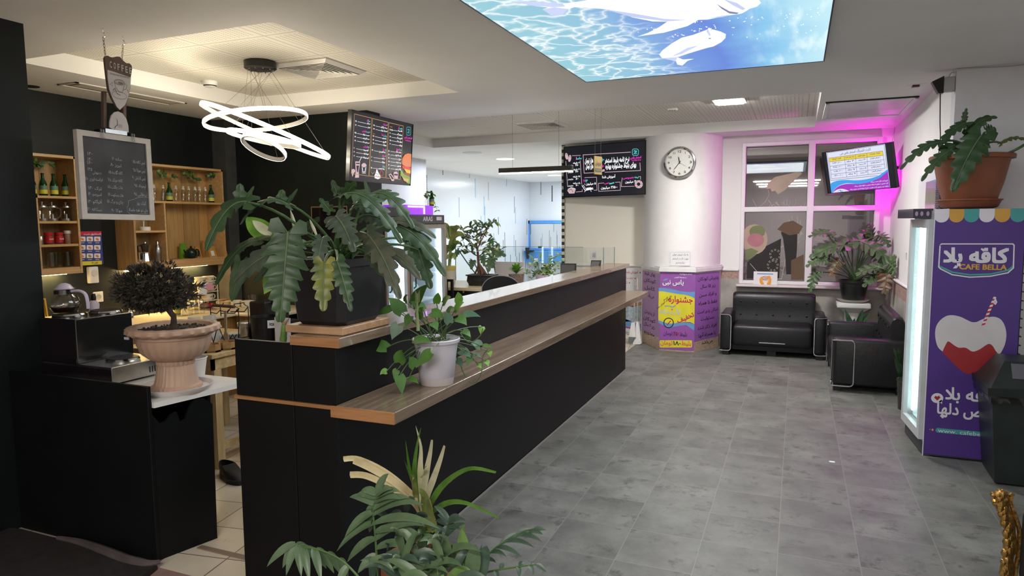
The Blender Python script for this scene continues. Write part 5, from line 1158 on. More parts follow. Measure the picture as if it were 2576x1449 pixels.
mb = MB(); n = len(pth); mb.tube(pth, [.020 - .004 * math.sin(i * .9) for i in range(n)], 8); pst = mb.build('front_post', GOLD, t)
mb = MB()
for i, p in enumerate(pth[:-2]):
    mb.ball(p + V((-.012 + .006 * math.sin(i * 2.3), -.016, 0)), .011 + .005 * abs(math.sin(i * 1.3)), 8, sz=1.25)
    if i < 9: mb.ball(p + V((-.016 + .016 * math.sin(i * 1.7), -.014, .004)), .012, 8)
mb.build('carving', GOLD, pst)
mb = MB(); mb.tube([p + V((.026, -.004, .002)) for p in pth], .008, 6); mb.build('gold_beading', GOLD, pst)
for x, y in ((1.5, 2.96), (1.5, 2.6), (.86, 2.6)): mb = MB(); mb.cyl((x, y, 0), .02, 0, .24, 10, .03); mb.build('leg', GOLD, t)

# ---------------------------------------------------------------- pedestal in the corner
t = thing('pedestal', 'white classical pedestal between the two black sofas', 'pedestal', (.625, 8.86, 0))
PED = M('pedestal_white', (.74, .72, .71), .5, var=.04); mb = MB(); x, y = .625, 8.86
mb.box(x - .15, y - .15, 0, x + .15, y + .15, .06, .006); mb.box(x - .125, y - .125, .06, x + .125, y + .125, .10, .012, 2); mb.build('base', PED, t)
mb = MB(); mb.lathe([(.098, .10), (.092, .13), (.09, .5), (.095, .53)], 24, (x, y, 0), mod=lambda a, z: 1 - .05 * abs(math.sin(a * 6))); mb.build('column', PED, t)
mb = MB(); mb.hexa([(x - .10, y - .10, .53), (x + .10, y - .10, .53), (x + .10, y + .10, .53), (x - .10, y + .10, .53), (x - .165, y - .165, .585), (x + .165, y - .165, .585), (x + .165, y + .165, .585), (x - .165, y + .165, .585)]); mb.box(x - .175, y - .175, .585, x + .175, y + .175, .64, .01, 2); mb.build('capital', PED, t)
mb = MB(); mb.lathe([(.13, .0), (.165, .018), (.178, .035), (.17, .035), (.13, .012)], 28, (x, y, .641)); tag(mb.build('plant_saucer', M('saucer_cream', (.68, .64, .58), .4)), 'cream saucer on top of the white pedestal', 'saucer')

# ---------------------------------------------------------------- things on and by the right wall
t = thing('power_adapter', 'black and grey power adapter plugged in high on the right wall corner', 'adapter', (.975, 5.80, 2.5))
mb = MB(); mb.box(.93, 5.76, 2.50, .999, 5.83, 2.60, .006); mb.build('socket_box', M('socket_grey', (.45, .45, .46), .5), t)
mb = MB(); mb.hexa([(.90, 5.77, 2.49), (.93, 5.77, 2.49), (.93, 5.83, 2.49), (.90, 5.83, 2.49), (.855, 5.77, 2.575), (.93, 5.77, 2.61), (.93, 5.83, 2.61), (.855, 5.83, 2.575)]); mb.build('plug', PLASTB, t)
mb = MB(); mb.tube(smoothpath([(.915, 5.8, 2.49), (.925, 5.82, 2.3), (.93, 5.8, 2.15), (.965, 6.1, 1.98), (.98, 6.1, 1.86), (.985, 6.15, 1.75), (.94, 5.74, 1.72)], 5), .004, 5); mb.build('cable', PLASTB, t)
mb = MB(); mb.tube(smoothpath([(.96, 5.8, 2.60), (.975, 5.79, 2.63), (.99, 5.745, 2.62), (1.0, 5.742, 2.645), (1.3, 5.742, 2.635), (1.7, 5.742, 2.645), (2.2, 5.742, 2.64)], 4), .004, 5); tag(mb.build('cable', M('cable_white', (.5, .5, .5), .5)), 'thin white cable running along the top of the right wall', 'cable')
mb = MB(); mb.tube(smoothpath([(.985, 8.95, 2.64), (.97, 8.97, 2.5), (.955, 8.98, 2.4), (.975, 8.95, 2.28), (.93, 8.7, 2.2)], 5), .003, 5); mb.tube(smoothpath([(.985, 8.95, 2.64), (.985, 8.96, 2.45), (.98, 8.9, 2.25), (.93, 8.68, 2.18)], 5), .003, 5)
tag(mb.build('screen_cable', MATS['cable_white']), 'thin cables hanging from the ceiling to the tilted television', 'cable')
t = thing('speaker', 'black slatted speaker standing on the purple fridge behind the terracotta pot', 'speaker', (.935, 5.62, 1.668))
mb = MB(); mb.box(.905, 5.53, 1.669, .965, 5.70, 1.885, .006); mb.build('case', PLASTB, t)
mb = MB()
for k in range(13): mb.box(.899, 5.54, 1.68 + .015 * k, .906, 5.69, 1.688 + .015 * k)
mb.build('grille', M('speaker_slat', (.05, .05, .07), .3), t)
mb = MB(); mb.box(.992, 6.66, 1.97, 1.0, 6.78, 2.02); tag(mb.build('wall_label', M('lilac_label', (.45, .42, .62), .5)), 'small lilac label on the right wall above the little window', 'label')
mb = MB(); mb.box(.99, 7.68, 1.20, 1.0, 7.74, 1.27, .003); tag(mb.build('light_switch', PLASTW), 'small white switch on the right wall above the dado', 'switch')
# grow light behind the tilted television
t = thing('grow_light', 'magenta grow light strip on the right wall corner behind the tilted television', 'grow light', (.93, 8.98, 1.86))
mb = MB(); mb.box(.955, 8.86, 1.98, .999, 8.90, 2.2); mb.build('housing', PLASTW, t)
mb = MB(); mb.box(.940, 8.865, 1.985, .955, 8.895, 2.195); mb.build('led_strip', EM('grow_led', (1.0, .01, .80), 360), t)

# ---------------------------------------------------------------- shelf units on the black wall
XF, XB = -5.3, -5.529
def ys(px, py): return at(px, py, x=XF).y
def zs(px, py): return at(px, py, x=XF).z
t = thing('shelf_unit', 'oak wall shelf of four levels left of the chalkboard', 'shelf', (-5.41, 3.4, 1.25), 'oak shelves on the black wall')
yr = ys(190, 400); yl = ys(90, 520); z_ = [zs(200, 687), zs(200, 671), zs(200, 613), zs(200, 556), zs(200, 495), zs(190, 394)]
mb = MB(); mb.box(XB, yr - .018, z_[0], XF, yr, z_[5]); mb.build('side_panel', OAKY, t)
mb = MB(); mb.box(XB, yl, z_[0], XF, yl + .018, z_[4]); mb.build('side_panel', OAKY, t)
mb = MB(); mb.box(XB, yl + .018, z_[0], XB + .012, yr - .018, z_[5]); mb.box(XB, 2.7, z_[4], XB + .012, yl + .02, z_[5]); mb.build('back_board', OAK, t)
for z in z_[1:4]: mb = MB(); mb.box(XB + .01, yl + .018, z - .018, XF - .005, yr - .018, z); mb.build('shelf_board', OAKY, t)
mb = MB(); mb.box(XB + .01, 2.7, z_[4] - .018, XF, yr - .018, z_[4]); mb.build('shelf_board', OAKY, t)
mb = MB(); mb.box(XB, 2.7, z_[5] - .02, XF, yr - .001, z_[5] + .001); mb.build('top_board', OAKY, t)
mb = MB(); mb.box(XF - .02, yl + .018, z_[0], XF - .002, yr - .018, z_[1] - .018); mb.build('fascia', OAKY, t)
ZA = z_
t = thing('shelf_unit', 'oak wall shelf with a row of bottles right of the chalkboard', 'shelf', (-5.41, 4.75, 1.25), 'oak shelves on the black wall')
yl2, yr2 = 4.225, ys(563, 500); zb0, zb1, zb2, zb3, zb4 = zs(450, 673), zs(400, 656), zs(380, 580), zs(450, 507), zs(480, 420)
yd = ys(415, 560)
mb = MB(); mb.box(XB, yl2, zb0, XF, yl2 + .018, zb4); mb.build('side_panel', OAK, t)
mb = MB(); mb.box(XB, yr2 - .018, zb0, XF, yr2, zb4); mb.build('side_panel', OAKY, t)
mb = MB(); mb.box(XB, yl2 + .018, zb0, XB + .012, yr2 - .018, zb4); mb.build('back_board', OAK, t)
mb = MB(); mb.box(XB + .01, yl2, zb4 - .02, XF, yr2, zb4 + .001); mb.build('top_board', OAKY, t)
mb = MB(); mb.box(XB + .01, yl2 + .018, zb3 - .018, XF - .003, yr2 - .018, zb3); mb.build('shelf_board', OAKY, t)
mb = MB(); mb.box(XB + .01, yl2 + .018, zb2 - .018, XF - .003, yd, zb2); mb.build('shelf_board', OAKY, t)
mb = MB(); mb.box(XB + .01, yl2 + .018, zb1 - .018, XF - .003, yr2 - .018, zb1); mb.build('shelf_board', OAKY, t)
mb = MB(); mb.box(XB + .01, yd, zb1, XF - .002, yd + .016, zb3 - .018); mb.build('divider', OAKY, t)
mb = MB(); mb.box(XF - .02, yl2 + .018, zb0, XF - .001, yr2 - .018, zb1 - .018); mb.build('fascia', OAKY, t)
LEDW = EM('shelf_led', (1.0, .70, .28), 120)
for nm, y0, y1, z, lb in (('led_strip_light', yl + .03, yr - .03, ZA[0] - .012, 'warm light strip under the left oak shelf'), ('led_strip_light', yl2 + .03, yr2 - .1, zb0 - .012, 'warm light strip under the right oak shelf')):
    mb = MB(); mb.box(XB + .04, y0, z, XB + .075, y1, z + .008); tag(mb.build(nm, LEDW), lb, 'light strip')

# ---------------------------------------------------------------- bar worktop, table, desk
WTOP = M('worktop_cream', (.66, .58, .44), .25, var=.04)
t = thing('bar_worktop', 'cream corner worktop with rough wooden fronts under the oak shelves', 'worktop', (-5.1, 4.5, 0))
mb = MB(); mb.box(-5.529, 2.44, .745, -4.80, 5.499, .78, .012, 3); mb.box(-4.81, 4.83, .745, -4.37, 5.499, .78, .012, 3); mb.build('top', WTOP, t)
mb = MB(); mb.box(-4.88, 2.44, 0, -4.86, 4.9, .745); mb.build('front_panel', DARKWOOD, t)
mb = MB(); mb.box(-4.86, 4.88, 0, -4.40, 4.90, .745); mb.build('front_panel', wood('rustic_front_x', (.16, .075, .02), (.34, .18, .055), 'z', .5, plank=('x', .13)), t)
t = thing('wooden_table', 'rough pine table with tall legs behind the bar unit', 'table', (-3.8, 3.65, 0))
mb = MB(); mb.box(-4.25, 3.23, .74, -3.422, 4.12, .77, .003); mb.build('tabletop', PINE, t)
mb = MB(); mb.box(-4.22, 3.26, .66, -3.45, 3.28, .74); mb.box(-3.47, 3.26, .66, -3.45, 4.08, .74); mb.build('apron', PINE, t)
for x, y in ((-3.475, 3.265), (-4.19, 3.265), (-3.475, 4.02), (-4.19, 4.02)): mb = MB(); mb.box(x - .035, y, 0, x + .03, y + .06, .66); mb.build('leg', PINEZ, t)
mb = MB(); mb.box(-3.49, 3.32, .115, -3.46, 4.03, .155); mb.build('stretcher', PINE, t)
t = thing('pine_stool', 'pale pine stool tucked beside the rough table', 'stool', (-3.30, 3.45, 0))
mb = MB(); mb.box(-3.42, 3.47, .50, -3.1, 3.74, .53); mb.build('seat', PINE, t)
for x, y in ((-3.40, 3.5), (-3.13, 3.5), (-3.40, 3.71), (-3.13, 3.71)): mb = MB(); mb.box(x - .025, y - .025, 0, x + .02, y + .025, .50); mb.build('leg', PINEZ, t)
mb = MB()
def shoe(x, y, a):
    t = thing('clog', '', 'shoe', (x, y, 0)); return t
p = at(585, 1205, z=0)
t = thing('clog', 'black rubber clog on the tiles between the two counters', 'shoe', (p.x, p.y, 0)); BK = M('black_rubber', (.008, .008, .009), .55)
mb = MB(); out_ = ell(0, 0, .15, .055, 0, 20); frs = Fr((p.x, p.y, 0), (.92, -.38, 0), (.38, .92, 0)); mb.prism(frs, [(u, w_ * (1 + .15 * (u > 0))) for u, w_ in out_], 0, .028); mb.build('sole', BK, t)
mb = MB(); vs = []; NN = 16
for i, (f_, h) in enumerate(((1, .028), (.97, .06), (.8, .085))):
    for u, w_ in ell(-.02 if i else 0, 0, .145, .052, 0, NN): q_ = frs.p(u * f_ - (.03 if i == 2 else 0), w_ * f_ * (1 + .15 * (u > 0)), h * (1 if u < .03 else .75)); vs.append(q_)
mb.add(vs, [(i * NN + k, i * NN + (k + 1) % NN, (i + 1) * NN + (k + 1) % NN, (i + 1) * NN + k) for i in range(2) for k in range(NN)] + [tuple(2 * NN + k for k in range(NN) if k < 5 or k > 11)], True); mb.build('upper', BK, t)

# ---------------------------------------------------------------- two display fridges beyond the bar wall
def showcase(name, label, y0, y1, zt, zh, mat_head):
    t = thing(name, label, 'fridge', (-4.1, (y0 + y1) / 2, 0), 'display fridges behind the counter')
    X0, X1 = -4.4, -3.8; mb = MB()
    mb.box(X0, y0, .1, X1, y0 + .03, zh); mb.box(X0, y1 - .03, .1, X1, y1, zh); mb.box(X0, y0, .1, X0 + .03, y1, zh); mb.box(X0, y0, 0, X1, y1, .1); mb.box(X0, y0, zh - .03, X1, y1, zh); mb.build('cabinet', M('showcase_dark', (.02, .02, .024), .4), t)
    mb = MB(); mb.box(X0, y0, zh, X1 + .01, y1, zt, .004); hd_ = mb.build('header', mat_head, t)
    mb = MB(); mb.add([(X0 + .031, y0 + .031, .11), (X1 - .02, y0 + .031, .11), (X1 - .02, y1 - .031, .11), (X0 + .031, y1 - .031, .11), (X0 + .031, y0 + .031, zh - .04), (X1 - .02, y0 + .031, zh - .04), (X1 - .02, y1 - .031, zh - .04), (X0 + .031, y1 - .031, zh - .04)], [(0, 1, 2, 3), (7, 6, 5, 4), (0, 4, 5, 1), (2, 6, 7, 3), (0, 3, 7, 4)]); mb.build('liner', M('showcase_liner', (.75, .80, .84), .3), t)
    for z in (.42, .72, 1.02, 1.3): mb = MB(); mb.box(X0 + .04, y0 + .035, z, X1 - .06, y1 - .035, z + .012); mb.build('shelf', M('showcase_shelf', (.7, .75, .8), .3), t)
    mb = MB(); mb.box(X1 - .05, y1 - .06, .15, X1 - .03, y1 - .035, zh - .06); mb.box(X1 - .05, y0 + .035, .15, X1 - .03, y0 + .06, zh - .06); mb.build('led_tube', EM('showcase_led', (.75, .88, 1.0), 14), t)
    mb = MB(); fr_ = Fr((X1, y0, 0), (0, 1, 0), (0, 0, 1)); W_ = y1 - y0
    for a in ((0, .1, .04, zh - .005), (W_ - .045, .1, W_, zh - .005), (.04, .1, W_ - .045, .15), (.04, zh - .05, W_ - .045, zh - .005)): mb.rect(fr_, *a, 0, .03)
    d = mb.build('door', M('showcase_frame', (.36, .31, .27), .3, .6), t)
    mb = MB(); mb.rect(fr_, .035, .14, W_ - .04, zh - .04, .012); mb.build('pane', glass('showcase_glass', (.93, .97, .98), .05), d)
    mb = MB(); mb.tube([(X1 + .03, y0 + .06, .9), (X1 + .055, y0 + .06, .92), (X1 + .055, y0 + .06, 1.12), (X1 + .03, y0 + .06, 1.14)], .008, 6); mb.build('handle', PLASTB, d)
    return t, hd_, X1
t1, h1, X1 = showcase('display_fridge', 'lit display fridge with white tubs half hidden by the big philodendron', 5.79, 6.24, 1.757, 1.66, M('header_charcoal', (.035, .035, .04), .4))
t2, h2, X1 = showcase('display_fridge', 'lit display fridge with a lettered grey header below a purple light box', 6.262, 7.07, 1.685, 1.585, M('header_slate', (.065, .062, .075), .4))
fr = Fr((X1 + .0105, 6.262, 1.585), (0, 1, 0), (0, 0, 1)); mb = MB(); u, w_ = uv(fr, 1076, 556); mb.text(fr, 'ARAS', u, w_, .048, 'c', .002, .03, uv(fr, 1088, 550)[0] - uv(fr, 1064, 550)[0]); mb.rect(fr, uv(fr, 1098, 550)[0], .04, uv(fr, 1111, 550)[0], .08, .001); mb.build('header_lettering', M('header_silver', (.62, .60, .62), .4), h2)
t = thing('light_box', 'purple glowing box standing on the lettered display fridge', 'lamp', (-4.0, 6.6, 1.686))
mb = MB(); mb.box(-4.1, 6.27, 1.687, -3.83, 6.88, 1.79, .003); mb.build('box', M('violet_plastic', (.30, .09, .55), .4, emit=(.28, .03, .75), es=.9), t)
mb = MB(); mb.box(-3.829, 6.33, 1.765, -3.822, 6.68, 1.782); mb.box(-3.829, 6.66, 1.695, -3.822, 6.68, 1.765); mb.build('led_strip', EM('violet_led', (.75, .35, 1.0), 5), t)
for k, (y, z, r_) in enumerate(((5.95, .733, .075), (6.10, .733, .07), (5.93, .433, .08), (6.1, .433, .07))):
    mb = MB(); mb.lathe([(r_ * .85, 0), (r_, .11), (r_ * 1.06, .112), (r_ * 1.06, .125), (1e-4, .13)], 18, (-3.95, y, z)); tag(mb.build('tub', M('tub_white', (.75, .77, .8), .3)), 'white plastic tub stacked inside the left display fridge', 'tub', 'white tubs in the left fridge')
for k, (y, z) in enumerate(((6.45, .733), (6.62, .733), (6.48, 1.033), (6.75, 1.033), (6.6, .433))):
    mb = MB(); mb.lathe([(.07, 0), (.075, .02), (.075, .15), (.05, .19), (.045, .21), (1e-4, .212)], 18, (-3.97, y, z)); tag(mb.build('jar', M('jar_aqua', (.35, .55, .60), .15)), 'pale blue jar inside the lettered display fridge', 'jar', 'blue jars in the lettered fridge')

# desk with plants beyond the fridges
t = thing('reception_desk', 'dark desk with a pale wooden top beyond the display fridges', 'desk', (-3.4, 7.9, 0))
mb = MB(); mb.box(-4.35, 7.5, .76, -2.5, 8.45, .80, .003); mb.build('desktop', M('desk_top', (.60, .47, .30), .35), t)
mb = MB(); mb.box(-4.3, 7.53, 0, -2.55, 7.55, .76); mb.box(-4.3, 7.53, 0, -4.27, 8.42, .76); mb.box(-2.58, 7.53, 0, -2.55, 8.42, .76); fp = mb.build('front_panel', PLASTB, t)
p = at(1167, 734, y=7.53); mb = MB(); mb.ball((p.x, 7.522, p.z), .014, 8); mb.build('knob', M('brass', (.6, .42, .15), .3, 1), fp)
t = thing('glass_screen', 'clear glass screen standing on the desk behind the ficus', 'glass screen', (-3.3, 8.4, .8))
gl = glass('screen_glass', (.93, .97, .96), .08); p0 = at(1147, 715, y=8.42)
zt = at(1300, 620, y=8.42).z
mb = MB(); mb.add([(p0.x, 8.42, .801), (-2.52, 8.42, .801), (-2.52, 8.42, zt), (p0.x, 8.42, zt)], [(0, 1, 2, 3)]); mb.build('pane', gl, t)
mb = MB(); mb.box(p0.x - .004, 8.416, .801, p0.x + .004, 8.424, zt + .2); mb.box(p0.x, 8.418, zt - .004, -2.52, 8.422, zt); mb.build('edge', M('glass_edge', (.10, .22, .19), .2), t)
t = thing('office_chair', 'black rounded chair back behind the reception counter', 'chair', (-3.0, 6.75, 0))
c = at(1262, 722, y=6.75); mb = MB(); frc = Fr((c.x, 6.75, c.z - .12), (.96, .28, 0), (0, -.05, 1)); W_ = .21
mb.prism(frc, [(-W_, 0)] + [(W_ * math.cos(PI - PI * k / 16), .09 + .155 * math.sin(PI * k / 16)) for k in range(17)] + [(W_, 0), (W_ * .7, -.15), (-W_ * .7, -.15)], -.03, .03); mb.build('backrest', PLASTB, t)
mb = MB(); mb.line(frc, [(W_ * 1.01 * math.cos(PI - PI * k / 16), .09 + .16 * math.sin(PI * k / 16)) for k in range(17)], .008, .031); mb.build('piping', M('chair_grey', (.25, .25, .26), .4), t)
mb = MB(); mb.box(c.x - .22, 6.3, .44, c.x + .22, 6.74, .52, .03, 3); mb.build('seat', PLASTB, t)
mb = MB(); mb.cyl((c.x, 6.52, 0), .03, .06, .44, 12); mb.build('post', PLASTB, t)
mb = MB()
for k in range(5): a = 2 * PI * k / 5; mb.tube([(c.x, 6.52, .07), (c.x + .26 * math.cos(a), 6.52 + .26 * math.sin(a), .03)], .02, 6)
mb.build('foot_star', PLASTB, t)
mb = MB(); mb.box(c.x - .03, 6.70, .46, c.x + .03, 6.76, c.z - .2); mb.build('back_support', PLASTB, t)
t = thing('display_board', 'grey white backing board leaning behind the small succulent on the desk', 'board', (-3.2, 8.3, .8))
a, b_ = at(1246, 658, y=8.3), at(1318, 668, y=8.3); mb = MB(); mb.box(a.x, 8.29, .801, b_.x, 8.305, a.z, .003); mb.build('panel', M('board_grey', (.52, .49, .50), .5), t)
mb = MB(); mb.box(b_.x - .08, 8.285, a.z - .03, b_.x - .05, 8.29, a.z - .018); mb.build('clip', PLASTB, t)
# glass cash screen, notice and two monitors at the end of the counter
t = thing('counter_screen', 'glass screen with a small note at the far end of the reception counter', 'glass screen', (-1.9, 7.0, 1.15))
mb = MB(); mb.add([(-2.30, 7.03, 1.12), (-1.88, 7.03, 1.151), (-1.88, 7.03, 1.325), (-2.30, 7.03, 1.325)], [(0, 1, 2, 3)]); mb.add([(-1.88, 7.03, 1.151), (-1.80, 7.18, 1.151), (-1.80, 7.18, 1.325), (-1.88, 7.03, 1.325)], [(0, 1, 2, 3)]); mb.build('pane', gl, t)
mb = MB(); mb.box(-1.883, 7.026, 1.151, -1.877, 7.034, 1.325); mb.box(-1.803, 7.176, 1.151, -1.797, 7.184, 1.325); mb.build('edge', MATS['glass_edge'], t)
mb = MB(); a, b_ = at(1485, 627, y=7.025), at(1502, 652, y=7.025); mb.box(a.x, 7.022, b_.z, b_.x, 7.026, a.z); mb.build('note', M('note_grey', (.5, .48, .48), .7), t)
mb = MB(); frq = Fr((a.x, 7.021, b_.z), (1, 0, 0), (0, 0, 1))
for k in range(4): mb.line(frq, [(.03 + .008 * k, .02), (.03 + .008 * k, .06 + .01 * (k % 2))], .003)
mb.build('note_writing', INK, t)
def monitor(label, px0, py0, px1, py1, y, tilt):
    a, b_ = at(px0, py0, y=y), at(px1, py1, y=y); t = thing('payment_screen', label, 'screen', ((a.x + b_.x) / 2, y, .79), 'small screens on the counter')
    mb = MB(); z0, z1 = .80, a.z; mb.hexa([(a.x, y, z0), (b_.x, y, z0), (b_.x, y + .03, z0), (a.x, y + .03, z0), (a.x + tilt, y + .04, z1), (b_.x + tilt, y + .04, z1), (b_.x + tilt, y + .055, z1), (a.x + tilt, y + .055, z1)]); mb.build('casing', M('device_grey', (.05, .05, .055), .4), t)
    mb = MB(); mb.add([(a.x + .01, y - .001, 1.06), (b_.x - .01, y - .001, 1.06), (b_.x - .01 + tilt, y + .036, z1 - .012), (a.x + .01 + tilt, y + .036, z1 - .012)], [(0, 1, 2, 3)]); mb.build('back_cover', M('device_light', (.12, .12, .125), .35), t)
    mb = MB(); mb.box(a.x + .02, y - .03, .79, b_.x - .02, y + .08, .80); mb.build('stand', PLASTB, t)
p = at(1405, 662, y=6.3)
monitor('dark square payment screen nearest on the reception counter top', 1407, 663, 1446, 686, 6.3, .0); monitor('thin tilted screen near the glass at the counter end', 1476, 655, 1501, 672, 6.72, .035)
# dustpan set by the wall
t = thing('dustpan_set', 'white long handled dustpan and brush leaning behind the counter end', 'dustpan', (-1.95, 8.85, 0))
c = at(1600, 866, z=0); mb = MB(); fr = Fr((c.x, c.y, 0), (1, 0, 0), (0, .12, 1)); s = Sign(fr, 4.83, 1540, 600)
mb.prism(fr, [s.q(*p) for p in ((300, 1010), (325, 1012), (360, 1275), (345, 1285), (255, 1285), (285, 1150))], -.03, .03); mb.build('pan', PLASTW, t)
mb = MB(); mb.prism(fr, [s.q(*p) for p in ((245, 1020), (285, 1015), (298, 1195), (215, 1190))], .03, .06); mb.build('brush_head', PLASTW, t)
mb = MB(); mb.prism(fr, [s.q(*p) for p in ((213, 1195), (298, 1200), (272, 1215), (265, 1250), (230, 1275), (205, 1255))], .032, .056); mb.build('bristles', M('bristle_grey', (.14, .16, .17), .8), t)
for pts_, m_ in (((( 307, 1012), (308, 620)), 'pan_handle'), (((268, 1018), (288, 570)), 'brush_handle')): mb = MB(); mb.tube([fr.p(*s.q(*p), .0 if m_ == 'pan_handle' else .04) for p in pts_], .009, 6); mb.build(m_, M('handle_grey', (.35, .33, .33), .4), t)
for pts_ in (((300, 620), (302, 480), (316, 480), (318, 620)), ((279, 570), (282, 560), (292, 560), (294, 570))): mb = MB(); mb.prism(fr, [s.q(*p) for p in pts_], -.01, .01) ; mb.build('grip', M('grip_beige', (.6, .5, .42), .5), t)
# paper card with an orange ring on the window sill
t = thing('window_card', 'white card with an orange horseshoe ornament on the window sill', 'card', (-.35, 9.03, .8))
a, b_ = at(1896, 683, y=9.04), at(1955, 722, y=9.04); fr = Fr((a.x, 9.04, .801), (1, 0, 0), (0, .04, 1)); mb = MB(); W_ = b_.x - a.x; H_ = a.z - .80
mb.rect(fr, 0, 0, W_, H_, -.003, 0); mb.build('card', PAPER, t); mb = MB(); mb.rect(fr, .04, H_ - .035, W_ - .05, H_ - .022, .001); mb.build('blue_heading', M('heading_blue', (.15, .3, .6), .6), t)
mb = MB(); s = Sign(fr, 4.026, 1800, 660)
mb.prism(fr, [s.q(*p) for p in ((455, 150), (485, 140), (470, 180), (490, 215), (492, 240), (470, 240), (450, 205), (445, 175))], .001, .012); mb.prism(fr, [s.q(*p) for p in ((520, 140), (550, 135), (565, 170), (562, 205), (545, 240), (520, 238), (522, 215), (540, 180))], .001, .012); mb.build('ornament', M('ornament_orange', (.75, .34, .04), .5), t)
mb = MB(); mb.prism(fr, [s.q(*p) for p in ell(505, 160, 38, 24)], .001, .006); mb.build('ornament_centre', M('ornament_pink', (.65, .42, .40), .5, var=.5, scale=80), t)
# water jug stand beyond fridges
t = thing('metal_stand', 'black square tube stand beside the lettered display fridge', 'stand', (-3.75, 7.25, 0))
a, b_ = at(1120, 702, y=7.25), at(1140, 704, y=7.25); mb = MB()
mb.box(a.x, 7.235, a.z - .03, b_.x, 7.265, a.z, .003); mb.box(b_.x - .03, 7.235, 0, b_.x, 7.265, a.z - .03); mb.box(a.x, 7.235, 0, a.x + .03, 7.265, a.z - .03); mb.build('frame', PLASTB, t)
mb = MB(); mb.box(a.x + .03, 7.24, .60, b_.x - .03, 7.26, .63); mb.build('crossbar', PLASTB, t)
# ---------------------------------------------------------------- plants
def leafmat(name, a, b_, rough=.44, scale=14, rib=None):
    if name in MATS: return MATS[name]
    m, nt, b, N, L = nodes_of(name, rough)
    tc = N('TexCoord'); nz = N('TexNoise', Scale=float(scale), Detail=5.0); rp = N('ValToRGB'); ramp(rp, [(.32, a), (.68, b_)])
    L(tc.outputs['Object'], nz.inputs['Vector']); L(nz.outputs['Fac'], rp.inputs['Fac']); L(rp.outputs[0], b.inputs['Base Color'])
    b.inputs['Subsurface Weight'].default_value = 0.0
    b.inputs['Transmission Weight'].default_value = 0.0
    return m
PHI = leafmat('philodendron_green', (.022, .055, .020), (.045, .095, .035)); PHIG = leafmat('philodendron_grey', (.040, .062, .040), (.075, .10, .07)); PHIY = leafmat('philodendron_yellowing', (.05, .09, .02), (.30, .27, .03), scale=9); PHIB = leafmat('philodendron_browning', (.042, .068, .040), (.10, .09, .058), scale=22)
RIB = leafmat('leaf_rib', (.10, .16, .08), (.14, .20, .10)); STEM = leafmat('stem_green', (.05, .11, .03), (.08, .15, .05)); BRT = leafmat('leaf_bright', (.10, .26, .02), (.20, .42, .05)); SPATHE = leafmat('sheath_cream', (.55, .60, .36), (.70, .72, .50))
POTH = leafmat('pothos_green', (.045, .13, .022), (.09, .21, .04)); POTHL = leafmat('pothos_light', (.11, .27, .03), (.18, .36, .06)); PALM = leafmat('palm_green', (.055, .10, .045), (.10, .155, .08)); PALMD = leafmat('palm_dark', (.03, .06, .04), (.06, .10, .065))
TAN = leafmat('dry_leaf', (.42, .32, .15), (.60, .50, .30)); PALE = leafmat('pale_leaf', (.50, .48, .30), (.66, .62, .45)); GRN2 = leafmat('strap_green', (.05, .14, .015), (.10, .22, .03)); TERRA = M('terracotta', (.26, .085, .04), .5, var=.12, scale=6)
VARIE = leafmat('variegated_leaf', (.06, .16, .02), (.55, .60, .30), scale=26); BARK = M('bark_brown', (.13, .065, .04), .7, var=.35, scale=30)

def frame_of(A, B, nrm, bend, n):
    A, B = V(A), V(B); mid = (A + B) / 2 + V(bend)
    P = bez(A, mid * 2 - (A + B) / 2, B, n); T = [(P[min(i + 1, n)] - P[max(i - 1, 0)]).normalized() for i in range(n + 1)]
    S = []; Nn = []
    for t in T:
        s_ = t.cross(nrm); s_ = s_.normalized() if s_.length > 1e-4 else V((1, 0, 0)); S.append(s_); Nn.append(s_.cross(t).normalized())
    return P, T, S, Nn
def ovate(mb, A, B, nrm, w, bend=(0, 0, 0), mat=0, rib=None, fold=.22, shape='ovate', n=9, droop=.0):
    """smooth leaf: ovate, heart or lance outline, folded along the midrib"""
    nrm = V(nrm); P, T, S, Nn = frame_of(A, B, nrm, bend, n); vs = []; fs = []
    for i in range(n + 1):
        t = i / n
        if shape == 'heart':
            hx = t * 8; hi = min(7, int(hx)); HT = (.62, .95, 1.0, .93, .80, .62, .42, .20, .01); e = HT[hi] + (HT[hi + 1] - HT[hi]) * (hx - hi)
        elif shape == 'lance': e = math.sin(PI * min(1, .06 + .94 * t) ** .75) ** .8 if t < 1 else 0
        elif shape == 'strap': e = min(1, .55 + t * 2) * (1 - max(0, t - .75) * 1.6)
        else: e = math.sin(PI * (.04 + .96 * t) ** .8) ** .75 if t < 1 else 0
        e = max(e, .015); back = -T[i] * w * (.35 if shape == 'heart' and i == 0 else 0)
        for k, f_ in ((-1, 1), (-.5, .55), (0, 0), (.5, .55), (1, 1)):
            vs.append(P[i] + S[i] * (k * w * e) + Nn[i] * (fold * w * e * abs(k) - droop * w * f_ * f_ * e) + back * abs(k))
    for i in range(n):
        for k in range(4): fs.append((i * 5 + k, i * 5 + k + 1, (i + 1) * 5 + k + 1, (i + 1) * 5 + k))
    mb.m = mat; mb.add(vs, fs, True)
    if rib is not None: mb.m = rib; mb.tube([P[i] + Nn[i] * w * .03 for i in range(n + 1)], [w * .035 * (1 - .8 * i / n) for i in range(n + 1)], 4, caps=False)
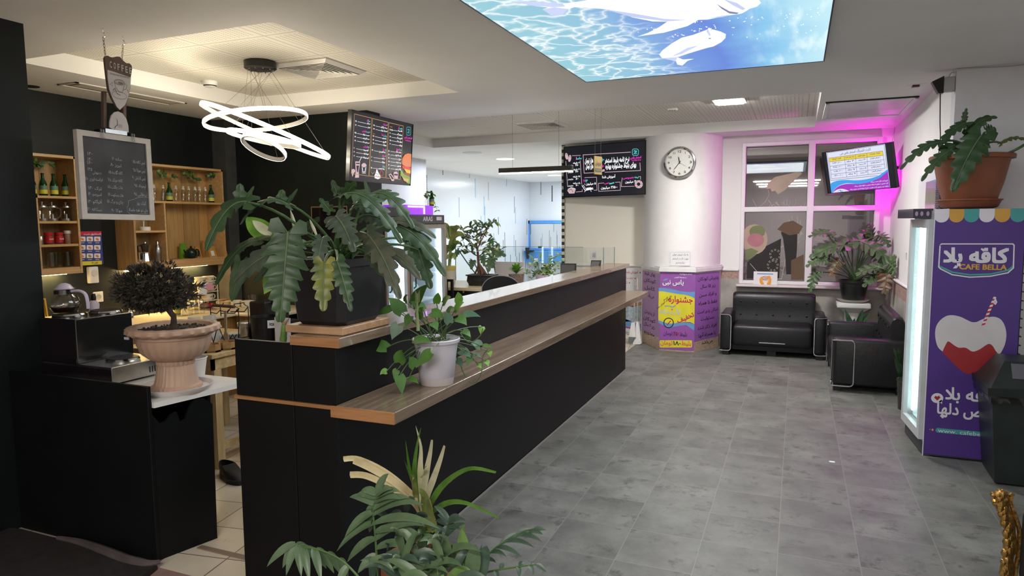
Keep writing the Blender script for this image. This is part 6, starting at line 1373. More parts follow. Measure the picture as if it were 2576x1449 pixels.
def lobed(mb, A, B, nrm, w, lobes=6, depth=.42, bend=(0, 0, 0), mat=0, rib=1, fold=.12, wave=.10, ear=True, sh=.09, droop=.18):
    """deeply lobed philodendron leaf"""
    nrm = V(nrm); n = lobes * 4; P, T, S, Nn = frame_of(A, B, nrm, bend, n); L_ = (V(B) - V(A)).length
    ph = rnd.random() * 6
    def pt(t):
        if t < 0: return P[0] + T[0] * (t * L_), S[0], Nn[0]
        x = min(t, .9999) * n; i = int(x); f_ = x - i; return P[i].lerp(P[i + 1], f_) + (T[-1] * ((t - 1) * L_) if t > 1 else V((0, 0, 0))), S[i], Nn[i]
    for sd in (-1, 1):
        out = []
        if ear: out += [(-.0, .10, 0), (-.16, .42, 0), (-.13, .72, 0), (.0, .80, .02)]
        for i in range(lobes):
            for q_, h in ((.08, 1 - depth), (.38, .86), (.66, 1.0), (.86, .90)):
                t = (i + q_ * .92) / lobes; e = min(1, .80 + .9 * t) * max(0, 1 - t ** 2.0) ** .8
                out.append((t + sh * h * (1 - t * .6) * (1 if q_ > .1 else .3), e * h * (1 + .08 * math.sin(ph + i * 2.1 + sd)), t))
        out.append((1.0, .012, 1)); vs = []; fs = []
        for k, (to, h, tb) in enumerate(out):
            pb, sb_, nb_ = pt(max(0, min(1, tb if tb else max(0, to) * .6))); po, so, no = pt(to); wv = wave * w * math.sin(ph + k * 1.35 + sd)
            o_ = po + so * (sd * w * h) + no * (fold * w * h + wv * h - droop * w * h * h); m_ = pb.lerp(o_, .5) + no * (.05 * w + wv * .3)
            vs += [pb, m_, o_]
        for k in range(len(out) - 1):
            a, b_ = k * 3, (k + 1) * 3; fs += [(a, a + 1, b_ + 1, b_), (a + 1, a + 2, b_ + 2, b_ + 1)]
            if sd < 0: fs[-2:] = [f_[::-1] for f_ in fs[-2:]]
        mb.m = mat; mb.add(vs, fs, True)
    mb.m = rib; mb.tube([P[i] + Nn[i] * w * .02 for i in range(n + 1)], [w * .045 * (1 - .85 * i / n) + .0006 for i in range(n + 1)], 5, caps=False)
TOCAM = lambda p: (V((0, 0, CAMZ)) - p).normalized()
UPV = V((0, 0, 1))

# ---- big philodendron on the counter corner
t = thing('potted_philodendron', 'huge philodendron with lobed leaves in a square black pot on the counter corner', 'plant', (-1.77, 2.42, 1.15), 'potted philodendrons')
mb = MB(); mb.box(-1.955, 2.235, 1.151, -1.665, 2.575, 1.182, .003); tag(mb.build('pot_tray', wood('tray_wood', (.40, .22, .12), (.56, .35, .20), 'x', .5)), 'pale wooden tray under the big black plant pot', 'tray')
def sq(c, hx, hy, z, r=.03): 
    return [V((c[0] + x, c[1] + y, z)) for x, y in [(hx - r, -hy), (hx, -hy + r), (hx, hy - r), (hx - r, hy), (-hx + r, hy), (-hx, hy - r), (-hx, -hy + r), (-hx + r, -hy)]]
BPOT = M('black_pot', (.011, .011, .014), .4, var=.2)
mb = MB(); c = (-1.805, 2.40); rings = [sq(c, .115, .13, 1.183), sq(c, .125, .145, 1.20), sq(c, .145, .165, 1.42), sq(c, .16, .18, 1.425), sq(c, .162, .182, 1.455), sq(c, .14, .16, 1.455), sq(c, .13, .15, 1.40)]
mb.add([v for r_ in rings for v in r_], [(i * 8 + k, i * 8 + (k + 1) % 8, (i + 1) * 8 + (k + 1) % 8, (i + 1) * 8 + k) for i in range(6) for k in range(8)] + [tuple(range(8))[::-1]], False); mb.build('pot', BPOT, t)
mb = MB(); r_ = sq(c, .13, .15, 1.425); mb.add(r_, [tuple(range(8))]); mb.build('soil', SOIL, t)
def Z6(x, y, Y): return at(470 + x / 3.15, 440 + y / 3.15, y=Y)
def pxm(p): return (p - V((0, 0, CAMZ))).dot(CF) / FPX     # metres per photo pixel at a point
fol = MB(); st = MB(); crown = V((-1.80, 2.40, 1.44))
LV = [  # base, depth, tip, depth, half width, lobes, notch, bend up, normal mix (camera, up), material
    ((800, 455), 2.04, (740, 1165), 1.98, 190, 8, .32, .0, 1, .25, 0), ((1090, 700), 1.99, (1080, 1082), 1.94, 112, 5, .38, .01, 1, .2, 2), ((1195, 690), 2.02, (1303, 1082), 1.98, 84, 6, .36, .01, 1, .2, 0),
    ((1180, 330), 2.12, (1325, 612), 2.02, 128, 6, .42, .02, 1, .3, 3), ((1075, 510), 2.03, (1030, 757), 1.97, 76, 4, .35, .01, 1, .3, 3), ((1430, 470), 2.2, (1690, 985), 2.12, 118, 6, .40, .03, 1, .35, 4),
    ((1590, 600), 2.33, (1858, 838), 2.26, 78, 3, .25, .02, .8, .5, 4), ((1210, 170), 2.28, (1700, 545), 2.2, 120, 7, .5, .075, .45, .9, 0), ((1440, 165), 2.5, (1795, 425), 2.44, 105, 6, .5, .06, .5, .8, 0), ((1640, 400), 2.6, (2048, 805), 2.54, 100, 5, .40, .05, .7, .6, 0),
    ((1835, 590), 2.56, (1935, 905), 2.5, 84, 4, .40, .0, .9, .4, 0), ((800, 235), 2.1, (425, 395), 2.0, 88, 5, .45, .05, .35, 1, 0), ((480, 215), 1.98, (150, 605), 1.92, 125, 4, .50, .055, .65, .8, 0), ((565, 520), 2.36, (228, 875), 2.42, 80, 4, .25, .05, .7, .5, 0),
    ((700, 605), 2.13, (375, 848), 2.1, 120, 4, .35, .015, .9, .5, 3), ((430, 690), 2.32, (355, 1005), 2.32, 70, 2, .10, .0, 1, .3, 0), ((1250, 190), 2.33, (1345, 62), 2.3, 72, 3, .4, .01, 1, .1, 0), ((1190, 150), 2.35, (1152, 38), 2.33, 40, 2, .3, 0, 1, .1, 0), ((1445, 170), 2.45, (1408, 38), 2.45, 26, 2, .2, 0, 1, .1, 0),
    ((1140, 290), 2.3, (1052, 185), 2.3, 52, 3, .4, .0, .8, .4, 0), ((425, 190), 1.99, (420, 66), 1.99, 58, 2, .25, 0, 1, .1, 0), ((475, 190), 2.0, (533, 88), 2.0, 22, 2, .2, 0, 1, .1, 0), ((745, 215), 2.1, (760, 115), 2.1, 52, 2, .25, 0, 1, .1, 0), ((795, 225), 2.12, (878, 108), 2.12, 22, 2, .2, 0, 1, .1, 0),
    ((1400, 320), 2.5, (1640, 430), 2.5, 95, 4, .4, .02, .8, .5, 3), ((1600, 370), 2.62, (1975, 505), 2.6, 70, 4, .3, .03, .6, .7, 4), ((960, 430), 2.5, (1050, 335), 2.5, 50, 3, .3, 0, 1, .2, 0), ((1460, 650), 2.34, (1625, 872), 2.3, 66, 3, .3, .01, .9, .3, 4), ((1270, 560), 2.42, (1480, 660), 2.34, 90, 4, .4, .02, .6, .7, 0), ((900, 560), 2.3, (640, 660), 2.2, 85, 4, .4, .03, .8, .6, 0), ((640, 740), 2.3, (530, 850), 2.3, 50, 2, .2, 0, 1, .3, 0), ((1760, 520), 2.75, (1860, 760), 2.7, 70, 4, .4, .0, .9, .4, 0), ((1330, 240), 2.4, (1520, 330), 2.4, 80, 4, .4, .02, .6, .7, 0)]
for a, ya, b_, yb, hw, nl, dp, bu, kc, ku, mt in LV:
    A, B = Z6(*a, ya), Z6(*b_, yb); nr = (TOCAM((A + B) / 2) * kc + UPV * ku).normalized(); w_ = hw / 3.15 * pxm(A)
    lobed(fol, A, B, nr, w_, nl, dp, (0, 0, bu), mt, 1, wave=.07)
    j = rnd.uniform(-.04, .04)
    if hw > 60 or nl > 3: st.tube(bez(crown + V((j, j, -.01)), crown.lerp(A, .5) + V((0, 0, .09)), A, 8), [.0075 - .0028 * k / 8 for k in range(9)], 6)
ovate(fol, Z6(668, 505, 2.4), Z6(470, 335, 2.45), (TOCAM(crown) + UPV * .3), 88 / 3.15 * pxm(crown), (0, 0, 0), 5, 1, .1)
ovate(fol, Z6(665, 480, 2.395), Z6(520, 360, 2.44), (TOCAM(crown) + UPV * .3), 42 / 3.15 * pxm(crown), (0, 0, 0), 6, None, .2)
ovate(fol, Z6(690, 800, 2.3), Z6(612, 945, 2.28), TOCAM(crown), 68 / 3.15 * pxm(crown), (0, 0, 0), 5, 6, .12, 'heart')
fol.build('foliage', [PHI, RIB, PHIY, PHIG, PHIB, BRT, SPATHE], t); st.build('leaf_stalks', STEM, t)
mb = MB()
for a, b_, w_ in (((905, 590), (820, 278), 20), ((1037, 500), (972, 352), 13), ((905, 590), (965, 545), 10)):
    A, B = Z6(*a, 2.3), Z6(*b_, 2.28); mb.tube([A, A.lerp(B, .5), A.lerp(B, .85), B], [w_ * .5 / 3.15 * pxm(A), w_ / 3.15 * pxm(A), w_ * .6 / 3.15 * pxm(A), .001], 7)
mb.build('leaf_sheath', SPATHE, t)
# cut cane plant behind the end panel
t = thing('cut_cane', 'thick green cut plant cane rising behind the black end panel', 'plant', (-1.95, 2.34, 0))
A = at(712, 862, y=2.30); B = at(716, 815, y=2.30); mb = MB(); mb.tube([V((A.x, 2.30, .9)), A, A.lerp(B, .3), A.lerp(B, .31), A.lerp(B, .8), B], [.013, .014, .015, .0135, .013, .011], 10); mb.build('cane', leafmat('cane_green', (.10, .22, .04), (.22, .34, .10), scale=20), t)
mb = MB(); mb.tube([B, at(700, 800, y=2.30)], [.008, .002], 6); mb.tube([B, at(728, 800, y=2.30)], [.008, .002], 6); mb.build('dry_collar', M('husk', (.35, .22, .13), .7, var=.3), t)
mb = MB(); mb.lathe([(.06, 0), (.075, .12)], 16, (A.x, 2.335, .80)); mb.box(A.x - .1, 2.27, .77, A.x + .1, 2.44, .80); mb.build('pot', BPOT, t)

# ---- pothos in a white pot on the ledge
c = V((-1.478, 2.66, .88)); t = thing('potted_pothos', 'pothos with heart leaves trailing from a white pot on the counter ledge', 'plant', c)
mb = MB(); k = 1.0
mb.lathe([(.072, .0), (.074, .004), (.078, .035), (.079, .036), (.092, .15), (.098, .185), (.106, .19), (.108, .204), (.104, .207), (.096, .20), (.090, .17)], 32, c); mb.build('pot', M('pot_lilac_white', (.58, .56, .64), .35, var=.1, scale=5), t)
mb = MB(); mb.lathe([(.0735, .001), (.0795, .035)], 32, c, caps=False); mb.build('saucer_band', M('pot_band', (.50, .45, .46), .4), t)
mb = MB(); mb.lathe([(.094, .178), (.05, .19), (1e-4, .188)], 20, c); 
for k in range(40): a = rnd.random() * 6.28; r_ = .085 * rnd.random(); p = c + V((r_ * math.cos(a), r_ * math.sin(a), .188)); mb.tube([p, p + V((rnd.uniform(-.03, .03), rnd.uniform(-.03, .03), rnd.uniform(.0, .015)))], .0014, 4)
mb.build('soil', M('dry_moss', (.11, .075, .035), .9, var=.5, scale=50), t)
def Z7(x, y, Y): return at(800 + x / 3.018, 600 + y / 3.018, y=Y)
fol, st = MB(), MB(); top = c + V((0, 0, .19))
PL = [((520, 830), (345, 805), 2.50, 55, 0), ((615, 940), (640, 845), 2.48, 52, 0), ((735, 975), (690, 900), 2.52, 45, 0), ((855, 865), (740, 985), 2.48, 50, 0), ((520, 1010), (470, 1035), 2.5, 28, 1), ((620, 1040), (640, 1190), 2.46, 45, 0), ((690, 1060), (765, 1105), 2.5, 26, 0), ((600, 1000), (575, 1070), 2.5, 30, 0),
      ((720, 500), (840, 345), 2.62, 62, 0), ((640, 560), (535, 450), 2.6, 58, 0), ((610, 660), (560, 770), 2.55, 52, 2), ((730, 770), (865, 790), 2.52, 42, 0), ((560, 530), (440, 590), 2.6, 35, 0), ((1070, 490), (1060, 405), 2.75, 36, 1), ((1040, 545), (1110, 485), 2.72, 40, 1), ((1100, 575), (1235, 595), 2.78, 34, 2), ((1060, 600), (1130, 660), 2.72, 45, 0), ((1140, 760), (1145, 690), 2.76, 30, 0),
      ((1230, 815), (1160, 800), 2.85, 42, 2), ((1080, 850), (1160, 905), 2.8, 42, 2), ((1245, 670), (1235, 735), 2.9, 28, 1), ((1300, 860), (1310, 905), 2.95, 22, 1), ((1215, 960), (1250, 995), 2.88, 24, 1), ((1275, 930), (1295, 975), 2.9, 24, 1), ((1250, 815), (1330, 835), 2.93, 20, 0), ((950, 490), (1010, 445), 2.72, 38, 0), ((900, 490), (915, 410), 2.7, 32, 1), ((860, 560), (960, 610), 2.66, 45, 0), ((800, 540), (700, 480), 2.62, 40, 0), ((980, 560), (1040, 540), 2.68, 40, 0), ((870, 640), (910, 700), 2.6, 36, 0),
      ((660, 480), (680, 430), 2.66, 30, 0), ((700, 590), (660, 680), 2.58, 40, 0), ((1000, 640), (960, 560), 2.66, 40, 2), ((1160, 900), (1130, 970), 2.82, 28, 0), ((1060, 920), (1100, 985), 2.8, 30, 2), ((1100, 700), (1160, 750), 2.74, 34, 0), ((760, 600), (800, 520), 2.62, 36, 0), ((1170, 880), (1240, 905), 2.86, 26, 2)]
for k_, (a, b_, Y, hw, mt) in enumerate(PL):
    A, B = Z7(*a, Y), Z7(*b_, Y - .02); nr = (TOCAM(A) * .8 + UPV * .5 + V((rnd.uniform(-.4, .4), 0, 0))).normalized()
    ovate(fol, A, B, nr, hw / 3.018 * pxm(A), (0, 0, .006), mt, None, .15, 'heart', 8, .1)
    o_ = top + V((rnd.uniform(-.05, .05), rnd.uniform(-.05, .05), 0)); md = o_.lerp(A, .5) + V((0, 0, .04 if A.z < top.z + .05 else .02))
    st.tube(bez(o_, md, A, 7), .0022, 5)
for pts in (((1080, 720), (1150, 790), (1230, 740), (1250, 680)), ((1060, 900), (1120, 1050), (1190, 1095), (1240, 1020), (1250, 900), (1290, 840)), ((1080, 950), (1160, 920), (1230, 940), (1310, 900))): st.tube(smoothpath([Z7(x, y, 2.82) for x, y in pts], 5), .0022, 5)
fol.build('foliage', [POTH, POTHL, leafmat('pothos_blue', (.07, .15, .09), (.12, .22, .14))], t); st.build('vines', STEM, t)
mb = MB()
for k in range(16): a, b_ = Z7(755, 500 - 5 * k, 2.56), Z7(755 + (18 if k % 2 else -18), 480 - 6 * k, 2.56); mb.tube([a, b_], .0012, 4)
A = Z7(760, 700, 2.58); mb.tube([A, Z7(752, 560, 2.58), Z7(755, 420, 2.56)], [.008, .006, .002], 7); mb.build('young_shoot', leafmat('shoot_pale', (.22, .30, .12), (.35, .42, .2)), t)

# ---- foreground palm and strap-leaved plant in front of the counter
def Z8(x, y, Y): return at(640 + x / 3.389, 1050 + y / 3.389, y=Y)
def pot_on_floor(parent, c, r, h, mat=TERRA):
    mb = MB(); mb.lathe([(r * .7, 0), (r * .72, .01), (r * .93, h - .045), (r * 1.05, h - .04), (r * 1.05, h), (r * .94, h), (r * .9, h - .05)], 28, c); mb.build('pot', mat, parent)
    mb = MB(); mb.lathe([(r * .92, h - .03), (1e-4, h - .02)], 20, c); mb.build('soil', SOIL, parent)
c = V((-.93, 1.72, 0)); t = thing('potted_palm', 'feathery dark green palm in a terracotta pot in front of the black counter', 'plant', c); pot_on_floor(t, c, .13, .46)
fol, st = MB(), MB()
def frond(path, Y, pairs, hw=30, mat=0, Ltop=None):
    """rachis through pixel points, leaflets given as (fraction, tip pixel)"""
    pts = [Z8(x, y, Y if not isinstance(Y, (list, tuple)) else Y[k]) for k, (x, y) in enumerate(path)]; sp_ = smoothpath(pts, 6); st.tube(sp_, [.004 - .0025 * k / len(sp_) for k in range(len(sp_))], 5); n = len(sp_) - 1
    for f_, tip, dy in pairs:
        i = f_ * n; a = sp_[int(i)].lerp(sp_[min(n, int(i) + 1)], i - int(i)); b_ = Z8(*tip, a.y + dy); L_ = (b_ - a).length
        ovate(fol, a, b_, (TOCAM(a) + UPV * .5 + V((rnd.uniform(-.3, .3), 0, 0))).normalized(), hw / 3.389 * pxm(a), (0, 0, L_ * .10), mat, None, .3, 'lance', 8)
frond([(1060, 1420), (1030, 1000), (1012, 780), (1045, 650)], 1.66, [(1, (1145, 480), 0), (.95, (910, 622), .02), (.95, (1175, 612), -.02), (.86, (868, 662), .02), (.88, (1240, 632), -.02), (.74, (810, 680), .02), (.80, (1250, 700), -.03), (.66, (1330, 690), -.03), (.60, (770, 1020), .0), (.57, (1440, 745), -.04), (.45, (700, 1145), 0), (.45, (1590, 955), -.05), (.36, (1460, 1040), -.05), (.30, (790, 1235), .02), (.30, (1440, 925), -.05), (.24, (1390, 1140), -.05), (.2, (880, 1330), -.03), (.7, (960, 900), .03), (.52, (980, 980), .03)], 40)
frond([(940, 1420), (760, 1230), (560, 1130), (400, 1105), (350, 1075)], 1.6, [(1, (105, 1275), -.03), (.97, (240, 1285), -.02), (.9, (270, 1350), -.03), (.86, (400, 1360), -.04), (.80, (540, 1230), .04), (.72, (470, 1400), -.04), (.68, (615, 1290), .04), (.58, (570, 1400), -.04), (.55, (680, 1330), .04), (.42, (745, 1350), .03), (.3, (800, 1380), .02), (.95, (490, 1200), .04), (.2, (700, 1450), -.03)], 36, 0)
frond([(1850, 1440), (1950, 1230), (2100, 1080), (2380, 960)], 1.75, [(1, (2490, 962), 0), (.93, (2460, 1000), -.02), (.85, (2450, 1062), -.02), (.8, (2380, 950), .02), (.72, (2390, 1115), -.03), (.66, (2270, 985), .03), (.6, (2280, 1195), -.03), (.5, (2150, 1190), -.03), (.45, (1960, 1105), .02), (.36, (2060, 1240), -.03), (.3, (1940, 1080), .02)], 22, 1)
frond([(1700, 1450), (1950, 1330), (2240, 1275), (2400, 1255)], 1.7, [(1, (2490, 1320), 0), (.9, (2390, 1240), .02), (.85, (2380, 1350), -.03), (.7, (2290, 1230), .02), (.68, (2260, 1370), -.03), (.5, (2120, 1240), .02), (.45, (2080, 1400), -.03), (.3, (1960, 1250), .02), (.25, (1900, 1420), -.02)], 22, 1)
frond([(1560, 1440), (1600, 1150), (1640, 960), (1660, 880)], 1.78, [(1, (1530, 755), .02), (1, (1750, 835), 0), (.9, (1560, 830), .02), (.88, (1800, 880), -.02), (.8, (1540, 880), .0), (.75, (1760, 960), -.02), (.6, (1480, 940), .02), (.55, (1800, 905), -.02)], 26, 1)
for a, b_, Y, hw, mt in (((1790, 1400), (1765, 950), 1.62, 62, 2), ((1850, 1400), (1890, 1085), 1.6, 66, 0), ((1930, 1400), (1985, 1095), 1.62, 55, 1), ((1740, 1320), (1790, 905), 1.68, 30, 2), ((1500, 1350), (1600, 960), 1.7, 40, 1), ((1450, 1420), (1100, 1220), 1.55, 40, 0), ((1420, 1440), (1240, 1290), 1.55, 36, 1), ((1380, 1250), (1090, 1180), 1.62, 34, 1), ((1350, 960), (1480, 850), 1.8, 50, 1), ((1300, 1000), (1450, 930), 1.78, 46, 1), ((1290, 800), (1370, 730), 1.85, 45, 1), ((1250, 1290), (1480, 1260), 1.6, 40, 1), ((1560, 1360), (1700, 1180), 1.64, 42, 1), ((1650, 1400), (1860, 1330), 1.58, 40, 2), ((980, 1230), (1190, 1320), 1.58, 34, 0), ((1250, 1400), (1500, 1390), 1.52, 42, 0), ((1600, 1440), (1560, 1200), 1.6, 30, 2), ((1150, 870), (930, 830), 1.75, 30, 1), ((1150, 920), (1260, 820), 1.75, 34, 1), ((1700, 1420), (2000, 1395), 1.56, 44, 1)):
    A, B = Z8(*a, Y), Z8(*b_, Y); ovate(fol, A, B, (TOCAM(A) + UPV * .4 + V((rnd.uniform(-.3, .3), 0, 0))).normalized(), hw / 3.389 * pxm(A), (0, 0, .02), mt, None, .25, 'lance', 8)
for k in range(34):
    a = (rnd.uniform(980, 1760), rnd.uniform(1170, 1430)); L_ = rnd.uniform(230, 420); an = rnd.uniform(-2.9, -.1)
    A, B = Z8(*a, 1.58 + .10 * rnd.random()), Z8(a[0] + L_ * math.cos(an) * 1.1, a[1] + L_ * math.sin(an) * .8 + 40, 1.52 + .1 * rnd.random()); ovate(fol, A, B, (TOCAM(A) + UPV * .5 + V((rnd.uniform(-.4, .4), 0, 0))).normalized(), rnd.uniform(30, 46) / 3.389 * pxm(A), (0, 0, .03), k % 2, None, .25, 'lance', 7)
for x, y in ((1515, 1120), (1550, 960)): st.tube([Z8(x - 10, 1440, 1.62), Z8(x, y, 1.64)], .004, 5)
fol.build('foliage', [PALM, PALMD, leafmat('palm_bright', (.07, .14, .03), (.13, .22, .06))], t); st.build('frond_stalks', STEM, t)  # the third green is brighter and yellower
c = V((-1.18, 2.0, 0)); t = thing('potted_dracaena', 'strap-leaved plant with dry cream leaves rising behind the palm', 'plant', c); pot_on_floor(t, c, .14, .42)
fol = MB(); base = Z8(1440, 900, 1.95)
SL = [((1400, 720), (1150, 490), (900, 362), (757, 358), 24, 0, 1), ((1390, 740), (1200, 560), (1000, 440), (842, 366), 30, 0, 1), ((1360, 735), (1150, 590), (950, 500), (812, 492), 28, 0, 1), ((1420, 640), (1415, 420), (1418, 250), (1375, 72), 26, 1, 0), ((1395, 600), (1365, 450), (1385, 250), (1420, 85), 24, 2, 0), ((1440, 660), (1470, 460), (1500, 300), (1515, 190), 28, 1, .3), ((1470, 690), (1530, 520), (1590, 350), (1622, 240), 30, 1, .3), ((1380, 640), (1330, 480), (1305, 330), (1288, 195), 17, 2, 0), ((1370, 600), (1320, 480), (1290, 400), (1275, 362), 10, 2, 0),
      ((1490, 760), (1620, 570), (1830, 440), (2060, 470), 30, 2, .3), ((1510, 810), (1660, 730), (1830, 740), (2088, 860), 28, 2, .2), ((1480, 950), (1470, 780), (1430, 680), (1405, 640), 48, 3, 1), ((1380, 700), (1365, 600), (1350, 520), (1345, 490), 24, 3, .6), ((1530, 960), (1500, 840), (1480, 760), (1470, 700), 34, 3, .4), ((1410, 560), (1440, 480), (1458, 430), (1465, 415), 14, 1, .5)]
for p0, p1, p2, p3, hw, mt, cut in SL:
    P = smoothpath([base] + [Z8(x, y, 1.95 - .05 * k) for k, (x, y) in enumerate((p0, p1, p2, p3))], 5); n = len(P); vs = []; fs = []
    for i in range(n):
        t_ = i / (n - 1); T = (P[min(i + 1, n - 1)] - P[max(i - 1, 0)]).normalized(); S = T.cross(TOCAM(P[i]) + UPV * .3).normalized(); Nn = S.cross(T)
        e = hw / 3.389 * pxm(P[i]) * min(1, .45 + 1.3 * t_) * (1 - (1 - cut) * max(0, t_ - .45) / .55 * .97)
        for k in (-1, 0, 1): vs.append(P[i] + S * e * k + Nn * e * .35 * abs(k))
    fs = [(i * 3 + k, i * 3 + k + 1, i * 3 + k + 4, i * 3 + k + 3) for i in range(n - 1) for k in (0, 1)]; fol.m = mt; fol.add(vs, fs, True)
fol.build('foliage', [TAN, PALE, GRN2, leafmat('lime_leaf', (.22, .30, .06), (.38, .42, .14))], t)
mb = MB(); mb.tube([V((c.x, c.y, .38)), base], [.02, .022], 8); mb.build('trunk', STEM, t)

# ---- conifer in the urn
c = V((-2.86, 2.47, .785)); t = thing('bonsai_conifer', 'small dark bushy conifer in a fluted beige urn on the bar unit', 'plant', c)
mb = MB(); mb.lathe([(.15, -.008), (.168, .012), (.172, .022), (.165, .022), (.15, .004)], 32, c - V((0, 0, .007))); tag(mb.build('urn_tray', M('tray_white', (.66, .62, .62), .35)), 'white round tray under the fluted beige urn', 'tray')
URN = M('urn_clay', (.47, .315, .225), .5, var=.08, scale=5)
flute = lambda a, z: 1 + (.05 * abs(math.sin(a * 12)) - .02 if z < .245 else 0)
mb = MB(); mb.lathe([(.118, .0), (.116, .015), (.103, .022), (.095, .05), (.084, .12)], 72, c, mod=lambda a, z: 1 + .02 * math.sin(a * 30)); fo = mb.build('foot', URN, t)
mb = MB(); mb.lathe([(.084, .12), (.088, .128), (.088, .14), (.085, .143), (.115, .155), (.15, .185), (.167, .23), (.17, .255), (.175, .26), (.175, .285), (.165, .285)], 72, c, caps=False, mod=flute); mb.build('bowl', URN, t)
mb = MB(); mb.lathe([(.175, .275), (.205, .28), (.216, .292), (.212, .312), (.195, .318), (.178, .312), (.17, .29), (1e-4, .285)], 72, c, caps=False, mod=lambda a, z: 1 + (.03 * math.sin(a * 22 + z * 120) if z > .278 else 0)); mb.build('rim', URN, t)
mb = MB(); mb.lathe([(.172, .292), (.1, .3), (1e-4, .298)], 24, c)
for k in range(120): a = rnd.random() * 6.28; r_ = .165 * math.sqrt(rnd.random()); mb.ball(c + V((r_ * math.cos(a), r_ * math.sin(a), .298)), .006 * rnd.uniform(.5, 1.3), 6)
mb.build('soil', SOIL, t)
mb = MB(); p = at(316, 852, y=c.y - .168); mb.box(p.x - .018, c.y - .163, p.z - .006, p.x + .012, c.y - .158, p.z + .006); mb.build('price_label', M('label_lilac', (.5, .47, .62), .5), t)
con = at(388, 722, y=c.y); mb = MB(); mb.tube([c + V((0, 0, .29)), c + V((.004, 0, .36)), con + V((-.01, 0, -.02))], [.017, .014, .010], 8)
for k in range(16):
    a = 2 * PI * k / 16; mb.tube(bez(con + V((0, 0, -.06)), con + V((.08 * math.cos(a), .08 * math.sin(a), -.03)), con + V((.15 * math.cos(a), .15 * math.sin(a), rnd.uniform(-.05, .07))), 5), [.006, .005, .004, .003, .002, .0015], 5)
mb.build('trunk', M('conifer_bark', (.05, .032, .025), .8, var=.4, scale=40), t)
mb = MB(); CON2 = [leafmat('conifer_dark', (.022, .023, .016), (.065, .058, .042), .7, 40), leafmat('conifer_brown', (.05, .04, .032), (.11, .09, .07), .7, 40)]
def tuft(mb, p, dr, L_, n=6, w=.004):
    for k in range(n):
        d = (dr + V((rnd.uniform(-.9, .9), rnd.uniform(-.9, .9), rnd.uniform(-.7, .9)))).normalized(); s_ = d.cross(V((rnd.random(), rnd.random(), rnd.random()))).normalized() * w
        q_ = p + d * L_ * rnd.uniform(.6, 1.1); m_ = p + d * L_ * .5; mb.add([p, m_ + s_, q_, m_ - s_], [(0, 1, 2, 3)])
for k in range(1100):
    a = rnd.random() * 6.28; u = rnd.uniform(-1, 1); r_ = math.sqrt(1 - u * u) * (.72 + .28 * rnd.random()); d = V((math.cos(a) * r_, math.sin(a) * r_, u))
    lump = 1 + .16 * math.sin(a * 5 + u * 4) + .10 * math.sin(a * 9 - u * 7)
    p = con + V((d.x * .155 * lump, d.y * .155 * lump, d.z * .098 * lump - .015 * (d.x ** 2 + d.y ** 2)))
    mb.m = k % 2; tuft(mb, p, d * 1.1 + V((0, 0, .2)), .034, 7, .0042)
for bx, by, L_ in ((490, 745, .05), (505, 722, .05), (295, 700, .05), (288, 690, .04), (470, 775, .04), (330, 672, .04), (400, 668, .03), (310, 745, .04)):
    for k in range(16): mb.m = k % 2; p = at(bx, by, y=c.y - .03 + rnd.uniform(-.05, .05)); tuft(mb, p.lerp(con, rnd.random() * .35), (p - con).normalized(), L_, 5, .004)
mb.build('foliage', CON2, t)

# ---- philodendron in the terracotta pot on top of the fridge
c = V((1.062, 5.47, 1.669)); t = thing('potted_philodendron', 'philodendron in a terracotta pot on top of the purple drinks fridge', 'plant', c, 'potted philodendrons')
mb = MB(); mb.lathe([(.155, .005), (.165, .012), (.182, .05), (.190, .052), (.19, .060), (.17, .058), (.15, .02)], 32, c); mb.lathe([(.14, .0), (.155, .006)], 32, c); mb.build('saucer', TERRA, t)
mb = MB(); mb.lathe([(.145, .03), (.158, .06), (.19, .17), (.215, .30), (.22, .32), (.245, .323), (.247, .345), (.24, .352), (.215, .35), (.205, .31)], 36, c); mb.build('pot', TERRA, t)
mb = MB(); mb.lathe([(.21, .325), (1e-4, .335)], 24, c); mb.build('soil', SOIL, t)
def Z9(x, y, Y): return at(2230 + x / 3.084, 150 + y / 3.084, y=Y)
fol, st = MB(), MB(); top = c + V((0, 0, .33))
for a, ya, b_, yb, hw, nl, dp, bu, kc, ku, mt in (((610, 490), 5.4, (405, 670), 5.35, 58, 5, .4, .02, .7, .7, 0), ((600, 470), 5.4, (622, 375), 5.4, 26, 3, .4, 0, 1, .1, 0), ((450, 640), 5.35, (108, 855), 5.3, 66, 6, .55, .05, .6, .7, 0), ((505, 700), 5.3, (272, 945), 5.22, 58, 5, .55, .03, .7, .5, 0), ((735, 590), 5.25, (512, 1025), 5.15, 125, 6, .30, .03, 1, .3, 0), ((640, 560), 5.4, (862, 450), 5.4, 60, 4, .35, .03, .6, .6, 0), ((780, 560), 5.3, (850, 535), 5.3, 70, 4, .45, .0, 1, .3, 0), ((890, 650), 5.35, (1100, 640), 5.3, 50, 5, .5, .03, .45, .9, 2), ((690, 560), 5.45, (600, 620), 5.4, 60, 4, .4, .02, .8, .6, 0), ((480, 740), 5.45, (400, 640), 5.45, 40, 3, .4, 0, .9, .3, 0), ((560, 680), 5.4, (420, 740), 5.4, 60, 4, .4, .02, .8, .5, 0)):
    A, B = Z9(*a, ya), Z9(*b_, yb); nr = (TOCAM((A + B) / 2) * kc + UPV * ku).normalized(); lobed(fol, A, B, nr, hw / 3.084 * pxm(A), nl, dp, (0, 0, bu), mt, 1, wave=.07)
    st.tube(bez(top + V((rnd.uniform(-.06, .06), rnd.uniform(-.05, .05), -.01)), top.lerp(A, .5) + V((0, 0, .10)), A, 8), [.010 - .004 * k / 8 for k in range(9)], 6)
st.tube(smoothpath([top + V((.12, -.05, -.01)), Z9(1000, 700, 5.35), Z9(1070, 660, 5.35)], 5), .009, 6)
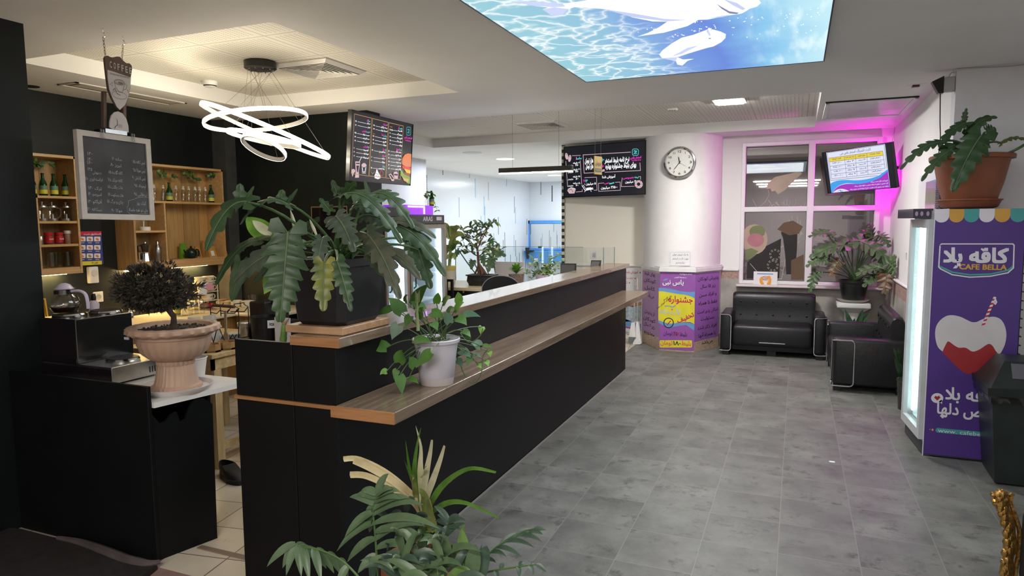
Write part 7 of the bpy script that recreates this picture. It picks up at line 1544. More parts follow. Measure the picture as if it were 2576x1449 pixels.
fol.build('foliage', [PHI, RIB, PHIY], t); st.build('leaf_stalks', STEM, t)

# ---- finger-leaved philodendron on the pedestal
c = V((.625, 8.84, .665)); t = thing('potted_philodendron', 'finger-leaved philodendron in a black pot on the white pedestal', 'plant', c, 'potted philodendrons')
mb = MB(); mb.lathe([(.115, .012), (.12, .02), (.155, .20), (.168, .21), (.17, .235), (.155, .235), (.145, .2)], 28, c); mb.build('pot', M('pot_charcoal', (.018, .02, .018), .4), t); mb = MB(); mb.lathe([(.15, .215), (1e-4, .225)], 20, c); mb.build('soil', SOIL, t)
def Z4(x, y, Y): return at(1820 + x / 3.293, 300 + y / 3.293, y=Y)
fol, st = MB(), MB(); top = c + V((0, 0, .21)); FG = 0
for a, b_, Y, hw, mt in (((900, 955), (705, 975), 8.7, 60, 0), ((860, 950), (925, 985), 8.7, 50, 0), ((1000, 1040), (720, 1150), 8.65, 105, 0), ((1130, 1010), (880, 1080), 8.75, 95, 0), ((1130, 1010), (1360, 1170), 8.6, 110, 0), ((1230, 990), (1200, 865), 8.8, 70, 0), ((1280, 960), (1375, 1060), 8.7, 75, 0), ((840, 1160), (688, 1225), 8.6, 75, 0), ((770, 1270), (715, 1435), 8.62, 60, 0), ((960, 1180), (890, 1300), 8.6, 70, 1), ((1340, 1230), (1095, 1290), 8.5, 85, 0), ((1345, 1240), (1445, 1140), 8.25, 85, 0), ((1360, 1250), (1330, 1450), 8.3, 95, 1), ((1370, 1200), (1450, 1330), 8.2, 85, 0), ((1180, 1010), (1160, 930), 8.85, 60, 1), ((1060, 1030), (950, 1110), 8.7, 80, 0), ((1250, 1090), (1330, 1230), 8.65, 85, 0), ((880, 1130), (740, 1090), 8.75, 70, 0), ((1290, 1290), (1160, 1390), 8.5, 80, 0), ((1200, 1110), (1280, 1040), 8.8, 80, 1)):
    A, B = Z4(*a, Y), Z4(*b_, Y - .04); nr = (TOCAM(A) * .6 + UPV * .8 + V((rnd.uniform(-.3, .3), 0, 0))).normalized(); lobed(fol, A, B, nr, hw / 3.293 * pxm(A), 5, .72, (0, 0, .03), mt, 2, wave=.12, sh=.16)
    st.tube(bez(top + V((rnd.uniform(-.05, .05), rnd.uniform(-.05, .05), 0)), top.lerp(A, .5) + V((0, 0, .08)), A, 7), .006, 5)
for q_ in (fol, st): q_.v = [(min(v[0], .975), min(v[1], 9.02), v[2]) for v in q_.v]
fol.build('foliage', [leafmat('selloum_green', (.04, .085, .03), (.09, .15, .06)), leafmat('selloum_rust', (.06, .07, .03), (.22, .09, .05), scale=10), RIB], t); st.build('leaf_stalks', STEM, t)

def sword(name, label, c, blades, r, h, potmat, group=None):
    t = thing(name, label, 'plant', c, group); mb = MB(); mb.lathe([(r * .8, 0), (r, h), (r * .9, h), (r * .85, h - .03)], 20, c); mb.build('pot', potmat, t); mb = MB(); mb.lathe([(r * .88, h - .02), (1e-4, h - .015)], 16, c); mb.build('soil', SOIL, t)
    mb = MB()
    for (bx, by), tip, w_ in blades: ovate(mb, c + V((bx, by, h - .02)), tip, TOCAM(c), w_, (0, 0, .0), 0, None, .3, 'lance', 8)
    mb.build('foliage', leafmat('sword_green', (.02, .06, .025), (.05, .12, .05)), t); return t
c = V((.62, 8.52, 0)); sword('snake_plant', 'dark pointed snake plant on the floor in front of the pedestal', c, [((.02 * math.cos(k), .02 * math.sin(k)), at(x, y, y=8.5), .035) for k, (x, y) in enumerate(((2126, 778), (2172, 775), (2188, 785), (2150, 800), (2138, 805), (2178, 800), (2186, 820)))], .09, .30, BPOT)
c = at(2283, 1030, z=0); c.z = 0; sword('sword_fern', 'narrow green leaves in a dark woven pot behind the fridge door', c, [((.02 * math.cos(k), .02 * math.sin(k)), at(x, y, y=6.2), .032) for k, (x, y) in enumerate(((2246, 872), (2258, 874), (2254, 955), (2250, 900), (2276, 880)))], .09, .26, M('woven_pot', (.03, .03, .028), .7, var=.5, scale=60))

# ---- plants beyond the fridges
def sprig(fol, st, A, B, n, L_, w_, mats=(0,), bend=(0, 0, 0), sr=.004):
    P = bez(A, (V(A) + V(B)) / 2 + V(bend), B, n); st.tube(P, [sr * (1 - .7 * i / n) for i in range(n + 1)], 5)
    for i in range(1, n + 1):
        for k in range(2):
            d = V((rnd.uniform(-1, 1), rnd.uniform(-.8, .8), rnd.uniform(-.6, .8))).normalized(); ovate(fol, P[i], P[i] + d * L_ * rnd.uniform(.7, 1.2), V((rnd.uniform(-.5, .5), -.6, 1)), w_, (0, 0, .1 * L_), rnd.choice(mats), None, .2, 'ovate', 4)
c = at(1211, 716, z=.80); c = V((-3.72, 7.85, .80)); t = thing('bonsai_ficus', 'ficus bonsai with swollen roots in a dark oblong pot on the desk', 'plant', c)
a, b_ = at(1176, 690, y=7.8), at(1241, 690, y=7.8); cx_ = (a.x + b_.x) / 2; hw = (b_.x - a.x) / 2; zt = a.z; c = V((cx_, 7.85, .80)); t.location = c
mb = MB(); rings = [sq((cx_, 7.85), hw * .82, .10, .812, .02), sq((cx_, 7.85), hw * .95, .115, .86, .02), sq((cx_, 7.85), hw * .9, .11, zt - .02, .02), sq((cx_, 7.85), hw, .125, zt - .015, .02), sq((cx_, 7.85), hw, .125, zt, .02), sq((cx_, 7.85), hw * .88, .10, zt, .02), sq((cx_, 7.85), hw * .86, .1, zt - .02, .02)]
mb.add([v for r_ in rings for v in r_], [(i * 8 + k, i * 8 + (k + 1) % 8, (i + 1) * 8 + (k + 1) % 8, (i + 1) * 8 + k) for i in range(6) for k in range(8)] + [tuple(range(8))[::-1]], False)
for sx_ in (-1, 1):
    for sy_ in (-1, 1): mb.box(cx_ + sx_ * hw * .7 - .02, 7.85 + sy_ * .07 - .02, .801, cx_ + sx_ * hw * .7 + .02, 7.85 + sy_ * .07 + .02, .815)
mb.build('pot', M('bonsai_pot', (.022, .020, .018), .45, var=.5, scale=25), t); mb = MB(); mb.add(sq((cx_, 7.85), hw * .87, .1, zt - .012, .02), [tuple(range(8))]); mb.build('soil', SOIL, t)
def Z1(x, y, Y=7.85): return at(1000 + x / 5.175, 460 + y / 5.175, y=Y)
st, fol = MB(), MB()
for pts, r_ in ((((1060, 1190), (1060, 1100), (1050, 980), (1040, 860), (1020, 780)), .022), (((1110, 1190), (1090, 1120), (1060, 1050)), .028), (((1010, 1180), (1040, 1110), (1050, 1040)), .014), (((1150, 1185), (1110, 1120), (1070, 1060)), .018), (((1040, 870), (1090, 700), (1060, 560)), .008), (((1040, 870), (950, 760), (860, 640)), .007), (((1040, 860), (1160, 620), (1260, 500)), .007), (((1050, 960), (1180, 880), (1290, 860)), .007), (((1050, 960), (930, 880), (860, 800)), .006)):
    P = smoothpath([Z1(*p) for p in pts], 4); st.tube(P, [r_ * (1 - .5 * k / len(P)) for k in range(len(P))], 7)
for a, b_, n in (((1040, 800), (1030, 520), 9), ((1000, 760), (830, 600), 8), ((1050, 760), (1200, 540), 7), ((1200, 560), (1285, 510), 4), ((1040, 850), (840, 820), 8), ((1060, 820), (1240, 760), 8), ((1080, 880), (1330, 900), 9), ((1000, 900), (880, 930), 6), ((1120, 900), (1280, 990), 7), ((1000, 680), (940, 560), 6), ((1090, 700), (1110, 540), 6), ((1040, 700), (1180, 680), 6), ((900, 700), (850, 760), 5), ((1180, 820), (1350, 870), 6)): sprig(fol, st, Z1(*a, 7.85 + rnd.uniform(-.1, .1)), Z1(*b_, 7.85 + rnd.uniform(-.15, .15)), n, .085, .018, (0, 0, 1), (0, 0, .03))
st.build('trunk', BARK, t); fol.build('foliage', [leafmat('ficus_green', (.04, .10, .03), (.09, .18, .06)), leafmat('ficus_pale', (.25, .33, .14), (.42, .45, .25))], t)
c = V((-4.12, 7.86, .80)); a, b_ = at(1112, 668, y=7.86), at(1145, 668, y=7.86); c = V(((a.x + b_.x) / 2, 7.86, .80)); t = thing('potted_dieffenbachia', 'yellow-green dieffenbachia in a cream and yellow pot beside the lettered fridge', 'plant', c); hw = (b_.x - a.x) / 2
mb = MB(); mb.lathe([(hw * .85, .0), (hw, a.z - .80 - .06), (hw, a.z - .80 - .055)], 20, c); mb.m = 1; mb.lathe([(hw * 1.02, a.z - .86), (hw * 1.05, a.z - .80), (hw * .9, a.z - .80)], 20, c); mb.build('pot', [M('pot_cream', (.62, .57, .48), .4), M('pot_yellow', (.55, .48, .12), .4)], t)
fol, st = MB(), MB(); st.tube([c + V((0, 0, .12)), Z1(690, 900, 7.86), Z1(690, 720, 7.86)], [.022, .02, .012], 8)
for a, b_, hw in (((680, 720), (590, 530), 45), ((690, 720), (820, 590), 55), ((680, 730), (610, 720), 50), ((700, 740), (880, 700), 48), ((690, 860), (760, 760), 50), ((680, 850), (620, 960), 45), ((700, 880), (820, 800), 45), ((690, 980), (760, 1010), 42), ((680, 990), (610, 1030), 36), ((700, 700), (720, 580), 40)):
    A, B = Z1(*a, 7.82), Z1(*b_, 7.8); ovate(fol, A, B, TOCAM(A) + UPV * .6, hw / 5.175 * pxm(A), (0, 0, .05), 0, None, .15, 'ovate', 6)
st.build('stem', leafmat('cane_pale', (.22, .30, .08), (.34, .42, .16)), t); fol.build('foliage', leafmat('dieffenbachia', (.05, .13, .02), (.50, .52, .16), scale=9), t)
c = at(1299, 712, z=.8); c = V((c.x, 7.62, .8)); a, b_ = at(1280, 690, y=7.62), at(1318, 690, y=7.62); c.x = (a.x + b_.x) / 2; hw = (b_.x - a.x) / 2; t = thing('potted_succulent', 'bright green rosette plant in a speckled brown pot on the desk end', 'plant', c)
mb = MB(); mb.lathe([(hw * .7, 0), (hw * .95, a.z - .8), (hw * 1.0, a.z - .79), (hw * .85, a.z - .79)], 20, c); mb.build('pot', M('speckled_pot', (.16, .11, .09), .6, var=.7, scale=90), t)
mb = MB()
for k in range(26): an = k * 2.4; r_ = .03 + .09 * (k / 26); zz = .14 - .10 * (k / 26); o_ = c + V((0, 0, a.z - .79)); ovate(mb, o_, o_ + V((r_ * math.cos(an) * 1.3, r_ * math.sin(an) * 1.3, zz)), V((-.3 * math.cos(an), -.3 * math.sin(an), 1)), .022, (0, 0, .02), k % 2, None, .2, 'ovate', 5)
mb.build('foliage', [BRT, leafmat('rosette_green', (.06, .2, .015), (.14, .32, .03))], t)
c = V((-2.9, 8.0, .8)); a = at(1365, 700, y=8.0); c.x = a.x; t = thing('potted_schefflera', 'airy variegated schefflera spreading behind the counter by the screens', 'plant', c); fol, st = MB(), MB()
mb = MB(); mb.lathe([(.07, 0), (.09, .14), (.08, .14)], 18, c); mb.build('pot', M('pot_lilac', (.52, .42, .62), .4), t)
for x, y in ((1330, 660), (1345, 672), (1360, 650), (1375, 668), (1390, 645), (1405, 640), (1412, 658), (1350, 690), (1335, 700), (1385, 690), (1400, 690), (1340, 650), (1370, 690), (1395, 668), (1325, 690), (1408, 675)): sprig(fol, st, c + V((0, 0, .12)), at(x, y, y=8.0 + rnd.uniform(-.2, .2)), 4, .075, .016, (0, 1), (0, 0, .05), .003)
fol.build('foliage', [VARIE, leafmat('schefflera_green', (.07, .17, .05), (.20, .32, .12))], t); st.build('stems', STEM, t)
# big leaf plant behind the ficus
c = V((-3.75, 8.65, 0)); t = thing('potted_monstera', 'broad-leaved plant with pale split leaves behind the glass screen', 'plant', c); fol, st = MB(), MB(); mb = MB(); mb.lathe([(.12, 0), (.15, .5), (.13, .5)], 18, c); mb.build('pot', MATS['pot_cream'], t)
for a, b_, hw in (((1230, 900), (1410, 960), 80), ((1240, 980), (1180, 1160), 85), ((980, 1010), (960, 1130), 60), ((1100, 950), (1130, 1090), 60), ((800, 880), (740, 1000), 45)):
    A, B = Z1(*a, 8.6), Z1(*b_, 8.55); lobed(fol, A, B, TOCAM(A) + UPV * .3, hw / 5.175 * pxm(A), 4, .4, (0, 0, .02), 0, 1); st.tube(bez(c + V((0, 0, .48)), c.lerp(A, .6) + V((0, 0, .1)), A, 6), .008, 5)
fol.build('foliage', [leafmat('monstera_pale', (.10, .19, .10), (.22, .32, .18)), RIB], t); st.build('leaf_stalks', STEM, t)
# ---------------------------------------------------------------- small things on the shelves
GGLASS = M('green_glass', (.010, .085, .018), .08, trans=.55, ior=1.3, var=0); CGLASS = glass('clear_glass', (.90, .91, .88), .10, .04); LEMON = M('label_yellow', (.62, .56, .05), .5)
XS = -5.41
def shelf_at(px, py): return at(px, py, x=XS).y
ORD = ('leftmost', 'second from left', 'third from left', 'fourth from left', 'fifth from left', 'sixth from left', 'seventh from left', 'eighth from left')
def green_bottle(loc, label, group):
    t = thing('green_bottle', label, 'bottle', loc, group)
    mb = MB(); mb.lathe([(.026, 0), (.028, .004), (.028, .085), (.024, .105), (.013, .130), (.0105, .150), (.0105, .168), (.0125, .170), (.0125, .176), (.010, .178)], 18); mb.build('glass_body', GGLASS, t, world=False)
    mb = MB(); mb.lathe([(.0285, .05), (.0285, .082)], 18, caps=False); mb.build('label', M('label_mint', (.12, .22, .16), .5), t, world=False)
    mb = MB(); mb.lathe([(.0288, .018), (.0288, .05)], 18, caps=False); mb.build('label', LEMON, t, world=False)
    return t
b0 = None
for k, px in enumerate((82, 110, 137, 166)):
    loc = (XS, shelf_at(px, 492), ZA[4]); lb = 'green bottle with yellow label, %s on the left oak shelf' % ORD[k]
    if k == 0: b0 = green_bottle(loc, lb, 'green bottles on the left shelf')
    else: dup(b0, loc, lb)
for k, (px, sd) in enumerate(((427, 'between clear bottles'), (532, 'at the right end of the bottle row'))): dup(b0, (XS, shelf_at(px, 506), zb3), 'green bottle %s on the right oak shelf' % sd, 'green bottles on the right shelf')
def clear_bottle(loc, label):
    t = thing('swing_bottle', label, 'bottle', loc, 'clear swing-top bottles'); mb = MB(); mb.lathe([(.020, 0), (.022, .004), (.022, .075), (.019, .09), (.010, .112), (.009, .13), (.011, .132), (.011, .136)], 16); mb.build('glass_body', CGLASS, t, world=False)
    mb = MB(); mb.lathe([(.012, .118), (.013, .122), (.013, .132), (.009, .136), (.010, .15), (1e-4, .152)], 12); mb.build('stopper', M('stopper_white', (.6, .58, .52), .4), t, world=False)
    mb = MB(); mb.tube([(.013, 0, .128), (.016, 0, .11), (.012, .01, .10), (.012, -.01, .10), (.016, 0, .11)], .0014, 4); mb.build('wire_clip', STEEL, t, world=False); return t
c0 = None
for k, px in enumerate((389, 410, 444, 460, 476, 490, 503, 515)):
    loc = (XS + .01 * (k % 2), shelf_at(px, 505), zb3); lb = 'clear swing-top bottle, %s in the row on the right oak shelf' % ORD[k]
    if c0 is None: c0 = clear_bottle(loc, lb)
    else: dup(c0, loc, lb)
def cutting(label, pts):
    st_, fo_ = MB(), MB(); t = thing('plant_cutting', label, 'plant', at(*pts[0][0], x=XS))
    for a, b_ in pts:
        A, B = at(*a, x=XS), at(*b_, x=XS + .03); P = bez(A, A.lerp(B, .5) + V((0, 0, .03)), B, 5); st_.tube(P, .0018, 4)
        for i in range(2, 6):
            for q in range(2): d = V((.3, rnd.uniform(-1, 1), rnd.uniform(-.6, .9))).normalized(); ovate(fo_, P[i], P[i] + d * .034, V((1, 0, .4)), .012, (0, 0, 0), q, None, .2, 'ovate', 4)
    st_.build('stem', STEM, t); fo_.build('leaves', [POTH, PHI], t)
cutting('green cutting growing from the bottles on the left oak shelf', [((84, 428), (92, 405)), ((84, 428), (105, 412)), ((110, 428), (98, 415)), ((137, 428), (126, 412))])
cutting('green cutting in the first clear bottles of the right oak shelf', [((410, 458), (396, 432)), ((410, 458), (412, 435)), ((427, 452), (440, 445))]); cutting('leafy cutting above the middle clear bottles of the right oak shelf', [((476, 460), (460, 438)), ((490, 462), (472, 432)), ((490, 462), (485, 440)), ((503, 462), (495, 452))]); cutting('leafy cutting in the last green bottle of the right oak shelf', [((532, 455), (518, 445)), ((532, 455), (538, 438)), ((532, 455), (525, 436))])
def press(loc, label):
    t = thing('french_press', label, 'french press', loc, 'french presses on the left shelf'); B = lambda n, mb, m: mb.build(n, m, t, world=False)
    mb = MB(); mb.lathe([(.032, .012), (.033, .014), (.033, .105), (.035, .11)], 20, caps=False); B('beaker', mb, CGLASS)
    mb = MB(); mb.lathe([(.034, 0), (.036, .004), (.036, .02), (.033, .022)], 20); mb.lathe([(.014, .022), (.014, .055)], 10); B('base', mb, STEEL)
    mb = MB(); mb.lathe([(.036, .105), (.037, .112), (.03, .124), (.006, .13), (.006, .138), (.009, .142), (.009, .148), (1e-4, .152)], 20); B('lid', mb, STEEL)
    mb = MB(); mb.tube(smoothpath([(0, .033, .10), (0, .06, .10), (0, .07, .07), (0, .058, .035), (0, .036, .022)], 4), .0045, 6); B('handle', mb, CGLASS); return t
p0 = None
for k, px in enumerate((103, 128, 163)):
    loc = (XS + .02, shelf_at(px, 552), ZA[3]); lb = 'glass french press, %s on the second level of the left oak shelf' % ORD[k]
    if p0 is None: p0 = press(loc, lb)
    else: dup(p0, loc, lb)
def jarl(name, label, cat, loc, prof, mat, lid=None, lm=None, group=None, band=None, bm=None):
    t = thing(name, label, cat, loc, group); mb = MB(); mb.lathe(prof, 20); mb.build('body', mat, t, world=False)
    if lid: mb = MB(); mb.lathe(lid, 20); mb.build('lid', lm, t, world=False)
    if band: mb = MB(); mb.lathe(band, 20, caps=False); mb.build('label', bm, t, world=False)
    return t
S3 = lambda px, dx=0: (XS + dx, shelf_at(px, 612), ZA[2])
jarl('spice_tin', 'small steel tin at the left end of the jar shelf', 'tin', S3(102), [(.018, 0), (.02, .003), (.02, .062), (.018, .065)], STEEL)
RJ = M('jar_red', (.50, .015, .02), .35); JB = M('coffee_brown', (.12, .04, .02), .4)
r0 = jarl('coffee_jar', 'red-lidded coffee jar beside the small steel tin', 'jar', S3(123), [(.029, 0), (.031, .004), (.031, .062), (.027, .068)], JB, [(.029, .066), (.030, .068), (.030, .09), (.028, .092), (1e-4, .092)], RJ, 'red coffee jars', [(.0315, .012), (.0315, .06)], RJ)
mb = MB(); mb.text(Fr((.0320, 0, .035), (0, 1, 0), (0, 0, 1)), 'Gold', 0, 0, .012, 'c', .001, .02); mb.build('lettering', WINK, r0, world=False)
dup(r0, S3(149), 'red-lidded coffee jar next to the white-lidded jar')
jarl('storage_jar', 'tall pinkish jar with a white lid on the left oak shelf', 'jar', S3(171), [(.026, 0), (.027, .003), (.027, .075), (.024, .08)], M('powder_pink', (.30, .17, .12), .4), [(.026, .08), (.028, .082), (.028, .10), (.025, .105), (1e-4, .106)], WINK)
g0 = None
for k, (px, dx) in enumerate(((112, 0), (130, .05), (150, 0), (170, .04))):
    loc = (XS + dx - .02, shelf_at(px, 668), ZA[1] + .001); lb = 'clear tumbler, %s on the lowest level of the left oak shelf' % ORD[k]
    if g0 is None: g0 = thing('tumbler', lb, 'glass', loc, 'clear tumblers'); mb = MB(); mb.lathe([(.024, 0), (.030, .006), (.037, .118), (.034, .117), (.027, .012), (1e-4, .011)], 20, caps=False); mb.build('glass_body', CGLASS, g0, world=False)
    else: dup(g0, loc, lb)
yb = lambda px, py=650: (XS + .02, shelf_at(px, py), zb1)
jarl('blender_cup', 'clear blender cup with a white base below the chalkboard', 'blender', (XS + .02, shelf_at(361, 578), zb2), [(.045, 0), (.045, .03), (.04, .034)], PLASTW, [(.034, .034), (.04, .09)], CGLASS)
t = thing('moka_pot', 'octagonal steel moka pot on the right oak shelf', 'moka pot', yb(363)); mb = MB(); mb.lathe([(.042, 0), (.040, .005), (.030, .065), (.028, .07)], 8, smooth=False); mb.build('boiler', CHROME, t, world=False); mb = MB(); mb.lathe([(.029, .07), (.034, .08), (.046, .145), (.044, .147)], 8, smooth=False); mb.build('upper_pot', CHROME, t, world=False)
mb = MB(); mb.lathe([(.044, .147), (.01, .158), (.008, .17), (1e-4, .172)], 8, smooth=False); mb.build('lid', STEEL, t, world=False); mb = MB(); mb.tube([(0, -.045, .14), (0, -.075, .135), (0, -.075, .08), (0, -.06, .075)], .006, 6); mb.build('handle', PLASTB, t, world=False)
jarl('milk_jug', 'short steel milk jug left of the moka pot', 'jug', yb(346), [(.034, 0), (.035, .004), (.033, .075), (.035, .08)], CHROME)
jarl('cocktail_shaker', 'tall steel cocktail shaker right of the moka pot', 'shaker', yb(394), [(.024, 0), (.030, .01), (.034, .10), (.03, .115), (.017, .135), (.015, .14)], STEEL, [(.014, .14), (.013, .17), (.008, .176), (1e-4, .178)], STEEL)
t = thing('teapot', 'round dark green teapot on the right oak shelf', 'teapot', (XS + .04, shelf_at(474, 648), zb1)); TG = M('teapot_green', (.008, .02, .016), .1); mb = MB(); mb.lathe([(.03, 0), (.045, .012), (.055, .045), (.048, .075), (.028, .09), (.01, .092)], 24); mb.build('body', TG, t, world=False); mb = MB(); mb.lathe([(.028, .09), (.012, .10), (.007, .104), (.011, .112), (1e-4, .12)], 16); mb.build('lid', TG, t, world=False)
mb = MB(); mb.tube(smoothpath([(0, .045, .075), (0, .08, .08), (0, .092, .045), (0, .07, .015)], 4), .006, 6); mb.build('handle', TG, t, world=False); mb = MB(); mb.tube([(0, -.045, .04), (0, -.075, .065), (0, -.085, .085)], [.012, .009, .006], 8); mb.build('spout', TG, t, world=False)
KR = M('kraft_bag', (.48, .26, .07), .7, var=.15, scale=20)
def bag(px, w_, h, d, label, m=KR, dx=0, win=None):
    y = shelf_at(px, 647); t = thing('paper_bag', label, 'bag', (XS + dx, y, zb1), 'bags on the right shelf'); mb = MB()
    mb.hexa([(-d, -w_, 0), (d, -w_, 0), (d, w_, 0), (-d, w_, 0), (-.006, -w_ * .96, h), (.006, -w_ * .96, h), (.006, w_ * .96, h), (-.006, w_ * .96, h)]); mb.box(-.008, -w_ * .97, h - .002, .008, w_ * .97, h + .012); mb.build('bag', m, t, world=False)
    if win: mb = MB(); mb.rect(Fr((d * .55 + .004, 0, h * .3), (0, 1, 0), (-(d - .006) / h, 0, 1)), -w_ * .45, -h * .2, w_ * .45, h * .35, .004); mb.build('label', win, t, world=False)
bag(497, .03, .10, .03, 'small kraft bag just right of the dark teapot', win=M('coffee_beans', (.10, .05, .03), .6)); bag(527, .045, .095, .035, 'kraft bag with a white label in the middle of the bag row', win=WINK, dx=.02); bag(530, .05, .15, .02, 'tall kraft bag behind the white-labelled bag', dx=-.05); bag(556, .055, .12, .035, 'wide kraft bag at the right end of the oak shelf', M('kraft_orange', (.56, .28, .07), .7, var=.15, scale=20), .0)
bag(469, .035, .13, .02, 'bright green tea packet behind the teapot', M('packet_green', (.15, .34, .03), .5), -.04)
jarl('pink_pouch', 'small pink tied pouch in front of the kraft bags', 'pouch', (XS + .06, shelf_at(552, 648), zb1), [(.018, 0), (.022, .006), (.018, .035), (.006, .05), (.012, .075)], M('pouch_pink', (.65, .22, .32), .4))

# thermostat, socket, tap, photo frame
t = thing('wall_thermostat', 'white thermostat with a round dial on the black bar wall', 'thermostat', (-5.525, at(231, 690, x=-5.52).y, 1.185)); p = at(231, 690, x=-5.52); mb = MB(); mb.box(-5.529, p.y - .042, p.z - .075, -5.49, p.y + .042, p.z + .065, .008, 2); mb.build('case', PLASTW, t)
mb = MB(); mb.T = Matrix.Translation((-5.49, p.y, p.z + .01)) @ Matrix.Rotation(PI / 2, 4, 'Y'); mb.lathe([(.028, 0), (.027, .01), (1e-4, .011)], 24); mb.build('dial', M('dial_white', (.7, .68, .65), .4), t)
p = at(248, 747, x=-5.52); t = thing('wall_socket', 'white wall socket beside the coffee pot handle', 'socket', (-5.525, p.y, p.z)); mb = MB(); mb.box(-5.529, p.y - .045, p.z - .045, -5.52, p.y + .045, p.z + .045, .004); mb.build('plate', PLASTW, t)
mb = MB(); mb.T = Matrix.Translation((-5.52, p.y, p.z)) @ Matrix.Rotation(PI / 2, 4, 'Y'); mb.lathe([(.024, .002), (.02, .001), (1e-4, .0)], 20, caps=False); mb.build('insert', M('socket_insert', (.45, .43, .4), .5), t)
ZW = .78
p = at(112, 792, z=ZW); y_ = at(112, 790, x=-5.3).y; t = thing('photo_frame', 'small yellow photo frame standing on the worktop by the left pillar', 'frame', (-5.3, y_, ZW)); a, b_ = at(100, 752, x=-5.3), at(122, 788, x=-5.3)
frp = Fr((-5.3, a.y - .03, ZW + .001), (0, 1, 0), (-.12, 0, 1)); W_ = b_.y - a.y + .03; H_ = a.z - ZW; mb = MB()
for q in ((0, 0, W_, .012), (0, H_ - .012, W_, H_), (0, 0, .012, H_), (W_ - .012, 0, W_, H_)): mb.rect(frp, *q, 0, .012)
mb.build('frame', M('frame_yellow', (.62, .38, .02), .45), t); mb = MB(); mb.rect(frp, .01, .01, W_ - .01, H_ - .01, 0, .004); mb.build('backing', M('frame_amber', (.50, .24, .02), .5), t)
p = at(329, 801, z=ZW); t = thing('kitchen_tap', 'curved chrome tap on the worktop behind the conifer', 'tap', p); mb = MB(); mb.lathe([(.028, 0), (.026, .05), (.018, .07)], 16); mb.tube(smoothpath([(0, 0, .05), (0, 0, .20), (.03, .03, .30), (.10, .06, .33), (.15, .09, .30)], 5), .014, 8); mb.build('spout', CHROME, t, world=False)
mb = MB(); mb.tube(smoothpath([(0, .02, .06), (.03, .07, .085), (.05, .15, .08)], 4), [.018] * 4 + [.016] * 3 + [.008, .006], 8, flat=.5); mb.build('lever', CHROME, t, world=False)

# coffee warmer and pot on the bar unit
BST = M('dark_steel', (.10, .10, .10), .18, .9, var=.1); t = thing('coffee_warmer', 'black and steel stepped coffee warmer on the bar unit', 'coffee machine', (-3.5, 2.56, .77)); Y0, Y1 = 2.40, 2.735
mb = MB(); mb.box(-3.765, Y0, .782, -3.232, Y1, .868, .003); mb.build('base', STEEL, t); mb = MB(); mb.box(-3.765, Y0 + .002, .868, -3.486, Y1 - .002, 1.105, .003); mb.build('tower', BST, t)
mb = MB(); mb.box(-3.766, Y0 - .003, .785, -3.235, Y0, .858); mb.box(-3.766, Y0 - .003, .872, -3.49, Y0 + .001, 1.10); mb.build('side_cover', M('warmer_black', (.012, .009, .011), .12), t)
for x, y, z in ((-3.36, 2.565, .868), (-3.60, 2.66, 1.105), (-3.67, 2.50, 1.105)): mb = MB(); mb.lathe([(.082, 0), (.084, .008), (.078, .016)], 28, (x, y, z)); mb.m = 1; mb.lathe([(.078, .016), (.076, .019), (1e-4, .019)], 28, (x, y, z), caps=False); mb.build('hot_plate', [CHROME, PLASTB], t)
mb = MB()
for k in range(5): mb.box(-3.2325, 2.62 + .016 * k, .80, -3.2305, 2.626 + .016 * k, .832)
mb.build('vent_slot', DARKV, t); mb = MB()
for x in (-3.74, -3.26):
    for y in (2.42, 2.71): mb.cyl((x, y, .77), .014, 0, .013, 10)
mb.build('foot', PLASTB, t)
c = V((-3.67, 2.50, 1.125)); c = at(166, 797, y=2.50); c.z = 1.1245; t = thing('coffee_pot', 'round glass coffee pot with a lilac handle on the coffee warmer', 'coffee pot', c)
mb = MB(); mb.lathe([(.055, 0), (.062, .006), (.076, .035), (.076, .05), (.062, .085), (.048, .10), (.048, .125), (.058, .133)], 32, caps=False); mb.build('glass_body', CGLASS, t, world=False)
mb = MB(); mb.lathe([(.054, .003), (.062, .012), (.070, .032), (1e-4, .033)], 28); mb.build('coffee', M('coffee_liquid', (.016, .006, .004), .08), t, world=False); LIL = M('lilac_plastic', (.52, .46, .60), .35)
mb = MB(); mb.lathe([(.0495, .103), (.0495, .118)], 28, caps=False); mb.build('metal_band', BST, t, world=False); mb = MB(); mb.lathe([(.05, .128), (.042, .136), (.03, .152), (.012, .16), (1e-4, .161)], 24); mb.build('lid', LIL, t, world=False)
mb = MB(); mb.tube(smoothpath([(.045, .01, .115), (.085, .025, .118), (.118, .035, .10), (.128, .038, .06), (.130, .038, .02)], 4), [.011] * 17, 8, flat=.7); mb.build('handle', LIL, t, world=False)
p = at(238, 795, x=-4.95); t = thing('sauce_bottle', 'white squeeze bottle with a black cap behind the coffee warmer', 'bottle', (-4.95, p.y, ZW)); h_ = at(236, 742, x=-4.95).z - ZW; mb = MB(); mb.lathe([(.04, 0), (.042, .01), (.044, h_ * .4), (.036, h_ * .55), (.042, h_ * .75), (.02, h_ * .86)], 20, sx=.7); mb.build('bottle', LIL, t, world=False); mb = MB(); mb.lathe([(.018, h_ * .86), (.018, h_ * .95), (.014, h_ + .01)], 14); mb.build('cap', PLASTB, t, world=False)
mb = MB(); mb.lathe([(.0445, h_ * .08), (.0455, h_ * .38)], 20, caps=False, sx=.71); mb.build('label', M('sauce_red', (.45, .05, .05), .4), t, world=False)
c = V((-2.985, 2.665, .7705)); t = thing('white_bucket', 'empty white paper tub beside the fluted urn', 'tub', c); mb = MB(); mb.lathe([(.068, 0), (.07, .003), (.087, .115), (.091, .118), (.089, .123), (.085, .12), (.067, .008), (1e-4, .006)], 36); mb.build('tub', M('tub_paper', (.74, .70, .68), .5, var=.02), t, world=False)

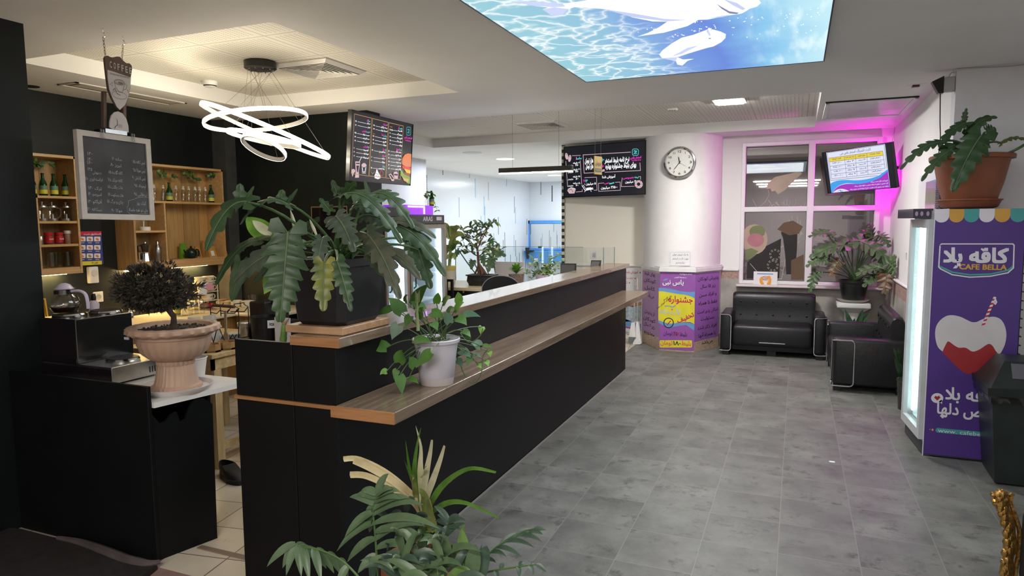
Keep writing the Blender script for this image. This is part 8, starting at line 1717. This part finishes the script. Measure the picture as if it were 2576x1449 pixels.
# worktop by the corner: jars, mug rack, cups
def on_top(px, py): return at(px, py, z=ZW)
t0 = None
for k, (px, py) in enumerate(((458, 795), (472, 793), (487, 790), (503, 788), (497, 778))):
    p = on_top(px, py); lb = 'glass storage jar, %s behind the conifer on the corner worktop' % ('first from left', 'second from left', 'third from left', 'nearest the mug rack', 'back one')[k]
    if t0 is None: t0 = jarl('glass_jar', lb, 'jar', p, [(.042, 0), (.045, .005), (.045, .10), (.034, .118), (.034, .13)], CGLASS, group='glass jars on the worktop')
    else: dup(t0, p, lb)
dup(b0, on_top(447, 792), 'green bottle standing on the worktop among the glass jars', 'green bottles on the worktop')
p = on_top(519, 769); xr = -5.25; RK = M('rack_white', (.70, .62, .48), .4); y0, y1 = at(492, 740, x=xr).y, at(541, 740, x=xr).y; t = thing('mug_rack', 'white stepped mug rack on the corner worktop', 'rack', (xr, (y0 + y1) / 2, ZW))
zz = [at(520, py, x=xr).z for py in (755, 733, 712)]
for z in zz: mb = MB(); mb.box(xr - .12, y0, z - .006, xr + .05, y1, z); mb.build('tier', RK, t)
for y in (y0, y1): mb = MB(); mb.box(xr - .11, y - .004, ZW, xr - .09, y + .004, zz[2]); mb.box(xr + .03, y - .004, ZW, xr + .04, y + .004, zz[2]); mb.build('upright', RK, t)
mb = MB(); mb.hexa([(xr + .06, y0 - .03, zz[1] - .02), (xr + .065, y0 - .03, zz[1] - .02), (xr + .065, y0 + .07, zz[1] - .02), (xr + .06, y0 + .07, zz[1] - .02), (xr + .06, y0 + .01, zz[2] + .01), (xr + .065, y0 + .01, zz[2] + .01), (xr + .065, y0 + .1, zz[2] + .01), (xr + .06, y0 + .1, zz[2] + .01)]); mb.build('paper_note', PAPER, t); mb = MB(); mb.box(xr + .066, (y0 + y1) / 2 - .05, zz[2] - .06, xr + .069, (y0 + y1) / 2 + .03, zz[2]); mb.build('pink_note', M('note_pink', (.70, .32, .48), .6), t)
MUG = M('mug_cream', (.66, .60, .48), .3)
def mug(loc, label, grp, s_=1):
    t = thing('mug', label, 'mug', loc, grp); mb = MB(); mb.lathe([(.044, 0), (.05, .006), (.054, .062), (.050, .062), (.046, .01), (1e-4, .008)], 24, caps=False); mb.lathe([(1e-4, .0), (.044, 0)], 24, caps=False); mb.build('cup', MUG, t, world=False)
    mb = MB(); mb.tube([(.02, .05 + .026 * math.sin(PI * k / 6), .032 + .022 * math.cos(PI * k / 6)) for k in range(7)], .0055, 6); mb.build('handle', MUG, t, world=False); mb = MB(); mb.box(.0515, -.012, .03, .0535, .012, .036); mb.build('print', INK, t, world=False); return t
YM = (y0 + y1) / 2; m0 = mug((xr + .0, YM - .055, zz[2] + .001), 'cream mug on top of the mug rack, left one', 'mugs on the rack')
dup(m0, (xr - .02, YM + .065, zz[2] + .001), 'cream mug on top of the mug rack, right one'); dup(m0, (xr - .01, YM + .05, zz[1] + .001), 'cream mug on the middle tier of the mug rack behind the pink note'); dup(m0, (xr + .0, YM + .02, zz[0] + .001), 'cream mug alone on the lowest tier of the mug rack')
dup(m0, on_top(595, 771), 'cream mug at the left of the pair on the corner worktop', 'mugs on the worktop'); dup(m0, on_top(621, 772), 'cream mug at the right of the pair on the corner worktop', 'mugs on the worktop')
p = on_top(508, 777); mb = MB(); mb.ball(p + V((0, .02, .03)), .05, 10, sz=.5, sy=1.3); mb.m = 1; mb.ball(p + V((0, .09, .025)), .045, 10, sz=.5, sy=1.4); tag(mb.build('dish_cloth', [M('cloth_rose', (.52, .28, .25), .9, var=.4), M('cloth_red', (.45, .03, .08), .9, var=.3)]), 'crumpled pink and red cloth under the mug rack', 'cloth')
jarl('wooden_bowl', 'shallow pale bowl with a wooden scoop on the corner worktop', 'bowl', on_top(562, 770), [(.05, 0), (.065, .015), (.068, .05), (.062, .05), (.055, .012), (1e-4, .01)], M('bowl_cream', (.60, .50, .32), .4), [(.01, .05), (.05, .062), (.045, .07)], BARK)
jarl('plastic_cup', 'clear plastic cup with a white lump on the corner worktop', 'cup', on_top(637, 765), [(.035, 0), (.055, .10), (.057, .10)], CGLASS, [(.03, .004), (.035, .03), (1e-4, .04)], PAPER)
p = on_top(612, 757); t = thing('cutlery_holder', 'spoon holder with two ring handles on the corner worktop', 'cutlery holder', p); mb = MB(); mb.lathe([(.05, 0), (.055, .01), (.055, .08), (.05, .08)], 16); mb.build('cup', PLASTB, t, world=False)
for sy_ in (-.05, .05): mb = MB(); mb.tube([(.05, sy_ + .05 * math.cos(2 * PI * k / 20), .055 + .05 * math.sin(2 * PI * k / 20)) for k in range(20)], .004, 5, True); mb.build('ring_handle', CHROME, t, world=False)
for k in range(6): a = k * 1.05; mb = MB(); e_ = V((.03 * math.cos(a), .07 * math.sin(a), .16 + .02 * (k % 3))); mb.tube([(0, 0, .05), e_], .004, 5); mb.ball(e_, .016, 8, sz=1.5); mb.build('spoon', M('spoon_gold', (.75, .55, .25), .2, 1), t, world=False)
t = thing('gooseneck_tube', 'slim metal steam wand hanging by the worktop end', 'steam wand', at(697, 782, y=4.4)); mb = MB(); mb.tube([at(700, 786, y=4.3), at(709, 755, y=4.3)], .008, 6); mb.build('tube', CHROME, t); mb = MB(); mb.tube(smoothpath([at(708, 760, y=4.3), at(714, 748, y=4.3), at(725, 750, y=4.3), V((-3.95, 4.3, .95))], 4), .016, 8); mb.build('hose', PLASTB, t); mb = MB(); mb.box(-4.05, 4.22, .0, -3.88, 4.5, .98, .01); mb.build('machine_body', PLASTB, t)

# on the rough table
ZT = .77
def tb(px, py): return at(px, py, z=ZT)
CUPG = M('cup_frosted', (.62, .62, .60), .4, alpha=.55, var=.05)
def cups(px, py, tilt, label):
    p = tb(px, py); t = thing('cup_stack', label, 'cup stack', p, 'upturned clear cup stacks'); t.rotation_euler = (0, tilt, 0); mb = MB(); mb.lathe([(.066, 0), (.064, .012), (.056, .09), (.054, .095), (.05, .10), (.04, .20), (.036, .205), (1e-4, .206)], 24); mb.build('cups', CUPG, t, world=False); mb = MB(); mb.lathe([(.0505, .115), (.044, .165)], 24, caps=False); mb.build('leaf_print', VARIE, t, world=False)
cups(492, 871, 0, 'straight stack of clear cups by the urn rim'); cups(536, 866, -.12, 'leaning stack of clear cups in the wire carrier')
WIRE = M('black_wire', (.008, .008, .008), .4)
def carrier(label, y, pts, hnd, px=None):
    t = thing('wire_carrier', label, 'carrier', at(*pts[0][0], y=y), 'wire cup carriers'); mb = MB()
    for p_ in pts: mb.tube([at(*q, y=y + (.0 if len(q) == 2 else 0)) for q in p_], .0035, 5); mb.tube([at(*q, y=y) + V((0, .09, 0)) for q in p_], .0035, 5)
    for p_ in (pts[0][0], pts[0][-1]): a = at(*p_, y=y); mb.tube([a, a + V((0, .09, 0))], .0035, 5)
    mb.build('wire_frame', WIRE, t); mb = MB(); mb.tube([at(*hnd[0], y=y + .045), at(*hnd[1], y=y + .045)], .011, 8); mb.build('wooden_grip', BARK, t)
carrier('black wire carrier with a wooden grip beside the clear cups', 3.30, [[(470, 873), (500, 880), (508, 875), (521, 822)], [(521, 822), (538, 862)], [(478, 862), (478, 874)], [(490, 865), (490, 877)]], ((495, 819), (523, 823)))
carrier('tall black wire carrier with a long wooden grip and hooks', 3.55, [[(600, 852), (601, 800), (599, 775), (590, 770), (589, 765)], [(531, 800), (529, 775), (536, 768), (537, 765)], [(531, 786), (545, 789), (555, 779)], [(555, 788), (570, 788), (577, 780)], [(570, 788), (590, 788), (597, 778)], [(550, 858), (600, 858)], [(550, 846), (555, 856), (560, 846), (565, 856), (570, 846)]], ((536, 768), (590, 772)))
t = thing('wooden_spatula', 'pale wooden spatula standing in the tall wire carrier', 'spatula', tb(566, 862)); mb = MB(); frs = Fr(at(567, 860, y=3.52), (1, 0, 0), (0, 0, 1)); s = Sign(frs, 5.572, 400, 640); mb.prism(frs, [s.q(*q) for q in ((915, 790), (945, 790), (950, 1080), (975, 1130), (980, 1215), (900, 1215), (905, 1130), (925, 1080))], -.004, .004); mb.build('spatula', M('spatula_wood', (.42, .30, .20), .6), t)
WB = wood('box_wood', (.32, .17, .06), (.46, .28, .12), 'x', .5)
def wbox(px, py, label):
    p = tb(px, py); t = thing('wooden_box', label, 'box', p, 'small wooden boxes'); mb = MB(); n = 8; A = [(.075 * math.cos(2 * PI * (k + .5) / n) , .06 * math.sin(2 * PI * (k + .5) / n)) for k in range(n)]; fr_ = Fr((0, 0, 0), (1, 0, 0), (0, 1, 0)); mb.prism(fr_, A, 0, .012)
    for k in range(n): a, b_ = A[k], A[(k + 1) % n]; mb.prism(fr_, [a, b_, (b_[0] * .86, b_[1] * .86), (a[0] * .86, a[1] * .86)], .0, .05)
    mb.build('box', WB, t, world=False)
wbox(529, 884, 'octagonal wooden box at the front edge of the rough table'); wbox(569, 877, 'octagonal wooden box behind the first one near the black end panel')
for k, (px, py, r_, n, lb) in enumerate(((556, 852, .075, 3, 'white foil tray stack on the rough table'), (589, 855, .07, 5, 'stack of white saucers beside the wooden spatula'))):
    p = tb(px, py); t = thing('plate_stack', lb, 'plates', p, 'white plate stacks')
    for j in range(n): mb = MB(); mb.lathe([(r_ * .6, .009 * j), (r_, .009 * j + .012), (r_ * .95, .009 * j + .013), (r_ * .55, .009 * j + .003)], 20); mb.build('plate', PLASTW, t, world=False)
jarl('steel_cup', 'steel canister with crumpled foil on top beside the black bucket', 'canister', tb(620, 855), [(.045, 0), (.047, .003), (.05, .10), (.048, .10)], STEEL, [(.052, .095), (.06, .125), (.045, .135), (.02, .13), (1e-4, .128)], M('foil', (.6, .6, .6), .25, .9, var=.3, scale=80, bump=.6))
p = tb(668, 856); t = thing('black_bucket', 'black bucket with a white lettered label behind the end panel', 'bucket', p); mb = MB(); mb.lathe([(.085, 0), (.09, .004), (.10, .17), (.105, .175), (.10, .175), (.088, .02), (1e-4, .018)], 28); mb.build('bucket', PLASTB, t, world=False); d = (V((0, 0, 0)) - V((p.x, p.y, 0))).normalized(); sdv = V((-d.y, d.x, 0)); frb = Fr(d * .1 + sdv * .045 + V((0, 0, .10)) + d * -.005, sdv, V((0, 0, 1)) + d * .06)
mb = MB(); mb.rect(frb, -.028, 0, .028, .055, 0, .004); mb.build('label', PAPER, t, world=False); mb = MB(); mb.text(frb, 'its', 0, .018, .025, 'c', .005, .02); mb.build('lettering', INK, t, world=False)
t = thing('paper_sheet', 'white paper leaning on a black box behind the cut cane', 'paper', tb(705, 850)); a, b_ = at(690, 798, y=3.75), at(728, 846, y=3.75); mb = MB(); mb.box(a.x, 3.75, ZT + .001, b_.x + .01, 3.754, a.z); mb.build('sheet', PAPER, t); mb = MB(); mb.box(a.x - .02, 3.76, ZT + .001, b_.x + .02, 3.86, a.z - .02); mb.build('backing_box', PLASTB, t)
# bottles with sprigs on the purple light box
for k, (px, m_, lb) in enumerate(((1074, CGLASS, 'clear bottle with a green sprig on the purple light box'), (1086, GGLASS, 'green bottle with a green sprig on the purple light box'))):
    q = at(px, 524, x=-3.95); b_ = dup(b0 if k else c0, (-3.95, q.y, 1.791), lb, 'bottles on the light box')
    t = thing('sprig', 'green sprig in the %s bottle on the purple light box' % ('clear', 'green')[k], 'plant', (-3.95, q.y, 1.93)); st_, fo_ = MB(), MB(); sprig(fo_, st_, V((-3.95, q.y, 1.86)), at(px + (2, 4)[k], 486, x=-3.95), 5, .05, .016, (0, 1)); 
    if k: sprig(fo_, st_, V((-3.95, q.y, 1.95)), at(1100, 530, x=-3.9), 5, .04, .013, (0, 1))
    fo_.build('leaves', [POTH, BRT], t); st_.build('stem', STEM, t)
# mirror and dryer in the changing hall
YH = 17.19; BLU = M('mirror_blue', (.10, .33, .75), .4); a, b_ = at(1326, 555, y=YH), at(1420, 655, y=YH); t = thing('vanity_mirror', 'large mirror in a bright blue frame on the far mosaic wall', 'mirror', (a.x, YH, b_.z)); X1 = b_.x + .9; fw = at(1334, 555, y=YH).x - a.x; mb = MB()
zb_ = at(1370, 627, y=YH).z
for q in ((a.x, zb_, a.x + fw, a.z), (a.x, a.z - fw * .9, X1, a.z), (a.x, zb_ - .02, X1, zb_ + .03)): mb.box(q[0], YH - .06, q[1], q[2], YH, q[3])
mb.build('frame', BLU, t); mb = MB(); mb.add([(a.x + fw, YH - .02, zb_), (X1, YH - .02, zb_), (X1, YH - .02, a.z - fw), (a.x + fw, YH - .02, a.z - fw)], [(0, 1, 2, 3)]); mb.build('mirror_glass', M('mirror_silver', (.85, .87, .88), .03, 1.0, var=0), t)
lz_ = at(1370, 660, y=YH).z; mb = MB(); mb.hexa([(a.x + .05, YH - .3, lz_), (X1, YH - .3, lz_), (X1, YH, lz_), (a.x + .05, YH, lz_), (a.x - .05, YH - .4, zb_ - .03), (X1, YH - .4, zb_ - .03), (X1, YH, zb_ - .03), (a.x - .05, YH, zb_ - .03)]); mb.build('blue_shelf', BLU, t)
mb = MB(); q = at(1349, 654, y=YH - .42); mb.box(q.x - .05, YH - .44, q.z - .04, q.x + .05, YH - .41, q.z + .04); mb.build('socket', PLASTW, t)
q = at(1317, 634, y=YH - .5); q.x = max(q.x, -6.5); t = thing('hair_dryer', 'black hair dryer hung on the far wall left of the blue mirror', 'hair dryer', q); mb = MB(); mb.tube([q + V((-.01, 0, .12)), q + V((-.01, 0, .03)), q + V((.0, 0, -.18))], [.06, .055, .035], 8); mb.tube([q + V((0, 0, .02)), q + V((.18, -.03, .03))], [.045, .025], 8); mb.build('dryer', PLASTB, t)
mb = MB(); mb.tube(smoothpath([q + V((.18, -.05, .02)), q + V((.24, -.35, -.2)), at(1350, 654, y=YH - .45)], 5), .008, 5); mb.build('cable', PLASTB, t)
# picture on the black wall behind the big plant
a, b_ = at(784, 521, y=5.49), at(850, 600, y=5.49); t = thing('black_picture', 'glossy black picture in a thin brass frame on the bar wall', 'picture', (a.x, 5.49, b_.z)); fr = Fr((a.x, 5.498, b_.z - .1), (1, 0, 0), (0, 0, 1)); W_, H_ = b_.x - a.x + .12, a.z - b_.z + .1
mb = MB(); mb.rect(fr, 0, 0, W_, H_, 0, .012); mb.build('glossy_panel', M('gloss_black', (.006, .006, .007), .04), t); mb = MB(); mb.line(fr, [(0, 0), (W_, 0), (W_, H_), (0, H_)], .012, .0135, True); mb.build('brass_frame', M('brass_dull', (.42, .34, .22), .3, .8), t)
# litter on the slabs
p = at(2094, 1164, z=0); mb = MB(); mb.box(p.x - .02, p.y - .008, 0, p.x + .015, p.y + .012, .008, .002); tag(mb.build('paper_scrap', PAPER), 'tiny white paper scrap on the stone floor', 'scrap')
